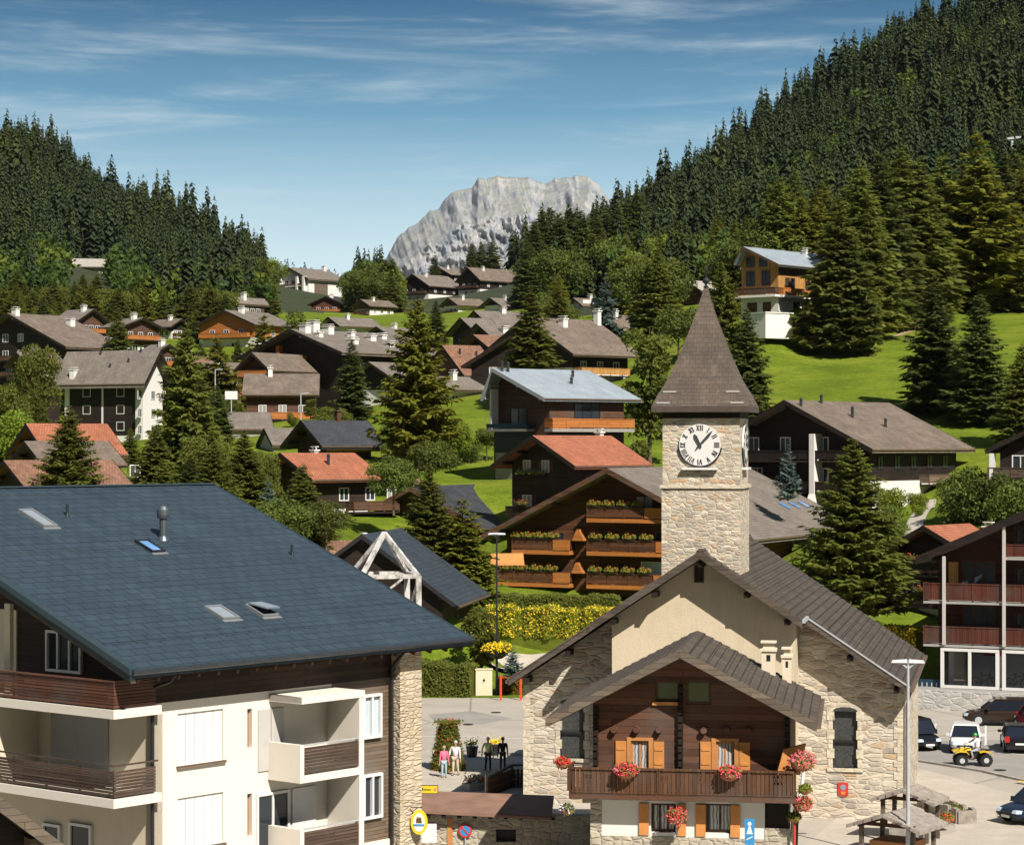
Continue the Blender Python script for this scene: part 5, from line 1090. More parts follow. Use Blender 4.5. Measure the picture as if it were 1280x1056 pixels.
# ------------------------------------------------------------------ old wooden chalet before the church
PA = 8.4
pk = place((850, 813), 84.0, PA, (1021, 905), 872)
cf_ = Frame(pk['P'], PA); hH = pk['P'].z; hhw = pk['hw']; hdr = pk['drop']; hL = pk['L']; hsl = hdr / hhw
print('chalet', pk)
oldc = thing('old_chalet', 'old dark log chalet with carved wooden balcony and orange shutters before the church', 'chalet', tuple(cf_.P), -cf_.a)
WY = 1.45; cxl = cf_.px(741, 950, WY)[0]; cxr = cf_.px(988, 950, WY)[0]
RT = .34; hz = lambda q: hH - RT - .02 - abs(q) * hsl
for s in (1, -1):
    mb = MB(); stepped(mb, hhw, hH, hdr, 0, hL, s, .36, .05, .16); rf = mb.build('roof', 'chalet_tile', oldc)
    mb = MB(); mb.prism([(0, .12, hH - .17), (s * hhw * .985, .12, hH - .17 - hhw * .985 * hsl), (s * hhw * .985, .12, hH - .30 - hhw * .985 * hsl), (0, .12, hH - .30)], (0, hL - .24, 0)); mb.build('roof_boards', 'weathered_wood', rf)
    mb = MB(); mb.prism([(0, -.05, hH + .06), (s * hhw, -.05, hH - hdr + .06), (s * hhw, -.05, hH - hdr - .26), (0, -.05, hH - .26)], (0, .048, 0)); mb.build('verge_board', 'weathered_wood', rf)
    if s > 0: mb = MB(); mb.bar((s * (hhw + .07), .1, hH - hdr - .12), (s * (hhw + .07), hL, hH - hdr - .12), .14, .12); mb.build('gutter', 'copper_gutter', rf)
zfl = cf_.px(850, 998, WY)[1]        # upper floor level
# log wall with openings: two big upper windows, two shuttered windows
ops = []
for (u0, u1, v0, v1) in ((819, 850, 850, 877), (857, 889, 850, 881), (789, 811, 925, 962), (895, 918, 926, 963)):
    a0 = cf_.px(u0, v0, WY); a1 = cf_.px(u1, v1, WY); ops.append((a0[0], a1[0], a1[1], a0[1]))
zl = ops[2][3] + .12; mb = MB()
wall_holes(mb, cxl, cxr, zfl, zl, WY, WY + .22, ops[2:])
o1, o2 = ops[0], ops[1]; ztop = max(o1[3], o2[3]) + .05
xe = (hH - RT - .02 - ztop) / hsl
mb.prism([(cxl, WY, zl), (cxr, WY, zl), (cxr, WY, hz(cxr)), (o2[1], WY, hz(o2[1])), (o2[1], WY, min(o1[2], o2[2])), (o1[0], WY, min(o1[2], o2[2])), (o1[0], WY, hz(o1[0])), (cxl, WY, hz(cxl))], (0, .22, 0))
wall_holes(mb, o1[0], o2[1], min(o1[2], o2[2]), min(hz(o1[0]), hz(o2[1])), WY, WY + .22, [o1, o2])
zm = min(hz(o1[0]), hz(o2[1])); mb.prism([(o1[0], WY, zm), (o2[1], WY, zm), (o2[1], WY, hz(o2[1]) + .001), (0, WY, hz(0)), (o1[0], WY, hz(o1[0]) + .001)], (0, .22, 0))
mb.box(cxl, cxl + .22, WY + .22, hL - 1, zfl, hz(cxl)); mb.box(cxr - .22, cxr, WY + .22, hL - 1, zfl, hz(cxr)); mb.prism([(cxl, hL - 1, 0), (cxr, hL - 1, 0), (cxr, hL - 1, hz(cxr)), (0, hL - 1, hz(0)), (cxl, hL - 1, hz(cxl))], (0, .2, 0))
mb.build('wall', 'log_wood', oldc)
# projecting log ends and beam heads
for (u, v) in ((768, 911), (796, 911), (824, 911), (880, 912), (908, 911), (936, 912)):
    x_, z_ = cf_.px(u, v, WY); mb = MB(); mb.cyl((x_, WY + .05, z_), (x_, WY - .22, z_), .13, .12, 10); mb.build('beam_end', 'log_wood', oldc)
for q in (cxl + .12, cf_.px(851, 900, WY)[0], cxr - .12):
    mb = MB(); z_ = zfl + .1
    while z_ < min(hz(q), 8.3) - .2: mb.box(q - .09, q + .09, WY - .2, WY + .02, z_, z_ + .2); z_ += .27
    mb.build('log_joints', 'dark_wood', oldc)
for k, hs in enumerate(ops):
    cx, cz, ww, hh = (hs[0] + hs[1]) / 2, (hs[2] + hs[3]) / 2, hs[1] - hs[0], hs[3] - hs[2]
    if k < 2:
        window(oldc, (cx, WY + .12, cz), (1, 0, 0), (0, -1, 0), ww, hh, 'brown_wood', 'pane_green', .06, 0)
        if k == 0: mb = MB(); mb.box(hs[0] - .1, hs[1] + .05, WY - .1, WY + .1, hs[2] - .12, hs[2]); mb.build('sill', 'shutter_orange', oldc)
    else:
        wnd = window(oldc, (cx, WY + .1, cz), (1, 0, 0), (0, -1, 0), ww, hh, 'frame_orange', 'pane_lace', .05, 1)
        mb = MB(); f_ = .16
        mb.box(hs[0] - f_, hs[0], WY - .05, WY + .15, hs[2], hs[3] + f_ * .7); mb.box(hs[1], hs[1] + f_, WY - .05, WY + .15, hs[2], hs[3] + f_ * .7); mb.box(hs[0], hs[1], WY - .05, WY + .15, hs[3], hs[3] + f_ * .7); mb.build('casing', 'frame_orange', wnd)
        for s in (-1, 1):
            x_ = cx + s * (ww / 2 + f_ + .21); mb = MB(); mb.box(x_ - .19, x_ + .19, WY - .07, WY - .003, hs[2], hs[3] - .02); mb.box(x_ - .15, x_ + .15, WY - .09, WY - .07, hs[2] + .2, hs[2] + .28); mb.box(x_ - .15, x_ + .15, WY - .09, WY - .07, hs[3] - .35, hs[3] - .27); mb.build('shutter', 'shutter_orange', oldc)
# balcony
BYF = -.12; b0 = cf_.px(711, 980, BYF)[0]; b1 = cf_.px(993, 980, BYF)[0]; zt_ = cf_.px(850, 961, BYF)[1]; zb_ = cf_.px(850, 993, BYF)[1]; zs_ = cf_.px(850, 1001, BYF)[1]
mb = MB(); mb.box(b0, b1 + .05, BYF, WY, zs_, zb_ - .02); bal = mb.build('balcony', 'brown_wood', oldc)
mb = MB(); r = random.Random(5); x_ = b0 + .1; i = 0
while x_ < b1 - .1:       # sawn boards with gaps and cut-outs
    mb.box(x_, x_ + .135, BYF + .03, BYF + .06, zb_ + .06, zt_ - .07) if i % 9 not in (3, 4) else (mb.box(x_, x_ + .135, BYF + .03, BYF + .06, zb_ + .06, zb_ + .42), mb.box(x_, x_ + .135, BYF + .03, BYF + .06, zb_ + .5, zb_ + .66), mb.box(x_, x_ + .135, BYF + .03, BYF + .06, zb_ + .73, zt_ - .07), mb.box(x_ + .04, x_ + .1, BYF + .03, BYF + .06, zb_ + .4, zb_ + .75))
    x_ += .15; i += 1
for z0_, z1_ in ((zt_ - .07, zt_), (zb_ + .0, zb_ + .06)): mb.box(b0, b1, BYF - .03 if z0_ > zb_ + .2 else BYF, BYF + .12, z0_, z1_)
for q in [b0 + (b1 - b0) * k / 5 for k in range(6)]: mb.box(q - .06, q + .06, BYF - .01, BYF + .11, zb_ + .061, zt_ - .071)
for q in (b0, b1): 
    mb.box(q - .05, q + .05, BYF + .125, WY, zt_ - .07, zt_); y_ = BYF + .15
    while y_ < WY - .1: mb.box(q - .015, q + .015, y_, y_ + .12, zb_, zt_ - .07); y_ += .15
mb.build('railing', 'rail_wood', bal)
# ground floor
GY = BYF + .78; zg = 0.0; zpl = cf_.px(850, 1046, GY)[1]; zfl = zs_
gops = []
for (u0, u1, v0, v1) in ((814, 845, 1003, 1040), (870, 915, 1003, 1041)):
    a0 = cf_.px(u0, v0, GY + .1); a1 = cf_.px(u1, v1, GY + .1); gops.append((a0[0], a1[0], a1[1], min(a0[1], zfl - .15)))
wx0 = cf_.px(752, 1020, GY)[0]; wx1 = cf_.px(956, 1020, GY)[0]
mb = MB(); wall_holes(mb, wx0, wx1, zpl, zfl, GY + .03, GY + .4, gops); mb.build('plaster_wall', 'white_plaster', oldc)
mb = MB(); mb.box(cxl, wx0, GY, GY + .4, 0, zfl); mb.box(wx0, cxr, GY - .02, GY + .4, 0, zpl); mb.box(wx1, cxr, GY, GY + .4, zpl, zpl + .4); mb.box(cxl, cxl + .4, GY + .4, hL - 1, 0, zfl - .01); mb.box(cxr - .4, cxr, GY + .4, hL - 1, 0, zfl - .01); mb.build('stone_wall', 'wall_stone', oldc)
mb = MB(); mb.box(wx1 + .05, cxr - .05, GY + .1, GY + .2, zpl + .4, zfl - .15); mb.build('door', 'dark_wood', oldc)
for hs in gops:
    cx, cz, ww, hh = (hs[0] + hs[1]) / 2, (hs[2] + hs[3]) / 2, hs[1] - hs[0], hs[3] - hs[2]
    window(oldc, (cx, GY + .25, cz), (1, 0, 0), (0, -1, 0), ww, hh, 'brown_wood', 'pane_lace', .05, 2)
for (u0, u1) in ((799, 811), (847, 850), (870, 882), (913, 925)):
    x0_ = cf_.px(u0, 1020, GY)[0]; x1_ = cf_.px(u1, 1020, GY)[0]; mb = MB(); mb.box(x0_, max(x1_, x0_ + .3), GY - .05, GY + .02, gops[0][2] - .1, gops[0][3]); mb.build('shutter', 'shutter_orange', oldc)
m, t, b = newmat('pane_lace'); uv = nd(t, 'ShaderNodeUVMap').outputs[0]
wv = nd(t, 'ShaderNodeTexWave'); wv.inputs['Scale'].default_value = 2.5; wv.inputs['Distortion'].default_value = 3; t.links.new(uv, wv.inputs['Vector'])
col = ramp(t, wv.outputs[0], [(0, (.12, .13, .14)), (.5, (.45, .46, .47)), (1, (.6, .6, .6))]); t.links.new(col, b.inputs['Base Color']); b.inputs['Roughness'].default_value = .25
# chimneys on its right slope
for (u0, u1, v0, v1, yy) in ((952, 969, 810, 852, 7.6), (978, 989, 818, 856, 8.0)):
    a0 = cf_.px(u0, v0, yy); a1 = cf_.px(u1, v1, yy); mb = MB(); mb.box(a0[0], a1[0], yy, yy + .6, a1[1] - .8, a0[1]); mb.box(a0[0] - .06, a1[0] + .06, yy - .06, yy + .66, a0[1] - .12, a0[1] - .02); mb.box(a0[0] + .05, a1[0] - .05, yy + .1, yy + .5, a0[1], a0[1] + .2)
    mb.box(a0[0] - .04, a1[0] + .04, yy - .02, yy + .62, a0[1] + .2, a0[1] + .26); c_ = mb.build('chimney', 'cream_plaster', oldc)
    mb = MB(); mb.box((a0[0] * .65 + a1[0] * .35), (a0[0] * .35 + a1[0] * .65), yy - .005, yy + .01, a0[1] - .5, a0[1] - .25); mb.build('vent', 'black', c_)
# small back roof edge seen over the ridge
# balcony braces
mb = MB(); mb.bar((cxr + .2, WY - .2, zpl - .9), (b1 + .1, BYF + .5, zs_), .1, .1); mb.build('brace', 'dark_wood', oldc)
mb = MB(); mb.tube([(b1 + .35, 1.6, zt_ + .3), (b1 + .2, 1.3, zb_), (cxr + .1, 1.1, zs_ - .6), (cxr + .05, 1.05, zpl - .3), (cxr + .05, 1.05, 0)], .06); mb.build('downpipe', 'white_paint', oldc)

# ------------------------------------------------------------------ stone yard wall and lean-to roof left of the chalet
YW = 91.0
fw = Frame(at(527, 1000, YW), 3.0)
yr = fw.px(745, 1020)[0]; zt2 = fw.px(600, 1018)[1]
ow = fw.px(620, 1036), fw.px(645, 1052)
yw = thing('yard_wall', 'weathered stone yard wall with a low brown lean-to roof left of the old chalet', 'wall', tuple(fw.P), -fw.a)
mb = MB(); wall_holes(mb, -.3, yr, -.2, zt2, 0, .5, [(ow[0][0], ow[1][0], ow[1][1], ow[0][1])]); mb.build('wall', 'wall_stone', yw)
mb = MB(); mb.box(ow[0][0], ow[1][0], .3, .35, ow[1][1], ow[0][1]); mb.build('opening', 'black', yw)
x2 = fw.px(690, 1020)[0]
mb = MB(); mb.prism([(-.5, -.5, zt2 + .14), (x2, -.5, zt2 - .1), (x2, -.5, zt2), (-.5, -.5, zt2 + .24)], (0, .05, 0)); 
mb.hull8([(-.5, -.45, zt2 + .16), (x2, -.45, zt2 - .05), (x2, 2.2, zt2 + .35), (-.5, 2.2, zt2 + .5), (-.5, -.45, zt2 + .24), (x2, -.45, zt2 + .04), (x2, 2.2, zt2 + .44), (-.5, 2.2, zt2 + .6)]); mb.build('roof', 'lean_roof', yw)
plain('lean_roof', (.26, .15, .105), .8, 0, .2, 1.5)
k = 0
for i in range(9):
    q = .2 + i * .6; MB().box(q, q + .14, -.42, .3, zt2 - .1, zt2 + .05 - .02 * i).build('rafter_end', 'dark_wood', yw)
mb = MB(); mb.box(fw.px(559, 1030)[0], fw.px(566, 1030)[0], -.03, .1, -.2, zt2 - .12); mb.build('post', 'frame_orange', yw)
xa = fw.px(640, 1000)[0]; xb = fw.px(760, 1000)[0]
mb = MB(); mb.hull8([(xa, 2.22, zt2 + .1), (xb, 1.5, zt2 - .3), (xb, 12, zt2 - .3), (xa, 9, zt2 + .1), (xa, 2.22, zt2 + .25), (xb, 1.5, zt2 - .1), (xb, 12, zt2 - .1), (xa, 9, zt2 + .25)]); o = mb.build('terrace', 'paving'); o.location = tuple(fw.P); o.rotation_euler = (0, 0, -fw.a); tag(o, kind='structure')
o.location.z = -1.2

# ------------------------------------------------------------------ big slate-blue roofed apartment house, left
LA = 39.8
lb = Frame((-11.1, 73.2, 0), 0); lb.a = R(LA) ; lb.x = Vector((.64, .768, 0)); lb.y = Vector((-.768, .64, 0))
lrz = math.atan2(lb.x.y, lb.x.x)
LBH = thing('apartment_house', 'cream apartment house with a vast slate-blue shingle roof and brown balconies', 'building', tuple(lb.P), lrz)
ZE, ZR, YR, YE = 10.2, 15.45, 12.1, -1.15; X0R, X1R = -1.95, 13.75; lsl = (ZR - ZE) / (YR - YE)
YB = 25.0
mb = MB(); n = 23
pts = []
for i in range(n):
    a = YE + (YR - YE) * i / n; b_ = YE + (YR - YE) * (i + 1) / n
    pts += [(X0R, a, ZE + (a - YE) * lsl + .018), (X0R, b_, ZE + (b_ - YE) * lsl)]
pts += [(X0R, YR, ZR - .28), (X0R, YE, ZE - .26)]
mb.prism(pts, (X1R - X0R, 0, 0)); mb.prism([(X0R, YR, ZR), (X0R, YR, ZR - .28), (X0R, YB + 1.2, ZE - .26), (X0R, YB + 1.2, ZE)], (X1R - X0R, 0, 0))
lroof = mb.build('roof', 'blue_shingle', LBH)
mb = MB()
for y0_, z0_, y1_, z1_ in ((YE - .05, ZE - .0, YR, ZR + .03),):
    mb.prism([(X0R - .09, y0_, z0_ + .06), (X0R - .09, y1_, z1_ + .03), (X0R - .09, y1_, z1_ - .16), (X0R - .09, y0_, z0_ - .14)], (.3, 0, 0))
mb.build('verge_flashing', 'blue_flash', lroof)
mb = MB(); mb.prism([(X0R - .04, YE - .02, ZE - .145), (X0R - .04, YR, ZR - .165), (X0R - .04, YR, ZR - .34), (X0R - .04, YE - .02, ZE - .33)], (.2, 0, 0)); mb.build('verge_board', 'blue_flash_dark', lroof)
mb = MB(); mb.prism([(X0R - .01, YE - .02, ZE - .335), (X0R - .01, YR, ZR - .345), (X0R - .01, YR, ZR - .41), (X0R - .01, YE - .02, ZE - .40)], (.2, 0, 0)); mb.build('verge_board', 'brown_wood', lroof)
plain('blue_flash', (.040, .066, .080), .5, .2, .1); plain('blue_flash_dark', (.02, .036, .042), .5, .2, .1)
mb = MB(); mb.cyl((X0R, YE - .09, ZE - .07), (X1R, YE - .09, ZE - .07), .085, n=10); mb.build('gutter', 'chimney_metal', lroof)
mb = MB(); mb.prism([(X1R - .02, YE, ZE + .03), (X1R - .02, YR, ZR + .03), (X1R - .02, YR, ZR - .3), (X1R - .02, YE, ZE - .3)], (.06, 0, 0)); mb.build('verge_flashing', 'blue_flash', lroof)
mb = MB(); mb.prism([(X0R, YR - .16, ZR), (X0R, YR, ZR + .05), (X0R, YR + .16, ZR)], (X1R - X0R, 0, 0)); mb.build('ridge_cap', 'blue_flash', lroof)
# soffit and rafter tails
mb = MB(); mb.prism([(X0R + .1, YE + .05, ZE - .27), (X0R + .1, 0, ZE + 1.15 * lsl - .29), (X0R + .1, 0, ZE + 1.15 * lsl - .33), (X0R + .1, YE + .05, ZE - .31)], (X1R - X0R - .2, 0, 0)); mb.build('soffit', 'black_brown_wood', lroof)
for i in range(19):
    q = X0R + .4 + i * .83
    if q < X1R - .2: MB().bar((q, YE + .12, ZE - .36), (q, 0, ZE - .36 + 1.0 * lsl), .1, .14).build('rafter_end', 'siding_wood' if False else 'brown_wood', lroof)
# roof furniture, found on the slope through their pixels
def on_roof(u, v):
    d = Vector(((u - CU) / F, 1, -(v - HV) / F)); o = Vector((0, 0, CAMZ)); p0 = lb.w(0, YE, ZE); nrm = lb.x.cross(lb.y * 1 + Vector((0, 0, lsl)))
    k = (p0 - o).dot(nrm) / d.dot(nrm); p = o + d * k - lb.P; return p.dot(lb.x), p.dot(lb.y)
def roof_z(y): return ZE + (y - YE) * lsl
def roof_window(u, v, w_, l_, open_=False, pale=True, lab=''):
    x, y = on_roof(u, v); k = bpy.data.objects.new('skylight', None); k.location = (x, y, roof_z(y)); k.rotation_euler = (math.atan(lsl), 0, 0); link(k, lroof)
    mb = MB(); f = .07
    mb.box(-w_ / 2, w_ / 2, -l_ / 2, -l_ / 2 + f, 0, .1); mb.box(-w_ / 2, w_ / 2, l_ / 2 - f, l_ / 2, 0, .1); mb.box(-w_ / 2, -w_ / 2 + f, -l_ / 2 + f, l_ / 2 - f, 0, .1); mb.box(w_ / 2 - f, w_ / 2, -l_ / 2 + f, l_ / 2 - f, 0, .1); mb.build('frame', 'skylight_frame' if pale else 'dark_metal', k)
    mb = MB(); 
    if open_: mb.hull8([(-w_ / 2 + f, -l_ / 2, .32), (w_ / 2 - f, -l_ / 2, .32), (w_ / 2 - f, l_ / 2 - f, .12), (-w_ / 2 + f, l_ / 2 - f, .12), (-w_ / 2 + f, -l_ / 2, .37), (w_ / 2 - f, -l_ / 2, .37), (w_ / 2 - f, l_ / 2 - f, .17), (-w_ / 2 + f, l_ / 2 - f, .17)])
    else: mb.box(-w_ / 2 + f, w_ / 2 - f, -l_ / 2 + f, l_ / 2 - f, .02, .06)
    mb.build('pane', 'pane_blind' if pale else 'sky_glass', k)
    mb = MB(); mb.box(-w_ / 2 - .05, w_ / 2 + .05, -l_ / 2 - .14, -l_ / 2 - .01, 0, .03); mb.build('apron', 'skylight_frame', k)
plain('skylight_frame', (.26, .27, .28), .5, .2, .08)
plain('pane_blind', (.27, .31, .36), .35, 0, .05)
roof_window(47, 649, .62, 1.5); roof_window(187, 684, .6, 1.0, False, False); roof_window(277, 767, .75, 1.0); roof_window(327, 764, .75, .95, True)
def roof_pipe(u, v, h, r, cap=None):
    x, y = on_roof(u, v); z = roof_z(y); mb = MB(); mb.cyl((x, y, z - .1), (x, y, z + h), r, n=12)
    mb.cyl((x, y, z - .05), (x, y, z + .12), r * 1.8, r * 1.1, 12)
    if cap: mb.lathe([(r * 1.5, 0), (r * 1.75, .12), (r * 1.7, .3), (r * 1.1, .42), (r * .3, .47)], (x, y, z + h), 14)
    o = mb.build('flue' if cap else 'vent_pipe', 'chimney_shiny' if cap else 'blue_flash_dark', lroof, smooth=False)
plain('chimney_shiny', (.14, .16, .18), .5, .7, .1)
roof_pipe(204, 674, .75, .13, True); roof_pipe(84, 645, .42, .055); roof_pipe(365, 694, .4, .05)
mb = MB(); 
for i in range(16):     # snow guards, one long row above the eave
    q = X0R + .6 + i * .95; y_ = YE + 1.5; mb.box(q, q + .5, y_, y_ + .03, roof_z(y_) - .02, roof_z(y_) + .05)
mb.build('snow_guard', 'blue_shingle', lroof)
# right (sunny) wall
def rp(u, v, y=0.0): return on_plane(u, v, lb.w(0, y, 0), lb.x)
xS = rp(455, 950)[0]; xP = rp(488, 950)[0]; xE = rp(515, 950)[0]; zD = rp(300, 867)[1]; zDl = rp(215, 874)[1]
z_under = ZE + 1.15 * lsl - .34
print('left bldg', xS, xP, xE, 'band', zD, zDl)
shut = []
for (u0, u1, v0, v1) in ((222, 279, 892, 951), (222, 279, 998, 1054)):
    a0 = rp(u0, v0); a1 = rp(u1, v1 - 2); shut.append((a0[0], a1[0], a1[1], a0[1]))
niche = []
for (u0, u1, v0, v1) in ((309, 315, 886, 934), (309, 315, 992, 1044)):
    a0 = rp(u0, v0); a1 = rp(u1, v1); niche.append((a0[0], a1[0], a1[1], a0[1]))
xb0 = rp(332, 950)[0]      # where the loggia starts
FD = 1.5
xb1 = on_plane(455, 950, lb.w(0, -FD, 0), lb.x)[0]; xm = on_plane(378, 950, lb.w(0, -FD, 0), lb.x)[0]
print('loggia', xb0, xm, xb1)
zf = [on_plane(415, v, lb.w(0, -FD, 0), lb.x)[1] for v in (867, 971, 1075)]     # roof slab top, floor slab, next floor slab
mb = MB(); wall_holes(mb, 0, xb1, -.1, zD, 0, .35, shut + niche); mb.build('wall', 'bright_plaster', LBH)
mb = MB(); mb.box(0, xE, -.05, .34, zD, z_under); mb.build('dark_band', 'black_brown_wood', LBH)
for hs in niche: MB().box(hs[0] - .001, hs[1] + .001, .15, .2, hs[2], hs[3]).build('niche', 'terracotta_pot', LBH)
for hs in shut:
    mb = MB(); n = int((hs[1] - hs[0]) / .5); k = 5
    for i in range(k): a = hs[0] + (hs[1] - hs[0]) * i / k; mb.box(a + .01, a + (hs[1] - hs[0]) / k - .01, .06, .1, hs[2], hs[3])
    mb.build('shutter', 'white_paint', LBH); MB().box(hs[0] - .06, hs[1] + .06, -.1, .1, hs[2] - .09, hs[2] - .01).build('sill', 'siding_wood', LBH)
mb = MB(); mb.box(xb1 + .001, xP, -.02, .3, -.1, zD - .001); mb.build('siding', 'siding_wood', LBH)
mb = MB(); mb.box(xb1 + .002, xP, -.12, .0, -.1, rp(470, 1050)[1]); mb.build('base_wall', 'bright_plaster', LBH)
for (u0, u1, v0, v1, fr_) in ((455, 472, 868, 921, 1), (455, 473, 968, 1021, 1), (455, 473, 1058, 1100, 1)):
    a0 = rp(u0, v0, -.05); a1 = rp(u1, v1, -.05); cx = (a0[0] + a1[0]) / 2; cz = (a0[1] + a1[1]) / 2
    window(LBH, (cx, -.02, cz), (1, 0, 0), (0, -1, 0), a1[0] - a0[0] + .25, a0[1] - a1[1], 'white_paint', 'pane_pale' if v0 < 900 else 'pane', .14, 1)
mb = MB(); mb.box(xP, xE, -.45, .6, -.1, ZE - .2); mb.build('pier', 'pier_stone', LBH)
stone('pier_stone', [(0, (.60, .50, .36)), (.4, (.68, .58, .43)), (.7, (.50, .42, .31)), (1, (.62, .50, .34))], .45, .14, (.48, .40, .29), 1.0)
mb = MB(); mb.tube([(xP - .14, -.9, ZE - .2), (xP - .14, -.2, ZE - .9), (xP - .14, -.2, 0)], .06); mb.build('downpipe', 'dark_metal', LBH)
mb = MB(); mb.tube([(.0, YE - .05, ZE - .1), (-.05, YE + .35, ZE - .5), (-.3, -.15, ZE - .75)], .05); mb.tube([(-.12, -.06, ZE - .8), (-.12, -.06, 0)], .06); mb.build('downpipe', 'dark_metal', LBH)
# loggia tower
mb = MB(); zr_ = zf[0]
mb.box(xm - .05, xb1 + .02, -FD - .02, 0, zr_ - .22, zr_); mb.prism([(xb0 + .35, 0, zr_ - .2), (xm - .05, -FD - .02, zr_ - .2), (xm - .05, 0, zr_ - .2)], (0, 0, .2)); mb.build('loggia_roof', 'bright_plaster', LBH)
mb = MB(); mb.box(xb1 - .22, xb1, -FD, 0, -.1, zr_ - .22); mb.build('fin_wall', 'bright_plaster', LBH)
for k, zfl_ in enumerate(zf[1:]):
    mb = MB(); mb.box(xm - .1, xb1 - .22, -FD, 0, zfl_ - .05, zfl_ + .18); mb.box(xm - .1, xm + .08, -FD, -.0, zfl_ + .18, zfl_ + 1.18)
    lg = mb.build('loggia', 'bright_plaster', LBH)
    mb = MB()
    for i in range(8): mb.box(xm + .08, xb1 - .22, -FD + .04, -FD + .08, zfl_ + .24 + i * .105, zfl_ + .335 + i * .105)
    mb.build('railing', 'grey_rail_wood', lg); mb = MB(); mb.bar((xm + .05, -FD + .06, zfl_ + 1.16), (xb1 - .22, -FD + .06, zfl_ + 1.16), .05, .04); mb.build('handrail', 'galvanised', lg)
for k, zfl_ in enumerate([zf[1], zf[2]]):
    zc = zfl_ + .2 + 1.05
    if k == 0:
        slab_box(LBH, 'shutter', (0, 0, 0), (1, 0, 0), (0, -1, 0), xm - .55, xm + .0, .0, .05, zc - 1.0, zc + 1.0, 'pale_shutter'); slab_box(LBH, 'shutter', (0, 0, 0), (1, 0, 0), (0, -1, 0), xm + .03, xm + .6, .0, .05, zc - 1.0, zc + 1.0, 'pale_shutter')
    else:
        window(LBH, (xm + .1, -.02, zc), (1, 0, 0), (0, -1, 0), 1.5, 2.0, 'white_paint', 'pane', .06, 1); slab_box(LBH, 'shutter', (0, 0, 0), (1, 0, 0), (0, -1, 0), xm + 1.0, xm + 2.1, .0, .05, zc - 1.0, zc + 1.0, 'white_paint')
# left (shaded) wall: frame along local y
def lp(u, v, x=0.0): return on_plane(u, v, lb.w(x, 0, 0), lb.y)
BX = -1.9
f1t = lp(100, 848, BX)[1]; f1b = lp(100, 882, BX)[1]; f1s = lp(100, 894, BX)[1]
f2t = lp(100, 957, BX)[1]; f2b = lp(100, 992, BX)[1]; f2s = lp(100, 1004, BX)[1]
print('floors', f1t, f1b, f1s, f2t, f2b, f2s)
lops = []
for (u0, u1, v0, v1) in ((60, 104, 790, 838),):
    a0 = lp(u1, v0); a1 = lp(u0, v1); lops.append((a0[0], a1[0], a1[1], a0[1]))
# gable wall in three strips: dark wood above, render below
mb = MB(); yy = YB
mb.prism([(0, 0, f1s), (0, yy, f1s), (0, yy, ZE + (2 * YR - YE - yy - YE) * 0 + roof_z(2 * YR - yy) - .4), (0, YR, ZR - .4), (0, 0, roof_z(0) - .4)], (.3, 0, 0)); mb.build('gable', 'black_brown_wood', LBH)
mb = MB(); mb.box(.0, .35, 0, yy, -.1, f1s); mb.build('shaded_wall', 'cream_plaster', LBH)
mb = MB(); mb.box(.35, 13, yy - .3, yy, -.1, ZE); mb.box(xE - .3, xE, .35, yy - .3, -.1, ZE + .04); mb.build('back_wall', 'cream_plaster', LBH)
mb = MB(); mb.prism([(xE - .3, 0, ZE + .05), (xE - .3, yy, ZE + .05), (xE - .3, YR, ZR - .6)], (.3, 0, 0)); mb.build('gable', 'black_brown_wood', LBH)
U, Nn = Vector((0, -1, 0)), Vector((-1, 0, 0))
for hs in lops: window(LBH, (-.02, (hs[0] + hs[1]) / 2, (hs[2] + hs[3]) / 2), U, Nn, abs(hs[1] - hs[0]), hs[3] - hs[2], 'white_paint', 'pane', .1, 2)
a0 = lp(22, 800); a1 = lp(0, 850)
slab_box(LBH, 'wall_panel', (0, 0, 0), U, Nn, -a0[0] - 6, -a0[0], .002, .06, f1b, f1b + 2.6, 'cream_plaster')
slab_box(LBH, 'pillar', (0, 0, 0), U, Nn, -lp(7, 800, -1.0)[0], -lp(11, 800, -1.0)[0] + .12, .9, 1.05, f1b, f1b + 2.9, 'cream_paint')
for (z_s, z_b, z_t, mat, yend) in ((f1s, f1b, f1t, 'left_rail_wood', 0), (f2s, f2b, f2t, 'grey_rail_wood', 0)):
    mb = MB(); mb.box(BX - .03, 0, -.35, yy - 2, z_s, z_b - .02); bl = mb.build('balcony', 'bright_plaster', LBH)
    mb = MB(); nb = 8; hh = (z_t - z_b - .06) / nb
    for i in range(nb):
        z_ = z_b + .03 + i * hh; mb.box(BX + .02, BX + .06, -.3, yy - 2, z_, z_ + hh - .018); mb.box(BX + .062, -.2, -.3, -.26, z_, z_ + hh - .018)
    for i in range(14): mb.box(BX + .07, BX + .13, -.25 + i * 1.6, -.19 + i * 1.6, z_b - .01, z_t - .02)
    mb.build('railing', mat, bl); mb = MB(); mb.box(BX - .01, BX + .12, -.33, yy - 2, z_t - .03, z_t + .02); mb.box(BX + .12, -.15, -.33, -.22, z_t - .03, z_t + .02)
    if mat != 'left_rail_wood':
        mb = MB(); mb.bar((BX + .04, -.28, z_t + .12), (BX + .04, yy - 2, z_t + .12), .05, .05); mb.bar((BX + .04, -.28, z_t + .12), (-.1, -.28, z_t + .12), .05, .05)
    mb.build('handrail', mat, bl)
for yq, zq0, zq1, wd, mt in ((lp(100, 900)[0], f2b, f1s, 2.8, 'grey_plaster'), (lp(30, 900)[0], f2b, f1s, 1.0, 'amber_panel')):
    slab_box(LBH, 'wall_panel', (0, 0, 0), U, Nn, -yq - wd / 2, -yq + wd / 2, .002, .05, zq0, zq1, mt)
plain('pale_shutter', (.55, .53, .50), .7, 0, .05)
plain('amber_panel', (.55, .36, .18), .8)
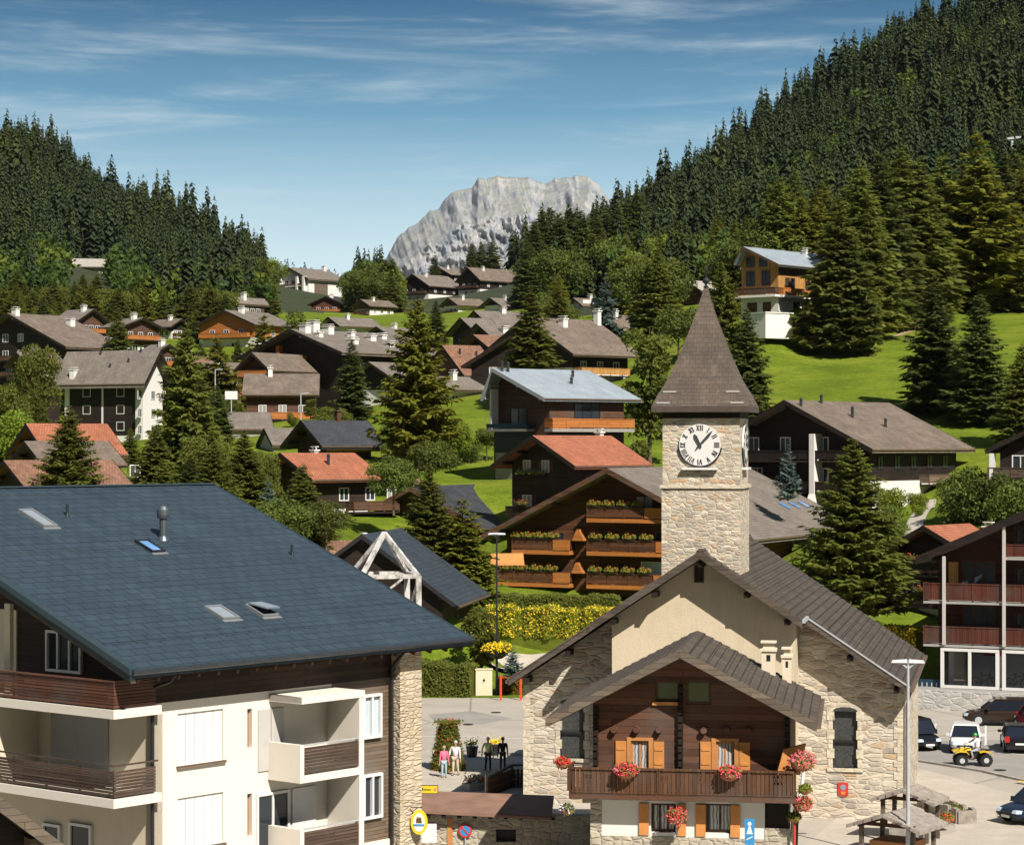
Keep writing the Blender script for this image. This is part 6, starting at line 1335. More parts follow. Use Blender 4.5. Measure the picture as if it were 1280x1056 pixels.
slab_box(LBH, 'fin_wall', (0, 0, 0), U, Nn, -lp(46, 930)[0] - .1, -lp(46, 930)[0] + .1, .0, 1.7, f2b, f1s, 'cream_plaster')
y0w = lp(102, 1046)[0]; window(LBH, (-.02, y0w, lp(102, 1060)[1]), U, Nn, 1.1, 1.6, 'white_paint', 'pane', .08, 0)
y0w = lp(66, 1046)[0]; window(LBH, (-.02, y0w, lp(66, 1052)[1]), U, Nn, .9, 1.2, 'white_paint', 'pane', .08, 0)
# dark roof corner of the neighbour, bottom left
nb_ = place((-90, 930), 60, -30, (82, 1058), None, L=5)
H('neighbour', 'neighbour_house', 'dark gable roof of a nearer house cutting the bottom left corner', nb_, zb=-.2, roof='chalet_tile', wall='dark_wood', og=.8, oe=.7, rt=.25, fascia='weathered_wood', cat='house')

# ------------------------------------------------------------------ red-brown shop building on the right
ra = 25
pr = place((1345, 611), 149, ra, (1145, 696), None, L=16)
fe = []
rb = Frame(pr['P'], ra); og = 2.1; Wd = pr['hw'] - .9; zE = pr['P'].z - pr['drop']
base_z = 1.25
def rq(u, v, y): return rb.px(u, v, y)
zlv = [rq(1200, v, .3)[1] for v in (752, 806)]; zto = [rq(1200, v, .3)[1] for v in (729, 783)]; z3 = rq(1262, 697, .3)[1]
print('right bldg', pr, 'levels', zlv, zE, rq(1153, 800, .3), rq(1190, 830, og))
H('h29', 'shop_building', 'red-brown chalet building with long balconies over a glazed shop front', pr, zb=base_z, roof='brown_roof', wall='deep_red_wood', og=og, oe=.9, rt=.4, fascia='dark_wood', cat='building')
tt, P, a, Hh, hw, dr, L, og, W = HOUSES['h29']; zz0 = base_z
xl = rq(1154, 740, .3)[0]
for zz_, th_ in zip(zlv, zto): balcony(tt, (0, og, 0), (1, 0, 0), (0, -1, 0), xl, W, og - .3, zz_ - zz0, 'red_rail', 'grey_plaster', rh=th_ - zz_, gap=.08, st=.15)
xq = rq(1253, 690, .3)[0]; balcony(tt, (0, og, 0), (1, 0, 0), (0, -1, 0), xq, W, og - .3, z3 - zz0, 'red_rail', 'grey_plaster', rh=rq(1262, 680, .3)[1] - z3, gap=.08, st=.14)
for (u0, v0) in ((1180, 695), (1255, 655)):
    x_ = rq(u0, 740, .22)[0]; mb = MB(); mb.box(x_ - .09, x_ + .09, .12, .3, zlv[1] - zz0, rq(u0, v0, .22)[1] - zz0); mb.build('pillar', 'pale_shutter', tt)
for (u0, u1, v0, v1) in ((1203, 1245, 700, 745), (1203, 1245, 756, 800), (1268, 1300, 655, 695), (1268, 1300, 710, 745), (1268, 1300, 765, 800)):
    a0 = rq(u0, v0, og); a1 = rq(u1, v1, og); window(tt, ((a0[0] + a1[0]) / 2, og, (a0[1] + a1[1]) / 2 - zz0), (1, 0, 0), (0, -1, 0), a1[0] - a0[0], a0[1] - a1[1], 'red_rail', 'pane', .07, 2)
a0 = rq(1186, 702, og); a1 = rq(1198, 746, og); slab_box(tt, 'door', (0, og, 0), (1, 0, 0), (0, -1, 0), a0[0], a1[0], -.02, .06, a1[1] - zz0, a0[1] - zz0, 'amber_wood')
# shop front: framed glass with the show room behind it
SY = .25
for (u0, u1) in ((1176, 1249), (1253, 1330)):
    x0_, x1_ = rq(u0, 830, SY)[0], rq(u1, 830, SY)[0]; zt3 = zlv[1] - .22 - zz0; fm = MB()
    xm_ = (x0_ + x1_) / 2
    for q0, q1 in ((x0_, x0_ + .22), (xm_ - .1, xm_ + .1), (x1_ - .22, x1_)): fm.box(q0, q1, SY - .08, SY + .08, .001, zt3)
    fm.box(x0_, x1_, SY - .09, SY + .07, zt3 - .18, zt3 + .002); fm.box(x0_, x1_, SY - .09, SY + .07, 0, .18); sf = fm.build('shop_window', 'white_paint', tt)
    mb = MB(); mb.box(x0_ + .2, xm_ - .1, SY, SY + .02, .18, zt3 - .18); mb.box(xm_ + .1, x1_ - .2, SY, SY + .02, .18, zt3 - .18); mb.build('pane', 'shop_glass', sf)
wood('deep_red_wood', (.06, .018, .012), .16)
m, t, b = newmat('shop_glass'); b.inputs['Base Color'].default_value = (.02, .02, .02, 1); b.inputs['Roughness'].default_value = .02; tp = nd(t, 'ShaderNodeBsdfTransparent'); ms = nd(t, 'ShaderNodeMixShader'); ms.inputs[0].default_value = .22; t.links.new(tp.outputs[0], ms.inputs[1]); t.links.new(b.outputs[0], ms.inputs[2]); t.links.new(ms.outputs[0], [n for n in t.nodes if n.type == 'OUTPUT_MATERIAL'][0].inputs[0])
x0_, x1_ = rq(1176, 830, SY)[0], rq(1330, 830, SY)[0]
mb = MB(); mb.box(x0_ + .05, x1_, SY + .1, og + 2.5, -.1, .0); mb.box(x0_ + .05, x1_, og - .04, og - .005, 0, zlv[1] - .25 - zz0); mb.box(x0_ + .05, x1_, SY + .1, og - .005, zlv[1] - .24 - zz0, zlv[1] - .21 - zz0); mb.build('show_room', 'white_paint', tt)
MB().box(x0_ + .5, x0_ + 1.2, og - .5, og - .08, 0, 2.3).build('partition', 'cream_paint', tt)
a0 = rq(1225, 817, 1.0)[0]; a1 = rq(1247, 817, 1.0)[0]; mb = MB(); mb.box(a0, a1, og - .12, og - .06, 2.0, 2.4); mb.build('shop_banner', 'red_sign', tt)
mb = MB()
rzv = rq(1195, 800, SY)
# terrace before the shop, its retaining wall
mb = MB(); mb.hull8([(x0_ - 2.6, -1.6, -1.6), (x1_ + 4, -1.6, -1.6), (x1_ + 4, og, -1.6), (x0_ - .6, og, -1.6), (x0_ - 2.6, -1.6, -.02), (x1_ + 4, -1.6, -.02), (x1_ + 4, og, -.02), (x0_ - .6, og, -.02)])
o = mb.build('terrace', 'concrete'); o.location = (P.x, P.y, zz0); o.rotation_euler = (0, 0, -a); tag(o, kind='structure')
mb = MB(); mb.box(x0_ - 2.7, x1_ + 4, -1.9, -1.602, -1.6, .02); o = mb.build('retaining_wall', 'limewash_stone'); o.location = (P.x, P.y, zz0); o.rotation_euler = (0, 0, -a); tag(o, 'low pale stone retaining wall below the shop terrace', 'wall')
stone('limewash_stone', [(0, (.50, .49, .46)), (.5, (.60, .58, .54)), (1, (.36, .35, .33))], .6, .35, (.55, .53, .5), .8)
# bicycles in the shop window
def bicycle(label, loc, rz_, group, frame='dark_metal'):
    t_ = thing('bicycle', label, 'bicycle', loc, rz_, group)
    for x_ in (-.52, .52):
        mb = MB(); n_ = 24
        for i in range(n_): a0, a1 = 2 * math.pi * i / n_, 2 * math.pi * (i + 1) / n_; mb.bar((x_ + .34 * math.cos(a0), 0, .36 + .34 * math.sin(a0)), (x_ + .34 * math.cos(a1), 0, .36 + .34 * math.sin(a1)), .05, .05, up=(0, 1, 0))
        for i in range(8): a0 = math.pi * i / 4; mb.bar((x_, 0, .36), (x_ + .33 * math.cos(a0), 0, .36 + .33 * math.sin(a0)), .008, .008, up=(0, 1, 0))
        mb.build('wheel', 'black', t_)
    mb = MB()
    for p, q in (((-.52, .36), (-.15, .85)), ((-.52, .36), (-.05, .36)), ((-.05, .36), (-.18, .95)), ((-.05, .36), (.38, .85)), ((-.17, .82), (.36, .9)), ((.52, .36), (.36, 1.0))): mb.bar((p[0], 0, p[1]), (q[0], 0, q[1]), .04, .04, up=(0, 1, 0))
    mb.build('frame', frame, t_); MB().box(-.3, -.06, -.06, .06, .95, 1.0).build('saddle', 'black', t_); MB().bar((.36, -.28, 1.03), (.36, .28, 1.03), .03, .03).build('handlebar', 'black', t_); return t_
for (u, lab) in ((1230, 'mountain bike leaning in the left shop window'), (1272, 'mountain bike in the right shop window at the edge of the photo')):
    x_ = rq(u, 850, .8)[0]; bicycle(lab, rb.w(x_, .85, base_z + .02), -rb.a + .1, 'bikes in the shop windows')
# ------------------------------------------------------------------ street things
def gp(u, v, z=0.0):
    Y = (CAMZ - z) * F / (v - HV); return Vector(((u - CU) / F * Y, Y, z))
# white timber truss mast
TP = gp(523, 1003)
ms = thing('truss_mast', 'white weathered timber mast with an open pyramid top rising behind the slate-blue roof', 'mast', tuple(TP), R(14))
zt = CAMZ - (720 - HV) / F * TP.y; zap = CAMZ - (667 - HV) / F * TP.y; S = 2.75
mb_ = lambda p, q, w_=.3: MB().bar(p, q, w_, w_)
for (x, y) in ((0, 0), (-S, 0), (-S, S), (0, S)): mb_((x, y, 0), (x, y, zt), .25).build('post', 'mast_white', ms)
cn = [(0, 0, zt), (-S, 0, zt), (-S, S, zt), (0, S, zt)]
for i in range(4): mb_(cn[i], cn[(i + 1) % 4], .2).build('beam', 'mast_white', ms)
for c in cn: mb_(c, (-S / 2, S / 2, zap), .18).build('rafter', 'mast_white', ms)
for i in range(4):
    a, b_ = Vector(cn[i]), Vector(cn[(i + 1) % 4]); mb_((a.x, a.y, zt - 2.2), (b_.x, b_.y, zt - 2.2), .15).build('beam', 'mast_white', ms); mb_((a.x, a.y, zt - 2.2), (b_.x, b_.y, zt - .1), .1).build('brace', 'mast_white', ms)
m, t, b = newmat('mast_white'); tcx = nd(t, 'ShaderNodeTexCoord').outputs['Object']
col = ramp(t, noise(t, mapping(t, tcx, (1, 1, .5)), 2.6, 6, .7), [(.38, (.22, .20, .18)), (.5, (.55, .53, .50)), (.65, (.74, .73, .70))]); t.links.new(col, b.inputs['Base Color']); b.inputs['Roughness'].default_value = .8
# street lamps
def lamp_double(label, base, h, arm, mat, rz_=0, group=None, single=False):
    t_ = thing('street_lamp', label, 'street lamp', tuple(base), rz_, group)
    mb = MB(); mb.cyl((0, 0, 0), (0, 0, 1.2), .10, .095, 12); mb.cyl((0, 0, 1.2), (0, 0, h), .085, .055, 12); mb.build('pole', mat, t_)
    for s in ((-1, 1) if not single else (1,)):
        mb = MB(); mb.tube([(0, 0, h - .25), (s * .3, 0, h), (s * arm, 0, h + .05)], .035); mb.build('arm', mat, t_)
        mb = MB(); mb.hull8([(s * arm - .1, -.1, h), (s * (arm + .55), -.1, h), (s * (arm + .55), .1, h), (s * arm - .1, .1, h), (s * arm - .08, -.08, h + .14), (s * (arm + .5), -.06, h + .1), (s * (arm + .5), .06, h + .1), (s * arm - .08, .08, h + .14)] if s > 0 else [(s * (arm + .55), -.1, h), (s * arm + .1, -.1, h), (s * arm + .1, .1, h), (s * (arm + .55), .1, h), (s * (arm + .5), -.06, h + .1), (s * arm + .08, -.08, h + .14), (s * arm + .08, .08, h + .14), (s * (arm + .5), .06, h + .1)])
        mb.build('lamp_head', 'white_paint' if mat != 'dark_metal' else 'galvanised', t_)
    return t_
YL = 96.0; pb = at(1135, 828, YL); lamp_double('tall grey double-armed street lamp in front of the church corner', (pb.x, pb.y, 0), pb.z, .12, 'galvanised', R(-8))
pb = at(1072, 730, 168); zb = gz(pb.x, pb.y); l2 = lamp_double('grey street lamp with a white square head behind the church roof', (pb.x, pb.y, zb - .3), pb.z - zb, .1, 'galvanised', 0, None, True)
pb = at(623, 664, 157.5); lb_ = gp(621, 868); lk = lamp_double('black double-headed street lamp beside the yellow hedge', (lb_.x, lb_.y, 0), CAMZ - (668 - HV) / F * lb_.y, .05, 'dark_metal', 0)
def basket(label, loc, r_, cols, n=260, group=None, name='hanging_basket', pot=True, flat=.75, sz=.05):
    t_ = thing(name, label, 'flower basket', tuple(loc), 0, group)
    mb = MB(); mb.lathe([(r_ * .35, -r_ * .7), (r_ * .75, -r_ * .45), (r_ * .85, -r_ * .1), (r_ * .8, -.02)], n=14); mb.build('bowl', 'terracotta_pot' if pot else 'dark_metal', t_)
    def pts(k, rr): 
        o = []
        for _ in range(k):
            d = Vector((random.gauss(0, 1), random.gauss(0, 1), random.gauss(.25, .8))).normalized() * rr * random.uniform(.55, 1.05); o.append((d.x, d.y, d.z * flat))
        return o
    MB().leaves(pts(int(n * .8), r_), sz * 1.2).build('foliage', 'broad_leaf', t_, uv=False)
    for i, c in enumerate(cols): MB().leaves(pts(int(n * 1.2 / len(cols)), r_ * 1.05), sz).build('flowers', c, t_, uv=False)
    return t_
zbk = CAMZ - (810 - HV) / F * lb_.y; basket('big yellow flower basket ringing the black street lamp pole', (lb_.x, lb_.y, zbk), 1.0, ('flower_yellow',), 900, sz=.1, flat=.4, name='flower_basket', pot=False)
# hanging baskets and boxes on the old chalet
def cw(u, v, y): x, z = cf_.px(u, v, y); return cf_.w(x, y, z)
basket('red-pink geranium basket on the old chalet balcony rail under the left window', cw(783, 962, BYF - .1), .44, ('flower_red', 'flower_pink'), 420, flat=.6)
basket('red-pink geranium basket on the old chalet balcony rail under the right window', cw(912, 965, BYF - .1), .42, ('flower_red', 'flower_pink'), 420, flat=.6)
basket('pink and green basket hanging under the middle of the old chalet balcony', cw(846, 1020, BYF + .1), .38, ('flower_pink', 'flower_red'), 320, flat=.9)
basket('large pink basket at the right end of the old chalet balcony rail', cw(1003, 951, BYF + .3), .48, ('flower_pink',), 360)
basket('trailing pink basket hanging below the right end of the old chalet balcony', cw(1003, 1004, BYF + .3), .36, ('flower_pink', 'flower_red'), 260)
basket('small green basket above the trailing pink basket at the chalet corner', cw(1006, 986, BYF + .3), .26, ('lime_leaf',), 160)
basket('small greenish basket on the red post beside the old chalet', cw(993, 1021, BYF + .5), .26, ('lime_leaf',), 160)
basket('pale green basket hanging at the left end of the old chalet balcony', cw(709, 1011, BYF + .2), .27, ('lime_leaf', 'flower_white'), 180)
basket('small dark-red flower tuft behind the left end of the chalet balcony', cw(704, 953, 1.0), .3, ('flower_red',), 160)
q = cw(993, 1035, BYF + .5); mb = MB(); mb.cyl((0, 0, 0), (0, 0, q.z + .3), .05); o = mb.build('post', 'red_sign'); o.location = (q.x, q.y, 0); tag(o, 'thin red post holding a small basket beside the old chalet', 'post')
mb = MB(); mb.hull8([(-.55, 0, 0), (.3, 0, 0), (.3, .3, 0), (-.55, .3, 0), (-.3, 0, .9), (.5, 0, 1.1), (.5, .25, 1.1), (-.3, .25, .9)]); o = mb.build('parasol', 'shutter_orange'); q = cw(990, 968, .9); o.location = tuple(q); tag(o, 'folded orange parasol leaning at the right end of the chalet balcony', 'parasol')
# blue pedestrian sign in front of the chalet
q = cw(937, 1039, -.9); t_ = thing('blue_sign', 'blue rectangular sign with a white figure in front of the old chalet', 'sign', (q.x, q.y, 0), -cf_.a)
MB().cyl((0, .04, 0), (0, .04, q.z - .3), .03).build('post', 'galvanised', t_); MB().box(-.17, .17, -.02, .02, q.z - .45, q.z + .45).build('plate', 'blue_sign', t_)
mb = MB(); mb.prism([(-.11, -.03, q.z - .08), (.11, -.03, q.z - .08), (.03, -.03, q.z + .2), (-.03, -.03, q.z + .2)], (0, .012, 0)); mb.cyl((0, -.03, q.z + .28), (0, -.02, q.z + .28), .07); mb.prism([(-.11, -.03, q.z - .3), (.11, -.03, q.z - .18), (.11, -.03, q.z - .14), (-.11, -.03, q.z - .26)], (0, .012, 0)); mb.build('figure', 'white_paint', t_)
# no-parking sign and signs on the yard wall
q = fw.w(*[fw.px(581.5, 1038, -.12)[0], -.12, 0]); zq = fw.px(581.5, 1038, -.12)[1]; t_ = thing('no_parking_sign', 'round no-parking sign with red ring and bar on blue, before the yard wall', 'sign', (q.x, q.y, 0), -fw.a)
MB().cyl((0, .05, 0), (0, .05, zq), .03).build('post', 'galvanised', t_); MB().cyl((0, .02, zq), (0, 0, zq), .26, n=32).build('ring', 'red_sign', t_); MB().cyl((0, .01, zq), (0, -.008, zq), .19, n=32).build('disc', 'blue_sign', t_)
MB().bar((-.15, -.012, zq + .15), (.15, -.012, zq - .15), .055, .02, up=(0, 1, 0)).build('bar', 'red_sign', t_)
# oval tavern sign and yellow direction sign on the pier of the apartment house
Yp = 81.5; q = at(524, 1027, Yp); t_ = thing('oval_sign', 'yellow-rimmed oval sign with a small emblem above a blue band, hanging by the stone pier', 'sign', tuple(q), R(-6))
mb = MB(); n_ = 36
def oval(rx, rz_, y, th_): return [(rx * math.cos(2 * math.pi * k / n_), y, rz_ * math.sin(2 * math.pi * k / n_)) for k in range(n_)]
mb.prism(oval(.29, .42, -.05, 0), (0, .1, 0)); mb.build('rim', 'yellow_sign', t_); mb = MB(); mb.prism(oval(.2, .32, -.06, 0), (0, .12, 0)); mb.build('face', 'white_paint', t_)
mb = MB(); mb.prism([(-.1, -.07, -.02), (.1, -.07, -.02), (.08, -.07, .14), (.03, -.07, .2), (0, -.07, .13), (-.04, -.07, .21), (-.09, -.07, .12)], (0, .012, 0)); mb.build('emblem', 'sign_text', t_)
MB().box(-.19, .19, -.075, -.062, -.12, -.06).build('band', 'blue_sign', t_); MB().bar((-.3, 0, .5), (.1, 0, .5), .03, .03).build('bracket', 'dark_metal', t_)
mb = MB(); q2 = at(535, 1040, Yp + .8); mb.box(-.3, .3, -.03, .03, -.35, .3); o = mb.build('notice_panel', 'white_paint'); o.location = tuple(q2); tag(o, 'plain white panel behind the oval sign', 'panel')
q = at(531, 986, 84.5); t_ = thing('direction_sign', 'yellow rectangular direction sign with dark edge beside the stone pier', 'sign', tuple(q), R(-4))
MB().box(-.46, .46, -.02, .02, -.13, .13).build('plate', 'yellow_sign', t_)
mb = MB(); mb.box(-.47, .47, -.025, .025, .13, .15); mb.box(-.47, .47, -.025, .025, -.15, -.13); mb.box(.46, .48, -.025, .025, -.15, .15); mb.build('frame', 'sign_text', t_)
mb = MB(); r = random.Random(4)
for i in range(9): hh = r.choice((.05, .06, .09)); mb.box(-.26 + i * .055, -.222 + i * .055, -.026, -.02, -.04, -.04 + hh)
mb.build('lettering', 'brown_wood', t_); MB().cyl((.37, -.028, 0), (.37, -.02, 0), .05).build('symbol', 'flower_pink', t_); MB().cyl((-.35, .04, -q.z), (-.35, .04, .15), .035).build('post', 'dark_metal', t_)
# shield on the church wall
x_, z_ = ch.px(1054, 986, MY - .05); q = ch.w(x_, MY - .02, z_); t_ = thing('shield_sign', 'small red shield plaque with pale round emblem on the church wall', 'sign', tuple(q), -ch.a)
mb = MB(); mb.prism([(-.23, -.05, .3), (-.23, -.05, -.24), (0, -.05, -.34), (.23, -.05, -.24), (.23, -.05, .3)], (0, .05, 0)); mb.build('plate', 'red_sign', t_); MB().cyl((0, -.05, .09), (0, -.062, .09), .13, n=24).build('emblem', 'pane_blind', t_); mb = MB(); mb.prism([(-.12, -.052, -.1), (.12, -.052, -.1), (.06, -.052, -.24), (-.06, -.052, -.24)], (0, -.01, 0)); mb.build('band', 'shutter_orange', t_)
# white cabinet across the square
q = gp(605, 869); t_ = thing('utility_cabinet', 'white utility cabinet standing before the hedge across the square', 'cabinet', tuple(q), R(5)); MB().box(-.56, .56, 0, .5, 0, 1.72).build('body', 'cream_paint', t_); MB().box(-.6, .6, -.04, .54, 1.72, 1.8).build('lid', 'cream_paint', t_)
mb = MB(); mb.prism([(-.1, -.012, .8), (.12, -.012, 1.05), (.02, -.012, 1.07), (.08, -.012, 1.25), (-.12, -.012, 1.0), (-.02, -.012, .98)], (0, .01, 0)); mb.build('symbol', 'black', t_)
# red boards beside the yellow basket
for u, v0, v1, lab in ((626, 826, 852, 'left red timber board standing by the lamp in the flower bed'), (651, 821, 840, 'right red timber board standing by the eave of the church')):
    a0 = at(u, v0, 156.5); mb = MB(); mb.box(-.07, .07, 0, .06, 0, min(a0.z, 1.6)); o = mb.build('red_board', 'cloth_red'); o.location = (a0.x, a0.y, 0); tag(o, lab, 'board')
# planter with fence left of the church
q0, q1 = gp(608, 998), gp(640, 985); q2 = gp(655, 985)
t_ = thing('wooden_fence', 'short brown board fence with a sloping rail beside the church wall', 'fence', (0, 0, 0))
mb = MB(); mb.bar(q0 + Vector((0, 0, .95)), q1 + Vector((0, 0, 1.15)), .12, .1); mb.bar(q1 + Vector((0, 0, 1.15)), q2 + Vector((0, 0, 1.15)), .12, .1); mb.build('rail', 'weathered_wood', t_)
for A, B in ((q0, q1), (q1, q2)):
    mb = MB(); n_ = int((B - A).length / .16)
    for i in range(n_): c = A.lerp(B, (i + .5) / n_); mb.box(c.x - .065, c.x + .065, c.y - .02, c.y + .02, .05, .95)
    mb.build('boards', 'brown_wood', t_)
for A in (q0, q1, q2): MB().box(A.x - .07, A.x + .07, A.y - .07, A.y + .07, 0, 1.2).build('post', 'weathered_wood', t_)
t_ = thing('flower_bed', 'low bed of green and orange plants before the brown board fence', 'flower bed', tuple(gp(620, 985)), R(30)); MB().box(-1.7, 1.7, -.4, .4, 0, .35).build('trough', 'stone_slab', t_)
MB().leaves([(random.uniform(-1.7, 1.7), random.gauss(0, .25), .4 + abs(random.gauss(0, .2))) for _ in range(700)], .07).build('foliage', 'hedge_leaf', t_, uv=False); MB().leaves([(random.uniform(-1.7, 1.7), random.gauss(0, .3), .45 + abs(random.gauss(0, .2))) for _ in range(140)], .05).build('flowers', 'cloth_red', t_, uv=False)
# tall flowering topiary
q = gp(560, 962); t_ = thing('topiary', 'tall flat-topped cone of clipped greenery with red flowers behind the couple', 'topiary', tuple(q))
def cone_pts(n_, h=2.5, r0=.88, r1=.4, jit=.06):
    o = []
    for _ in range(n_):
        z_ = random.random(); r_ = (r0 + (r1 - r0) * z_) ; a_ = random.uniform(0, 6.283)
        if random.random() < .12: r_ *= random.random() ** .5; z_ = 1
        o.append((r_ * math.cos(a_) + random.gauss(0, jit), r_ * math.sin(a_) + random.gauss(0, jit), h * z_ + random.gauss(0, jit)))
    return o
mb = MB(); mb.lathe([(.8, 0), (.36, 2.4)], n=16); mb.build('core', 'hedge_leaf', t_, uv=False); MB().leaves(cone_pts(4200), .06).build('foliage', 'hedge_leaf', t_, uv=False); MB().leaves(cone_pts(420, jit=.09), .045).build('flowers', 'cloth_red', t_, uv=False)
# low stone tables / planters near the kerb
for u, v, lab in ((590, 946, 'small dark planter on the kerb behind the couple'), (618, 944, 'second dark planter on the kerb, between the two standing couples')):
    q = gp(u, v); t_ = thing('planter', lab, 'planter', tuple(q)); mb = MB(); mb.lathe([(.2, 0), (.28, .1), (.32, .5), (.35, .52), (.35, .58)], n=12); mb.build('pot', 'dark_metal', t_)
    MB().leaves([(random.gauss(0, .2), random.gauss(0, .2), .65 + abs(random.gauss(0, .15))) for _ in range(160)], .06).build('foliage', 'flower_yellow' if u == 618 else 'hedge_leaf', t_, uv=False)
# stone trough
q = gp(1208, 1030); t_ = thing('stone_trough', 'long rough stone trough standing on the pale forecourt', 'trough', tuple(q), R(8))
mb = MB(); r = random.Random(2)
for i in range(9):
    y_ = i * .62; w_ = .42 + r.uniform(-.05, .08); z_ = .55 + r.uniform(-.05, .15); mb.hull8([(-w_, y_, 0), (-w_ + .22, y_, 0), (-w_ + .25, y_ + .6, 0), (-w_ - .02, y_ + .6, 0), (-w_ + .03, y_, z_), (-w_ + .2, y_, z_), (-w_ + .22, y_ + .6, z_), (-w_, y_ + .6, z_)]); mb.hull8([(w_ - .22, y_, 0), (w_, y_, 0), (w_ + .02, y_ + .6, 0), (w_ - .25, y_ + .6, 0), (w_ - .2, y_, z_), (w_ - .03, y_, z_), (w_, y_ + .6, z_), (w_ - .22, y_ + .6, z_)])
mb.box(-.25, .25, 0, 5.5, 0, .3); mb.box(-.4, .4, -.1, .1, 0, .62); mb.box(-.4, .4, 5.4, 5.6, 0, .6); mb.build('basin', 'lauze', t_); MB().leaves([(random.gauss(0, .12), random.uniform(.5, 2.4), .4 + abs(random.gauss(0, .12))) for _ in range(260)], .06).build('foliage', 'hedge_leaf', t_, uv=False)
# two small slab-roofed fountain shelters
def shelter(label, u, v, Y, rz_, w_, l_, h, group):
    q = at(u, v, Y); t_ = thing('shelter', label, 'shelter', (q.x, q.y, 0), rz_, group); zr = q.z; d = w_ * .34
    for s in (-1, 1):
        mb = MB()
        for k in range(4): a0, a1 = w_ * k / 4, w_ * (k + 1) / 4 + .05; mb.hull8([(s * a0, -l_ / 2 - r.uniform(0, .1), zr - a0 * d / w_ - .1), (s * a1, -l_ / 2 - r.uniform(0, .1), zr - a1 * d / w_ - .1), (s * a1, l_ / 2, zr - a1 * d / w_ - .1), (s * a0, l_ / 2, zr - a0 * d / w_ - .1), (s * a0, -l_ / 2, zr - a0 * d / w_ + .03 * (4 - k) / 4), (s * a1, -l_ / 2 - .05, zr - a1 * d / w_ + .05), (s * a1, l_ / 2, zr - a1 * d / w_ + .05), (s * a0, l_ / 2, zr - a0 * d / w_ + .03)] if s > 0 else [(s * a1, -l_ / 2 - .05, zr - a1 * d / w_ - .1), (s * a0, -l_ / 2, zr - a0 * d / w_ - .1), (s * a0, l_ / 2, zr - a0 * d / w_ - .1), (s * a1, l_ / 2, zr - a1 * d / w_ - .1), (s * a1, -l_ / 2 - .05, zr - a1 * d / w_ + .05), (s * a0, -l_ / 2, zr - a0 * d / w_ + .03), (s * a0, l_ / 2, zr - a0 * d / w_ + .03), (s * a1, l_ / 2, zr - a1 * d / w_ + .05)])
        mb.build('roof', 'lauze', t_)
    for x in (-w_ * .72, w_ * .72):
        for y in (-l_ * .36, l_ * .36): MB().box(x - .08, x + .08, y - .08, y + .08, 0, zr - d * .72 - .1).build('post', 'weathered_wood', t_)
        mb = MB(); mb.bar((x, -l_ * .45, zr - d * .72 - .12), (x, l_ * .45, zr - d * .72 - .12), .14, .14); mb.build('beam', 'brown_wood', t_)
    mb = MB(); mb.bar((-w_ * .8, -l_ * .4, zr - d * .8), (w_ * .8, -l_ * .4, zr - d * .8), .12, .14); mb.bar((0, -l_ * .4, zr - d * .7), (0, -l_ * .4, zr - .15), .1, .1); mb.build('truss', 'brown_wood', t_)
    mb = MB(); mb.box(-w_ * .55, w_ * .55, -l_ * .3, l_ * .3, 0, .7); mb.build('basin', 'frame_orange' if 'front' in label else 'stone_slab', t_); return t_
shelter('rear slab-roofed fountain shelter by the church corner', 1138, 984, 101.5, R(-28), 1.35, 2.1, 2.4, 'fountain shelters')
shelter('front slab-roofed fountain shelter, cut by the bottom edge', 1122, 1013, 97.5, R(-34), 1.6, 2.8, 2.2, 'fountain shelters')
basket('small red and green flower tub on the corner of the rear fountain shelter', gp(1183, 1022, .6), .35, ('flower_red', 'lime_leaf'), 160, name='flower_tub')
# fence posts, blue-black railing left of the shop
q = rb.w(rq(1152, 850, .6)[0], .6, 0); t_ = thing('gate', 'dark gate with pale bars left of the shop window', 'gate', (q.x, q.y, gz(q.x, q.y) + .2), -rb.a)
MB().box(-.2, 1.3, 0, .08, 0, 1.5).build('panel', 'blue_metal', t_)
for i in range(4): MB().box(.0 + i * .32, .07 + i * .32, -.04, -.001, .05, 1.3).build('bar', 'galvanised', t_)
# gondola pylon high on the right
q = at(1265, 176, 560); zg_ = gz(q.x, q.y); t_ = thing('lift_pylon', 'white chairlift pylon rising from the trees at the upper right edge', 'pylon', (q.x, q.y, zg_), R(20)); h_ = q.z - zg_
MB().cyl((0, 0, 0), (0, 0, h_), .5, .35, 10).build('mast', 'galvanised', t_); MB().bar((-4, 0, h_), (4, 0, h_ + 1.2), .5, .5).build('crossarm', 'galvanised', t_)
for s in (-3.4, 3.4): MB().box(s - 1.4, s + 1.4, -.3, .3, h_ - .4, h_ + .1).build('sheaves', 'galvanised', t_)
# white panel and flagpole-like posts in the middle distance
q = at(289, 494, 285); zg_ = gz(q.x, q.y); t_ = thing('billboard', 'small white board on a post right of the tall spruce', 'sign', (q.x, q.y, zg_)); MB().box(-.75, .75, 0, .1, q.z - zg_ - .5, q.z - zg_ + .5).build('board', 'white_paint', t_); MB().cyl((0, .1, -.2), (0, .1, q.z - zg_ - .4), .07).build('post', 'galvanised', t_)
for u, v, Y, lab in ((269, 462, 290, 'thin grey pole between the spruce tops left of the white board'), (376, 492, 262, 'thin white lamp pole beside the rounded shrubs')):
    q = at(u, v, Y); zg_ = gz(q.x, q.y); mb = MB(); mb.cyl((0, 0, -.2), (0, 0, q.z - zg_), .09, .06); mb.bar((0, 0, q.z - zg_), (.9, 0, q.z - zg_ + .05), .12, .1); o = mb.build('pole', 'galvanised'); o.location = (q.x, q.y, zg_); tag(o, lab, 'pole')

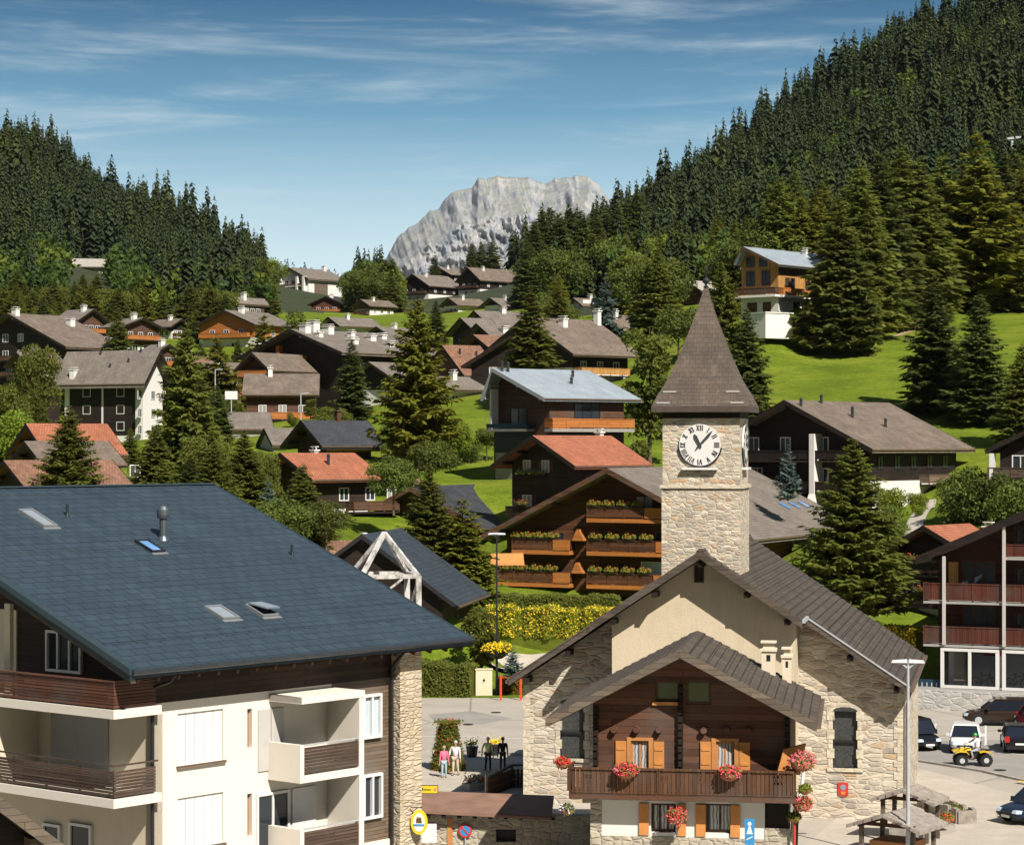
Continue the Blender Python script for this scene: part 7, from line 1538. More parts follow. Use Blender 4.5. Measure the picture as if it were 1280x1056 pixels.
# ------------------------------------------------------------------ cars
def car(label, loc, rz_, L_c, W_c, H_c, paint, suv=False, group=None, van=False):
    """heading +x; lofted body, glasshouse, wheels, lamps"""
    t_ = thing('parked_car', label, 'car', tuple(loc), rz_, group); hb = L_c / 2
    bh = H_c * (.60 if not van else .55)
    st = [(-hb, .42, .62, bh * .82, .80), (-hb + .06, .28, .5, bh * .96, .90), (-hb + .5, .22, .45, bh, .98), (-.3 * hb, .20, .45, bh, 1.0), (.35 * hb, .20, .45, bh * .985, 1.0), (.55 * hb, .22, .45, bh * .95, .99), (hb - .45, .22, .45, bh * .84, .95), (hb - .08, .28, .48, bh * .72, .86), (hb, .40, .55, bh * .60, .76)]
    mb = MB(); n_ = 12; w2 = W_c / 2
    for (x, zb_, zm, zt__, k) in st:
        y = w2 * k
        ring = [(-y * .86, zb_), (-y * .97, zb_ + .12), (-y, zm), (-y * .985, zt__ - .14), (-y * .93, zt__ - .03), (-y * .80, zt__), (y * .80, zt__), (y * .93, zt__ - .03), (y * .985, zt__ - .14), (y, zm), (y * .97, zb_ + .12), (y * .86, zb_)]
        mb.v += [(x, a, b_) for a, b_ in ring]
    for i in range(len(st) - 1):
        for j in range(n_): q = (j + 1) % n_; mb.f.append([i * n_ + j, i * n_ + q, (i + 1) * n_ + q, (i + 1) * n_ + j][::-1]); mb.m.append(0)
    mb.f.append(list(range(n_))); mb.m.append(0); mb.f.append(list(range((len(st) - 1) * n_, len(st) * n_))[::-1]); mb.m.append(0)
    body = mb.build('body', paint, t_, smooth=False); body.data.polygons.foreach_set('use_smooth', [True] * len(body.data.polygons))
    es = body.modifiers.new('bev', 'SUBSURF'); es.levels = 1; es.render_levels = 1
    # glasshouse
    xb0_, xb1_ = (-hb + .12 if (suv or van) else -hb + .35), (.52 * hb if not van else .62 * hb); xt0, xt1 = (-hb + .45 if (suv or van) else -hb + .95), (.18 * hb if not van else .38 * hb)
    def gh(m_, sh, z0_, z1_, inx=0):
        f0 = (z0_ - (bh - .02)) / (H_c - bh); f1 = (z1_ - (bh - .02)) / (H_c - bh)
        e = lambda f: (xb0_ + (xt0 - xb0_) * f, xb1_ + (xt1 - xb1_) * f, w2 * (.93 + (.74 - .93) * f) + sh)
        a, b_, y0_ = e(f0); c, d_, y1_ = e(f1)
        m_.hull8([(a - sh, -y0_, z0_), (b_ + sh, -y0_, z0_), (b_ + sh, y0_, z0_), (a - sh, y0_, z0_), (c - sh, -y1_, z1_), (d_ + sh, -y1_, z1_), (d_ + sh, y1_, z1_), (c - sh, y1_, z1_)])
        return e
    mb = MB(); e = gh(mb, 0, bh - .03, H_c - .05); mb.build('windows', 'car_glass', t_)
    mb = MB(); gh(mb, .03, H_c - .07, H_c); rf = mb.build('roof', paint, t_)
    for sy in (-1, 1):      # pillars
        for fx in (0, .36, .68, 1):
            a, b_, y0_ = e(0); c, d_, y1_ = e(1); x0_ = a + (b_ - a) * fx; x1_ = c + (d_ - c) * fx
            MB().bar((x0_, sy * (y0_ + .0), bh - .03), (x1_, sy * (y1_ + .0), H_c - .04), .08 if fx in (0, 1) else .06, .05).build('pillar', paint, t_)
    r_ = .34 if suv else .31
    for sx in (-.60, .62):
        for sy in (-1, 1):
            mb = MB(); x_ = sx * hb; y_ = sy * (w2 - .11); mb.cyl((x_, y_ - .11, r_), (x_, y_ + .11, r_), r_, n=24); wh = mb.build('wheel', 'black', t_)
            mb = MB(); mb.cyl((x_, y_ + sy * .10, r_), (x_, y_ + sy * .125, r_), r_ * .66, r_ * .6, 16); mb.build('rim', 'galvanised', wh)
            mb = MB(); pts = [(x_ + (r_ + .07) * math.cos(a_), 0, r_ + (r_ + .07) * math.sin(a_)) for a_ in [math.pi * k / 10 for k in range(11)]] + [(x_ - r_ - .07, 0, .2), (x_ + r_ + .07, 0, .2)]
            mb.prism([(p[0], y_ - .1 if sy > 0 else y_ - .108, p[2]) for p in pts], (0, .208, 0)); mb.build('wheel_arch', 'black', t_)
    for sy in (-1, 1):
        MB().hull8([(hb - .22, sy * w2 * .72 - .17, bh * .60), (hb - .02, sy * w2 * .60 - .15, bh * .60), (hb - .02, sy * w2 * .60 + .15, bh * .60), (hb - .22, sy * w2 * .72 + .17, bh * .60), (hb - .30, sy * w2 * .72 - .16, bh * .76), (hb - .07, sy * w2 * .60 - .13, bh * .74), (hb - .07, sy * w2 * .60 + .13, bh * .74), (hb - .30, sy * w2 * .72 + .16, bh * .76)]).build('headlight', 'pane_pale', t_)
        zz_ = bh * .72; MB().box(-hb - .012, -hb + .25, sy * w2 * .80 - .12, sy * w2 * .80 + .12, zz_, zz_ + .3).build('tail_light', 'tail_red', t_)
        MB().box(.35 * hb, .35 * hb + .14, sy * (w2 + .09) - .09, sy * (w2 + .09) + .09, bh + .0, bh + .14).build('mirror', paint, t_)
    MB().box(hb - .06, hb + .012, -.42, .42, bh * .42, bh * .58).build('grille', 'black', t_)
    MB().box(hb - .02, hb + .02, -.26, .26, .32, .43).build('number_plate', 'white_paint', t_); MB().box(-hb - .03, -hb + .02, -.26, .26, .48, .59).build('number_plate', 'white_paint', t_)
    MB().box(-hb - .02, -hb + .2, -w2 * .85, w2 * .85, .25, .44).build('bumper', 'black', t_)
    return t_
plain('paint_white', (.75, .75, .74), .25, 0, .02); plain('paint_black', (.012, .014, .018), .15, .2, .1); plain('paint_brown', (.055, .035, .025), .2, .4, .1); plain('paint_navy', (.015, .03, .06), .18, .3, .1)
plain('tail_red', (.5, .015, .01), .2, 0, .05)
m, t, b = newmat('car_glass'); b.inputs['Base Color'].default_value = (.015, .02, .03, 1); b.inputs['Roughness'].default_value = .04; b.inputs['Specular IOR Level'].default_value = .8
def cpos(u, v): q = gp(u, v); return (q.x, q.y, .035)
q = cpos(1207, 938); car('white hatchback facing the camera, behind the yellow quad bike', q, R(-102), 3.9, 1.72, 1.48, 'paint_white')
q = cpos(1252, 906); car('dark brown estate car parked side-on below the shop', q, R(172), 4.6, 1.84, 1.62, 'paint_brown', suv=True)
q = cpos(1141, 934); car('black people carrier half hidden behind the lamp and the church corner', q, R(-74), 4.4, 1.76, 1.68, 'paint_black', van=True)
q = cpos(1272, 937); car('black hatchback seen from behind at the right edge', q, R(82), 4.0, 1.72, 1.45, 'paint_black')
q = cpos(1288, 915); car('dark red car partly cut by the right edge behind the black hatchback', (q[0] + .4, q[1], q[2]), R(95), 4.3, 1.76, 1.66, 'paint_red', suv=True)
plain('paint_red', (.30, .02, .03), .2, .2, .05)
q = cpos(1302, 1026); car('dark blue car cut by the bottom right edge', q, R(-150), 4.3, 1.76, 1.5, 'paint_navy')

# ------------------------------------------------------------------ people
def skin_obj(name, joints, edges, mat, parent, sub=1, root=0):
    me = bpy.data.meshes.new(name); me.from_pydata([j[:3] for j in joints], edges, []); o = bpy.data.objects.new(name, me); link(o, parent)
    sk = o.modifiers.new('skin', 'SKIN'); sk.use_smooth_shade = True
    for i, j in enumerate(joints): rr = j[3]; me.skin_vertices[0].data[i].radius = (rr, rr * (j[4] if len(j) > 4 else 1))
    me.skin_vertices[0].data[root].use_root = True
    s = o.modifiers.new('sub', 'SUBSURF'); s.levels = sub; s.render_levels = sub
    me.materials.append(M[mat]); return o
def person(label, loc, rz_, h=1.72, shirt='white_paint', trousers='black', hair='hair_dark', arms=((.16, .05), (.16, .05)), hands=None, stride=.0, female=False, sit=False, hat=None):
    t_ = thing('person', label, 'person', tuple(loc), rz_); s = h / 1.75; sh = .20 if not female else .175
    # joints: x right, y forward is -y (faces -y)
    if not sit:
        hip = .93; J = {'pel': (0, 0, hip), 'waist': (0, 0, 1.08), 'chest': (0, .01, 1.30), 'neck': (0, .01, 1.48), 'head0': (0, -.005, 1.56), 'head': (0, -.01, 1.65), 'hip_l': (-.09, 0, .88), 'hip_r': (.09, 0, .88),
             'kn_l': (-.10, -.02 - stride, .48), 'kn_r': (.10, -.02 + stride * .6, .48), 'an_l': (-.11, .02 - stride * 1.4, .09), 'an_r': (.11, .04 + stride * 1.6, .09)}
    else:
        J = {'pel': (0, .05, .80), 'waist': (0, 0, .95), 'chest': (0, -.05, 1.18), 'neck': (0, -.09, 1.36), 'head0': (0, -.10, 1.43), 'head': (0, -.11, 1.53), 'hip_l': (-.12, .02, .78), 'hip_r': (.12, .02, .78), 'kn_l': (-.26, -.36, .72), 'kn_r': (.26, -.36, .72), 'an_l': (-.27, -.26, .36), 'an_r': (.27, -.26, .36)}
    cz = J['neck'][2] - .05; cy_ = J['neck'][1]
    J['sh_l'] = (-sh, cy_, cz); J['sh_r'] = (sh, cy_, cz)
    hd = hands or ((-.27, -.02, .82), (.27, -.02, .82))
    for sd, hh in (('l', hd[0]), ('r', hd[1])):
        a = Vector(J['sh_' + sd]); b_ = Vector(hh); mid = (a + b_) / 2; L0 = .56; d = (b_ - a).length; off = math.sqrt(max(0, (L0 / 2) ** 2 - (d / 2) ** 2)); mid += Vector(((-.6 if sd == 'l' else .6), .7, -.3)).normalized() * off
        J['el_' + sd] = tuple(mid); J['wr_' + sd] = tuple(b_)
    sc = lambda p: (p[0] * s, p[1] * s, p[2] * s)
    names = ['pel', 'waist', 'chest', 'neck', 'head0', 'head', 'hip_l', 'kn_l', 'an_l', 'hip_r', 'kn_r', 'an_r', 'sh_l', 'el_l', 'wr_l', 'sh_r', 'el_r', 'wr_r']
    rad = dict(pel=.115, waist=.105, chest=.125, neck=.052, head0=.06, head=.092, hip_l=.085, kn_l=.055, an_l=.038, hip_r=.085, kn_r=.055, an_r=.038, sh_l=.055, el_l=.040, wr_l=.028, sh_r=.055, el_r=.040, wr_r=.028)
    ed = [('pel', 'waist'), ('waist', 'chest'), ('chest', 'neck'), ('neck', 'head0'), ('head0', 'head'), ('pel', 'hip_l'), ('hip_l', 'kn_l'), ('kn_l', 'an_l'), ('pel', 'hip_r'), ('hip_r', 'kn_r'), ('kn_r', 'an_r'), ('chest', 'sh_l'), ('sh_l', 'el_l'), ('el_l', 'wr_l'), ('chest', 'sh_r'), ('sh_r', 'el_r'), ('el_r', 'wr_r')]
    P = [(*sc(J[n_]), rad[n_] * s) for n_ in names]; E = [(names.index(a), names.index(b_)) for a, b_ in ed]
    for sd in ('l', 'r'):      # feet and five-fingered hands belong to the same surface
        an = Vector(sc(J['an_' + sd])); i0 = names.index('an_' + sd); P.append((an.x, an.y - .10 * s, an.z - .04 * s, .036 * s)); P.append((an.x, an.y - .18 * s, an.z - .055 * s, .028 * s)); E += [(i0, len(P) - 2), (len(P) - 2, len(P) - 1)]
        wr = Vector(sc(J['wr_' + sd])); el = Vector(sc(J['el_' + sd])); d = (wr - el).normalized(); sdv = d.cross(Vector((0, 1, 0))).normalized(); iw = names.index('wr_' + sd)
        pm = wr + d * .06 * s; P.append((*pm, .030 * s)); ip = len(P) - 1; E.append((iw, ip))
        for k in range(4):
            f0 = pm + sdv * (k - 1.5) * .019 * s + d * .035 * s; ln = (.062, .072, .068, .052)[k] * s; cur = Vector((0, -.35, 0)); f1 = f0 + (d + cur * .5).normalized() * ln * .5; f2 = f1 + (d + cur).normalized() * ln * .5
            b0_ = len(P); P += [(*f0, .009 * s), (*f1, .0085 * s), (*f2, .007 * s)]; E += [(ip, b0_), (b0_, b0_ + 1), (b0_ + 1, b0_ + 2)]
        f0 = wr + d * .03 * s + sdv * .03 * s; f1 = f0 + (d * .6 + sdv).normalized() * .03 * s; b0_ = len(P); P += [(*f0, .011 * s), (*f1, .009 * s)]; E += [(iw, b0_), (b0_, b0_ + 1)]
    skin_obj('body', P, E, 'skin_tone', t_)
    k = 1.16
    def cloth(name, ns, es, mat, ext=None):
        PP = [(*sc(J[n_]), rad[n_] * s * (ext or {}).get(n_, k)) for n_ in ns]; skin_obj(name, PP, [(ns.index(a), ns.index(b_)) for a, b_ in es], mat, t_)
    cloth('shirt', ['pel', 'waist', 'chest', 'sh_l', 'el_l', 'wr_l', 'sh_r', 'el_r', 'wr_r'], [('pel', 'waist'), ('waist', 'chest'), ('chest', 'sh_l'), ('sh_l', 'el_l'), ('chest', 'sh_r'), ('sh_r', 'el_r')] + ([('el_l', 'wr_l'), ('el_r', 'wr_r')]), shirt, {'pel': 1.22, 'waist': 1.25, 'wr_l': 1.2, 'wr_r': 1.2, 'chest': 1.18, 'sh_l': 1.3, 'sh_r': 1.3, 'el_l': 1.25, 'el_r': 1.25})
    cloth('trousers', ['pel', 'hip_l', 'kn_l', 'an_l', 'hip_r', 'kn_r', 'an_r'], [('pel', 'hip_l'), ('hip_l', 'kn_l'), ('kn_l', 'an_l'), ('pel', 'hip_r'), ('hip_r', 'kn_r'), ('kn_r', 'an_r')], trousers, {'kn_l': 1.25, 'kn_r': 1.25, 'an_l': 1.45, 'an_r': 1.45})
    hx = Vector(sc(J['head']))
    mb = MB(); mb.lathe([(.05 * s, -.05 * s), (.098 * s, -.03 * s), (.108 * s, .03 * s), (.095 * s, .08 * s), (.05 * s, .115 * s), (.01, .122 * s)], (hx.x, hx.y + .018 * s, hx.z + .01), 14, 0, .92, 1.0)
    o = mb.build('hair' if not hat else 'helmet', hat or hair, t_, smooth=True)
    for sx in (-1, 1): mb = MB(); mb.lathe([(.002, -.012 * s), (.012 * s, 0), (.002, .012 * s)], (hx.x + sx * .034 * s, hx.y - .092 * s, hx.z + .005), 8); mb.build('eye', 'hair_dark', t_)
    mb = MB(); mb.hull8([(hx.x - .014 * s, hx.y - .118 * s, hx.z - .04 * s), (hx.x + .014 * s, hx.y - .118 * s, hx.z - .04 * s), (hx.x + .014 * s, hx.y - .07 * s, hx.z - .04 * s), (hx.x - .014 * s, hx.y - .07 * s, hx.z - .04 * s), (hx.x - .005, hx.y - .095 * s, hx.z + .01), (hx.x + .005, hx.y - .095 * s, hx.z + .01), (hx.x + .005, hx.y - .07 * s, hx.z + .01), (hx.x - .005, hx.y - .07 * s, hx.z + .01)]); mb.build('nose', 'skin_tone', t_)
    for sd in ('l', 'r'):
        an = Vector(sc(J['an_' + sd])); mb = MB(); mb.hull8([(an.x - .045 * s, an.y - .22 * s, an.z - .09 * s), (an.x + .045 * s, an.y - .22 * s, an.z - .09 * s), (an.x + .045 * s, an.y + .06 * s, an.z - .09 * s), (an.x - .045 * s, an.y + .06 * s, an.z - .09 * s), (an.x - .035 * s, an.y - .2 * s, an.z - .03 * s), (an.x + .035 * s, an.y - .2 * s, an.z - .03 * s), (an.x + .04 * s, an.y + .05 * s, an.z), (an.x - .04 * s, an.y + .05 * s, an.z)]); mb.build('shoe', 'hair_dark', t_)
    return t_
plain('skin_tone', (.52, .30, .21), .6, 0, .05); plain('hair_dark', (.03, .022, .018), .6); plain('hair_fair', (.45, .33, .18), .6); plain('hair_grey', (.5, .48, .45), .6)
plain('shirt_pink', (.85, .18, .30), .8, 0, .08); plain('shirt_white', (.82, .80, .80), .8, 0, .04); plain('jeans_pale', (.38, .50, .58), .8, 0, .1); plain('trousers_beige', (.62, .52, .42), .8, 0, .06); plain('cloth_black', (.015, .015, .018), .8); plain('shirt_lime', (.62, .68, .30), .8, 0, .1); plain('helmet_green', (.05, .5, .06), .3, 0, .05); plain('quad_yellow', (.72, .48, .02), .35, 0, .1); plain('trousers_grey', (.34, .36, .42), .8)
person('person in a pink top and pale blue jeans, left of the couple by the topiary', gp(555, 972), R(8), 1.62, 'shirt_pink', 'jeans_pale', 'hair_fair', hands=((-.25, -.06, .84), (.26, -.08, .86)), stride=.03, female=True)
person('person in a white shirt and beige trousers, right of the couple by the topiary', gp(569.5, 969), R(-20), 1.78, 'shirt_white', 'trousers_beige', 'hair_grey', hands=((-.24, -.22, 1.05), (.27, -.04, .84)), stride=.06)
person('fair-haired person in a pale lime top and dark trousers standing at the shadow edge', gp(610, 963), R(165), 1.74, 'shirt_lime', 'cloth_black', 'hair_grey', hands=((-.26, -.04, .84), (.3, .1, .9)), stride=.05)
person('person in dark clothes seen from behind beside the church wall', gp(628.5, 962), R(180), 1.70, 'cloth_black', 'cloth_black', 'hair_dark', stride=.04)
# quad bike and rider
qp = gp(1216, 957); qd = thing('quad_bike', 'yellow and black quad bike crossing the square', 'quad bike', (qp.x, qp.y, .04), R(0))
# heads left (-x)
for (x, r_) in ((-.66, .30), (.62, .32)):
    for sy in (-1, 1):
        mb = MB(); y_ = sy * .42; mb.cyl((x, y_ - .13, r_), (x, y_ + .13, r_), r_, n=20)
        for k_ in range(16): a_ = 2 * math.pi * k_ / 16; mb.box(x + r_ * math.cos(a_) - .03, x + r_ * math.cos(a_) + .03, y_ - .13, y_ + .13, r_ + r_ * math.sin(a_) - .02, r_ + r_ * math.sin(a_) + .02)
        wh = mb.build('wheel', 'black', qd); mb = MB(); mb.cyl((x, y_ - .14, r_), (x, y_ + .14, r_), .14, n=14); mb.build('rim', 'galvanised', wh)
mb = MB(); mb.hull8([(-.6, -.14, .35), (.55, -.16, .35), (.55, .16, .35), (-.6, .14, .35), (-.35, -.12, .78), (.6, -.14, .74), (.6, .14, .74), (-.35, .12, .78)]); mb.build('body', 'black', qd)
for x0_, x1_, x2_, x3_ in ((-1.02, -.75, -.42, -.3), (.28, .45, .8, .98)):
    mb = MB()
    for sy in (-1, 1):
        pts = [(x0_, .70), (x1_, .76), (x2_, .74), (x3_, .60)]
        for (a0, a1), (c0, c1) in zip(pts[:-1], pts[1:]): ya, yb_ = sorted((sy * .16, sy * .58)); mb.hull8([(a0, ya, a1), (c0, ya, c1), (c0, yb_, c1), (a0, yb_, a1), (a0, ya, a1 + .05), (c0, ya, c1 + .05), (c0, yb_, c1 + .05), (a0, yb_, a1 + .05)])
    mb.build('mudguard', 'quad_yellow', qd)
mb = MB(); mb.hull8([(-.75, -.13, .78), (-.1, -.14, .8), (-.1, .14, .8), (-.75, .13, .78), (-.6, -.1, .95), (-.12, -.1, .92), (-.12, .1, .92), (-.6, .1, .95)]); mb.build('tank', 'quad_yellow', qd)
mb = MB(); mb.hull8([(-.1, -.15, .74), (.65, -.16, .76), (.65, .16, .76), (-.1, .15, .74), (-.08, -.12, .84), (.62, -.13, .88), (.62, .13, .88), (-.08, .12, .84)]); mb.build('seat', 'black', qd)
mb = MB(); mb.tube([(-.45, 0, .85), (-.42, 0, 1.06)], .03); mb.tube([(-.34, -.38, 1.08), (-.42, 0, 1.06), (-.34, .38, 1.08)], .02); mb.build('handlebar', 'black', qd)
mb = MB(); mb.box(.62, .98, -.3, .3, .80, .83); mb.build('rack', 'black', qd)
# bumper and lamps
for sy in (-.16, .16): mb = MB(); mb.cyl((-.98, sy, .66), (-.9, sy, .67), .07); mb.build('headlight', 'pane_pale', qd)
person('quad rider in white top and grey trousers with a green helmet', (qp.x + .22, qp.y, .04 + .06), R(-90), 1.74, 'shirt_white', 'trousers_grey', sit=True, hat='helmet_green', hands=((-.36, -.54, 1.06), (.36, -.54, 1.06)))

# small things of the street
for k, (u, v) in enumerate(((585, 905), (1165, 1000), (1250, 962), (620, 890))):
    q = gp(u, v, .04); o = MB().cyl((0, 0, 0), (0, 0, .012), .33, n=20).build('manhole_cover', 'dark_metal'); o.location = (q.x, q.y, .036); tag(o, ('round cast manhole cover in the road above the topiary', 'round manhole cover on the pale forecourt left of the stone trough', 'round manhole cover in the carriageway below the quad bike', 'round manhole cover near the church wall side of the road')[k], 'manhole cover')
sheet('asphalt_patch', [gpt(535, 893), gpt(590, 889), gpt(640, 898), gpt(600, 905), gpt(545, 903)][::-1], .026, 'dark_asphalt')
sheet('asphalt_patch', [gpt(1150, 1012), gpt(1190, 1005), gpt(1195, 1040), gpt(1150, 1050)][::-1], .034, 'asphalt')
for u0, v0, u1, v1 in ((1170, 905, 1160, 930), (1232, 905, 1232, 932), (1300, 905, 1308, 932)):
    strip('parking_line', [gpt(u0, v0), gpt(u1, v1)], .12, .03, .034, 'road_paint')
# ------------------------------------------------------------------ named trees and shrubs
T = tree_px
T('open_spruce', 521, 374, 222, 'tall golden-green conifer with a bare lower trunk in the centre of the village', None, 1.0, 592)
T('big_spruce', 232, 408, 232, 'tall dark spruce right of the white and dark block', None, .92)
T('olive_spruce', 86, 508, 158, 'broad bushy conifer before the terracotta roofs on the left', None, 1.3, 640)
T('dark_spruce', 440, 425, 285, 'narrow dark conifer before the long apartment chalet', None, 1.25)
T('spruce', 663, 362, 282, 'dense green spruce above the pale modern chalet', None, 1.35)
T('blue_spruce', 757, 344, 335, 'silver-blue spruce above the wide brown roof', None, 1.0)
T('column', 812, 396, 238, 'columnar dark green tree left of the clock tower', None, 1.0)
T('olive_spruce', 902, 330, 262, 'full spruce right of the spire', None, 1.0)
T('dark_spruce', 934, 385, 255, 'lower dark spruce at the meadow edge right of the spire', None, 1.2)
T('broadleaf', 848, 378, 300, 'bushy tree peeping left of the spire', None, 1.2)
T('olive_spruce', 1066, 550, 163, 'large spreading spruce between the church roof and the shop building', None, 1.3, 772)
T('blue_spruce', 985, 557, 203, 'small blue-grey spruce before the white pillars', None, 1.0, 622)
T('dark_spruce', 1168, 345, 258, 'tall dark spruce on the meadow, left of the pair', None, 1.3)
T('dark_spruce', 1224, 368, 250, 'dense dark spruce on the meadow, right of the pair', None, 1.45)
T('spruce', 1196, 430, 262, 'smaller spruce between the meadow pair', None, 1.2)
T('spruce', 1278, 430, 235, 'spruce cut by the right edge above the gable', None, 1.3)
T('spruce', 378, 580, 150, 'pointed small fir before the terracotta roof', None, 1.6, 690)
T('broadleaf', 350, 618, 146, 'dark bushy tree left of the pointed small fir', None, 1.5, 700)
T('broadleaf', 408, 622, 148, 'dark bushy tree right of the pointed small fir', None, 1.3, 690)
T('blue_spruce', 335, 595, 160, 'little blue spruce behind the slate-blue roof edge', None, 1.0, 660)
T('olive_spruce', 536, 588, 186, 'russet-topped dark conifer before the orange bracketed eave', None, 1.25, 730)
T('larch', 578, 622, 183, 'bright yellow-green conifer beside the dark slate roof', None, 1.6, 745)
T('larch', 592, 660, 182, 'lower bright yellow-green conifer near the lamp', None, 1.5, 770)
T('olive_spruce', 305, 538, 168, 'olive bushy conifer left of the slate-blue roofed chalet', None, 1.3, 650)
T('olive_spruce', 268, 552, 160, 'second olive conifer beside the tall dark spruce', None, 1.35, 650)
T('olive_broad', 332, 560, 172, 'low olive tree between the two olive conifers and the terracotta roof', None, .8, 650)
T('broadleaf', 492, 568, 205, 'bushy tree below the tall golden conifer, left', None, 1.2, 640)
T('broadleaf', 540, 545, 215, 'dark bushy tree below the tall golden conifer, right', None, 1.2, 618)
T('olive_broad', 46, 420, 300, 'light green feathery tree before the large left chalet', None, .75)
T('olive_broad', 10, 472, 260, 'green tree at the left edge', None, .9)
T('lime', 28, 508, 245, 'bright green low tree at the left edge', None, 1.2)
T('spruce', 147, 385, 425, 'small pointed spruce between the two upper left chalets', None, 1.2)
T('larch', 271, 420, 330, 'slender light green larch right of the tall spruce', None, 1.5)
T('larch', 330, 393, 385, 'pale green pine before the apartment chalet', None, 1.5)
T('round_bush', 365, 516, 285, 'round clipped bush beside the orange balcony chalet', None, 1.0)
T('column', 388, 496, 290, 'rounded columnar shrub right of the clipped bush', None, 1.6)
T('round_bush', 411, 506, 290, 'small bright bush right of the columnar shrub', None, .9)
T('dark_spruce', 590, 305, 850, 'left dark spruce of the trio on the skyline', None, 1.3); T('dark_spruce', 601, 302, 850, 'middle dark spruce of the trio on the skyline', None, 1.2); T('dark_spruce', 616, 299, 850, 'right dark spruce of the trio on the skyline', None, 1.4); T('dark_spruce', 543, 319, 840, 'single dark spruce before the grey mountain', None, 1.3)
for i, (u, v, Y, k, lb) in enumerate(((1036, 318, 306, 'spruce', 'low outer spruce left of the meadow grove, beside the blue-roofed house'), (1048, 250, 303, 'spruce', 'leftmost tall spruce of the grove above the meadow'), (1075, 205, 314, 'spruce', 'second tall spruce of the grove above the meadow'), (1100, 192, 325, 'dark_spruce', 'dark tall spruce in the middle of the meadow grove'), (1128, 186, 332, 'spruce', 'tallest spruce of the meadow grove'), (1150, 200, 332, 'spruce', 'spruce right of the tallest in the meadow grove'), (1178, 195, 346, 'spruce', 'broad spruce at the right of the meadow grove'),
    (1062, 290, 302, 'dark_spruce', 'lower dark spruce at the foot of the meadow grove'), (1112, 280, 324, 'spruce', 'lower green spruce in front of the meadow grove'), (1140, 300, 336, 'spruce', 'lower spruce right in front of the meadow grove'), (1085, 265, 311, 'spruce', 'middle height spruce inside the meadow grove'), (1222, 165, 342, 'larch', 'yellow-green larch topping the grove'), (1198, 225, 344, 'rusty', 'half-bare russet conifer in the grove'), (1240, 240, 345, 'rusty', 'thin russet conifer near the right edge'),
    (1238, 300, 344, 'lime', 'yellow-green broadleaf tree below the larch'), (1268, 310, 345, 'broadleaf', 'dark broadleaf tree at the right edge of the meadow'), (1190, 310, 348, 'lime', 'light green tree at the foot of the russet conifer'), (1270, 255, 345, 'spruce', 'spruce behind the broadleaf at the right edge'))):
    T(k, u, v, Y, lb, None, 1.25)
for u, v, Y, k, lb in ((1198, 594, 198, 'bush', 'dark shrub left in the bank of shrubs on the right'), (1215, 582, 196, 'bush', 'large shrub in the middle of the right bank'), (1248, 588, 194, 'bush', 'right shrub of the right bank'), (1272, 598, 190, 'bush', 'shrub cut by the right edge'), (1112, 604, 214, 'lime_bush', 'light green shrub before the white ground floor'), (1146, 612, 213, 'lime_bush', 'second light green shrub before the white ground floor'), (1096, 775, 168, 'bush', 'small shrub beside the lamp behind the church roof'),
    (1150, 640, 205, 'lime_bush', 'small shrub on the lawn behind the terracotta roof')):
    T(k, u, v, Y, lb, None, 1.0)
T('column', 602, 752, 162, 'slim leafy shrub left of the black street lamp', None, 1.5, 850)
T('blue_spruce', 641, 805, 159, 'tiny blue conifer in the flower bed by the church eave', None, 1.3, 845)
T('bush', 470, 705, 172, 'garden bush behind the white truss mast', None, 1.2, 745)
for i, (u, v, Y) in enumerate(((661, 303, 520), (667, 277, 525), (676, 263, 530), (688, 259, 540), (700, 266, 530), (712, 260, 545), (727, 263, 540), (742, 261, 550), (757, 263, 555), (771, 255, 550), (784, 248, 560), (796, 240, 560))):
    T('dark_spruce', u, v, Y, '%s of the row of tall spruces at the left end of the right-hand forest' % ('first', 'second', 'third', 'fourth', 'fifth', 'sixth', 'seventh', 'eighth', 'ninth', 'tenth', 'eleventh', 'last')[i], 'tall spruces at the left end of the forest', 1.35)
# hedges
def hedge(label, p0, p1, wd, h, mat, n, fl=None, nf=0, sz=.09, name='hedge'):
    A = Vector(p0); B = Vector(p1); L_h = (B - A).length; rz_ = math.atan2((B - A).y, (B - A).x); t_ = thing(name, label, 'hedge', tuple(A), rz_)
    def pts(k):
        o = []
        for _ in range(k):
            s = random.random(); x = random.uniform(0, L_h)
            if s < .5: y, z_ = random.uniform(-wd / 2, wd / 2), h
            elif s < .93: y, z_ = -wd / 2, random.uniform(0, h)
            else: y, z_ = wd / 2, random.uniform(0, h)
            bl = .12 * math.sin(x * 1.7) + .1 * math.sin(x * 4.1 + 1); o.append((x, y * (1 + bl) + random.gauss(0, .07), z_ * (1 + bl * .5) + random.gauss(0, .07)))
        return o
    MB().box(.1, L_h - .1, -wd / 2 + .12, wd / 2 - .12, -1.2, h - .15).build('core', mat, t_, uv=False); MB().leaves(pts(n), sz).build('foliage', mat, t_, uv=False)
    if fl: MB().leaves(pts(nf), sz * .9).build('flowers', fl, t_, uv=False)
def gpY(u, Y): x = (u - CU) / F * Y; return (x, Y, gz(x, Y))
def at3(u, v, Y): p = at(u, v, Y); return (p.x, p.y, p.z)
hedge('long clipped green hedge before the brown hotel', at3(617, 764, 182), at3(775, 764, 180), 1.2, 1.25, 'hedge_leaf', 6000)
hedge('long yellow-flowering hedge along the path', at3(612, 793, 174), at3(770, 799, 171), 1.7, 2.0, 'lime_leaf', 6500, 'flower_yellow', 3600, .085)
hedge('green hedge across the square behind the white cabinet', gp(524, 868), gp(592, 870), 1.6, 2.1, 'hedge_leaf', 6000, None, 0, .1)
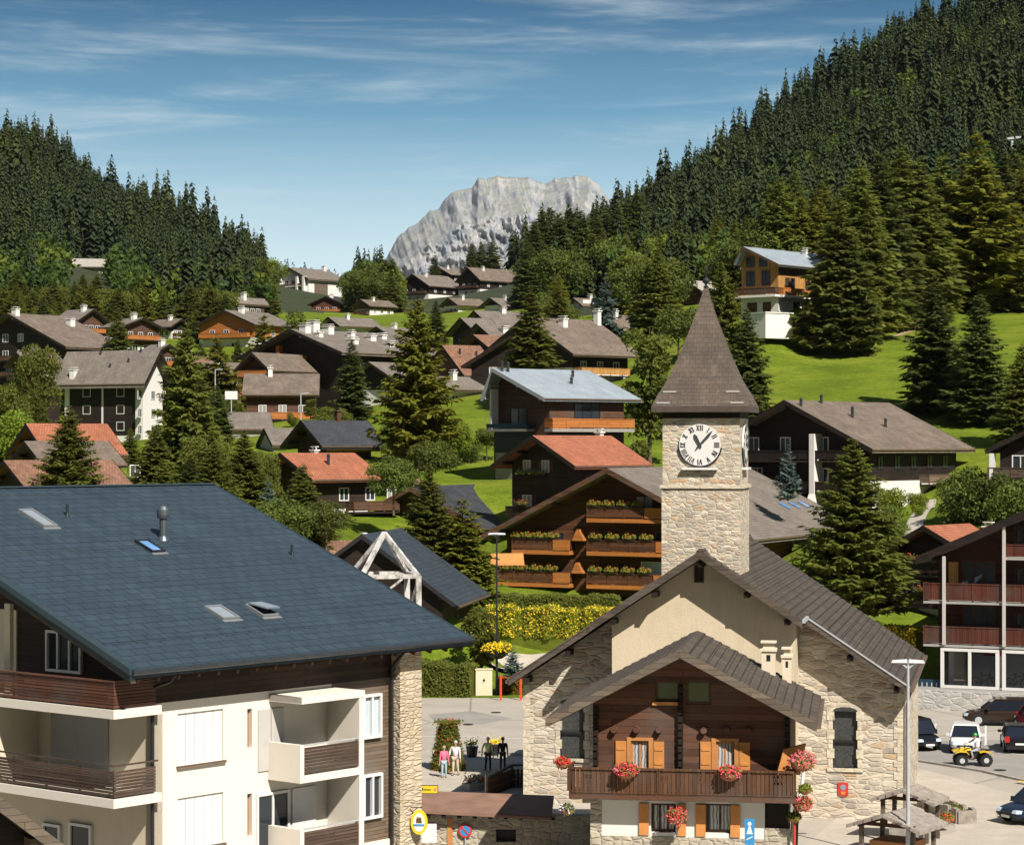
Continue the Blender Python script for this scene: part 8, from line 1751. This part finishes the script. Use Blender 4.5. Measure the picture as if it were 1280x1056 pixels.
hedge('yellow-flowering low hedge on the lawn left of the shop building', at3(1108, 802, 160), at3(1152, 806, 157), 1.2, 1.0, 'hedge_leaf', 1600, 'flower_yellow', 1800, .1)
hedge('flowering border of red and green plants at the square edge by the church', gp(622, 866), gp(662, 866), 1.4, .9, 'hedge_leaf', 2500, 'cloth_red', 500, .08, 'flower_border')
hedge('thin row of shrubs along the drive on the left slope', at3(150, 600, 300), at3(185, 596, 300), 1.0, 1.4, 'hedge_leaf', 900)
# ------------------------------------------------------------------ scattered trees between the houses
def upx(x, y, z): return CU + x / y * F, HV - (z - CAMZ) / y * F
HB = []
for k, (t_, P, a, Hh, hw, dr, L, og, W) in HOUSES.items():
    c = P + Vector((math.sin(a), math.cos(a), 0)) * L / 2; HB.append((c.x, c.y, max(L / 2, hw) + 2.0))
    HB_top = P.z
# image areas kept clear so that each chalet reads: (u0, u1, v0, v1, nearer than)
CLEAR = []; DEEP = dict(h5=10, h17=7, h14=8, hotel=9, h8=7, h18=8, h1=6, h21=12, h9=6, h8b=7, h6=5, h6b=4)
for k, (t_, P, a, Hh, hw, dr, L, og, W) in HOUSES.items():
    us, vs_ = [], []
    for sx in (-1, 1):
        for yy in (0, L):
            for zz_ in (P.z, P.z - dr - DEEP.get(k, 2.6)):
                q = P + Vector((math.cos(a), -math.sin(a), 0)) * sx * hw + Vector((math.sin(a), math.cos(a), 0)) * yy; uu, vv = upx(q.x, q.y, zz_); us.append(uu); vs_.append(vv)
    CLEAR.append((min(us), max(us), min(vs_), max(vs_), P.y))
def ok(x, y, z, h, frac=.25):
    for cx, cy_2, r_ in HB:
        if (x - cx) ** 2 + (y - cy_2) ** 2 < (r_ + 1.5) ** 2: return False
    u, vb = upx(x, y, z); _, vt = upx(x, y, z + h)
    for u0, u1, v0, v1, Yh in CLEAR:
        if y < Yh and u0 - 3 < u < u1 + 3:
            ov = min(vb, v1) - max(vt, v0)
            if ov > frac * (v1 - v0): return False
    return True
rs = random.Random(11); placed = 0
ZONES = [
    (420, 640, 575, 660, 190, 262, 22, ('broadleaf', 'bush', 'spruce', 'lime', 'bush'), (3.5, 7), 'small tree below the pale modern chalet'),
    (300, 480, 590, 690, 150, 215, 14, ('broadleaf', 'bush', 'spruce', 'bush'), (3, 6), 'small tree just beyond the slate-blue ridge'),
    (940, 1130, 600, 720, 165, 230, 12, ('bush', 'lime', 'bush', 'broadleaf'), (2.5, 4), 'small tree behind the church roof'),  # u range, ground v range, Y range, count, kinds
    (330, 660, 372, 470, 400, 760, 150, ('larch', 'spruce', 'broadleaf', 'lime', 'dark_spruce', 'broadleaf'), (8, 15), 'tree among the chalets below the hilltop'),
    (0, 330, 398, 520, 330, 520, 110, ('olive_broad', 'spruce', 'larch', 'dark_spruce', 'spruce', 'olive_spruce'), (6, 12), 'tree among the upper left chalets'),
    (0, 460, 520, 660, 180, 330, 60, ('olive_spruce', 'spruce', 'bush', 'olive_broad', 'dark_spruce'), (3.5, 7.5), 'small tree among the lower left chalets'),
    (560, 940, 400, 500, 300, 420, 60, ('broadleaf', 'spruce', 'larch'), (6, 11), 'tree behind the central chalets'),
    (620, 940, 355, 420, 400, 560, 90, ('broadleaf', 'lime', 'spruce', 'larch', 'spruce'), (8, 14), 'tree at the foot of the right forest'),
    (820, 940, 380, 520, 255, 380, 16, ('spruce', 'broadleaf', 'spruce'), (8, 13), 'tree behind the spire')]
for u0, u1, v0, v1, Y0, Y1, cnt, kinds, hr, lab in ZONES:
    c = 0
    for _ in range(cnt * 40):
        if c >= cnt: break
        Y = rs.uniform(Y0, Y1); u = rs.uniform(u0, u1); x = (u - CU) / F * Y; z = gz(x, Y); _, v = upx(x, Y, z)
        if not (v0 < v < v1) or (755 < u < 935 and Y < 330): continue
        k = rs.choice(kinds); h = rs.uniform(*hr)
        if not ok(x, Y, z, h): continue
        nm = {'spruce': 'green spruce', 'dark_spruce': 'dark spruce', 'larch': 'pale green larch', 'broadleaf': 'rounded broadleaf', 'olive_spruce': 'olive green conifer', 'olive_broad': 'olive green broadleaf', 'lime': 'yellow-green broadleaf', 'bush': 'low bushy'}[k]
        bd = ', far left' if u < 130 else ', left' if u < 270 else ', left of centre' if u < 400 else ', near the golden conifer' if u < 520 else ', centre' if u < 620 else ', right of centre' if u < 760 else ', beside the spire' if u < 960 else ''
        tree(k, x, Y, h * (.4 if k == 'bush' else 1), nm + ' ' + lab + bd, nm + ' ' + lab + bd, rs.uniform(1.1, 1.6) if k not in ('bush', 'lime', 'broadleaf') else 1.2); c += 1
    placed += c
print('scattered', placed)
# ------------------------------------------------------------------ forest on both hillsides
rg = np.random.default_rng(3)
def forest_positions():
    out = []
    for side in ('R', 'L', 'B'):
        if side == 'R': n, x0, x1, y0, y1 = 48000, 0, 330, 335, 950
        elif side == 'L': n, x0, x1, y0, y1 = 34000, -300, -60, 420, 950
        else: n, x0, x1, y0, y1 = 9000, -130, 90, 560, 1080
        x = rg.uniform(x0, x1, n); y = rg.uniform(y0, y1, n); z = heights(x, y); u = CU + x / y * F; v = HV - (z - CAMZ) / y * F
        if side in 'RL': keep = is_forest(x, y, z) & (u > -120) & (u < 1420) & ((x > 0) == (side == 'R'))
        else: keep = (u > 300) & (u < 478) & (v < 398)
        out.append(np.stack([x, y, z], 1)[keep])
    P = np.concatenate(out); idx = rg.permutation(len(P)); P = P[idx]
    cell = {}; keepl = []
    for i, (x, y, z) in enumerate(P):      # keep a minimum spacing
        k = (int(x // 2.45), int(y // 3.0))
        if k in cell: continue
        cell[k] = 1
        keepl.append(i)
    P = P[keepl]
    good = np.ones(len(P), bool)
    for cx, cy_2, r_ in HB: good &= (P[:, 0] - cx) ** 2 + (P[:, 1] - cy_2) ** 2 > (r_ + 3) ** 2
    for u0, u1, v0, v1, Yh in CLEAR:
        u = CU + P[:, 0] / P[:, 1] * F; vt = HV - (P[:, 2] + 12 - CAMZ) / P[:, 1] * F; vb = HV - (P[:, 2] - CAMZ) / P[:, 1] * F
        good &= ~((P[:, 1] < Yh) & (u > u0 - 4) & (u < u1 + 4) & (vb > v0) & (vt < v0 + .8 * (v1 - v0)))
    return P[good]
FP = forest_positions(); FP = FP[np.argsort(FP[:, 1])]
print('forest', len(FP))
NI = 140; ni = 0
near_idx = []
for i in range(len(FP)):
    if ni >= NI: break
    x, y, z = FP[i]; u, v = upx(x, y, z)
    near_idx.append(i); ni += 1
    k = rs.choice(('spruce', 'dark_spruce', 'dark_spruce', 'spruce', 'larch', 'broadleaf')); right = x > 0
    lab = {'spruce': 'green spruce', 'dark_spruce': 'dark spruce', 'larch': 'pale larch', 'broadleaf': 'rounded broadleaf tree'}[k] + (' at the forest foot ' + ('behind the central chalets' if u < 840 else 'between the spire and the blue-roofed house' if u < 960 else 'behind the meadow grove' if u < 1120 else 'above the meadow pair of spruces' if u < 1215 else 'near the right edge') if right else ' in the lower forest of the left hillside')
    tree(k, x, y, rs.uniform(11, 21) * (1 if k not in ('broadleaf',) else .7), lab, lab, rs.uniform(1.0, 1.35))
rest = np.delete(FP, near_idx, axis=0)
def low_spruce(seed):
    r = np.random.default_rng(seed); out = []; W_ = 19
    for wi in range(W_):
        f = wi / W_; z = .08 + .9 * f; rad = .165 * (1 - f) ** .8 + .008; n = 7 if f < .6 else 5
        for b_ in range(n):
            az = 2 * math.pi * (b_ + r.random() * .8) / n; ln = rad * r.uniform(.5, 1.35); d = np.array([math.cos(az), math.sin(az), 0]); s = np.array([-d[1], d[0], 0])
            p0 = np.array([0, 0, z + .07 * (1 - f) + .02 + r.normal(0, .02)]); p2 = p0 + d * ln + np.array([0, 0, -.13 * (1 - f) - .03 * r.random() - .015]); mid = (p0 + p2) / 2 + np.array([0, 0, .010]); w_ = ln * r.uniform(.3, .5)
            out.append([p0, mid + s * w_, p2, mid - s * w_])
    return np.array(out)
def low_broad(seed):
    A = broad_geo(seed, .34, 10, 260, .05, .58, .42, .15).reshape(-1, 4, 3); return A
vs2 = [low_spruce(s) for s in range(9)]; vb2 = [low_broad(60 + s) for s in range(3)]
bins = {'forest_dark': [], 'forest_green': [], 'forest_broad': [], 'forest_lime': []}
clump = lambda x, y: math.sin(x * .031 + 1.3) * math.cos(y * .023) + math.sin(x * .083 + y * .051)
for x, y, z in rest:
    u, v = upx(x, y, z); low = y < 520 + 40 * clump(x, y); q = rg.random() + .12 * clump(x, y)
    pb_ = ((.5 if low else .06) + (.45 if clump(x * .6, y * .8) > .55 and y < 700 else 0)) if x > 0 else (.75 if (y < 640 and v > 335) else .04)
    if 340 < u < 655: pb_ = .4
    if rg.random() < pb_: A = vb2[rg.integers(3)]; key = 'forest_lime' if q > .72 else 'forest_broad'; h = rg.uniform(6, 11); wd = h * rg.uniform(.8, 1.2)
    else: A = vs2[rg.integers(9)]; key = 'forest_green' if q > .66 else 'forest_dark'; h = rg.uniform(6, 15) * (1 + .25 * clump(x * 1.7, y * 1.3)) * (1 if rg.random() < .85 else 1.35); wd = h * rg.uniform(.85, 1.25)
    a = rg.uniform(0, 6.28); c_, s_ = math.cos(a), math.sin(a)
    B = np.empty_like(A); B[..., 0] = (A[..., 0] * c_ - A[..., 1] * s_) * wd + x; B[..., 1] = (A[..., 0] * s_ + A[..., 1] * c_) * wd + y; B[..., 2] = A[..., 2] * h + z
    bins[key].append(B)
mats = list(bins); V = []; mi = []
for i, k in enumerate(mats):
    if bins[k]:
        A = np.concatenate(bins[k]); V.append(A.reshape(-1, 3)); mi.append(np.full(len(A), i))
V = np.concatenate(V); mi = np.concatenate(mi)
o = np_mesh('forest', V, np.arange(len(V)).reshape(-1, 4), mats, None, mi); tag(o, 'dense dark spruce forest with lighter broadleaf patches covering both hillsides', 'forest', kind='stuff')
foliage('forest_dark', (.020, .038, .017), (.050, .074, .028), .0, .11, .18, .02); foliage('forest_green', (.032, .050, .016), (.085, .105, .030), .0, .11, .22, .02)
foliage('forest_broad', (.030, .065, .012), (.085, .14, .026), .0, .2, .25, .03); foliage('forest_lime', (.07, .12, .014), (.17, .22, .03), .0, .2, .25, .03)
# dark forest floor under the trees
HAZE = True
if HAZE:
    m = bpy.data.materials.new('haze'); m.use_nodes = True; t = m.node_tree; t.nodes.clear(); o_ = t.nodes.new('ShaderNodeOutputMaterial'); v_ = t.nodes.new('ShaderNodeVolumePrincipled')
    v_.inputs['Color'].default_value = (.90, .95, 1.0, 1); v_.inputs['Density'].default_value = 1.3e-5; v_.inputs['Anisotropy'].default_value = 0.0; t.links.new(v_.outputs[0], o_.inputs['Volume'])
    M['haze'] = m; mb = MB(); mb.box(-3200, 3200, -80, 8600, -420, 1300); hz_ = mb.build('haze', 'haze', uv=False); tag(hz_, kind='stuff')
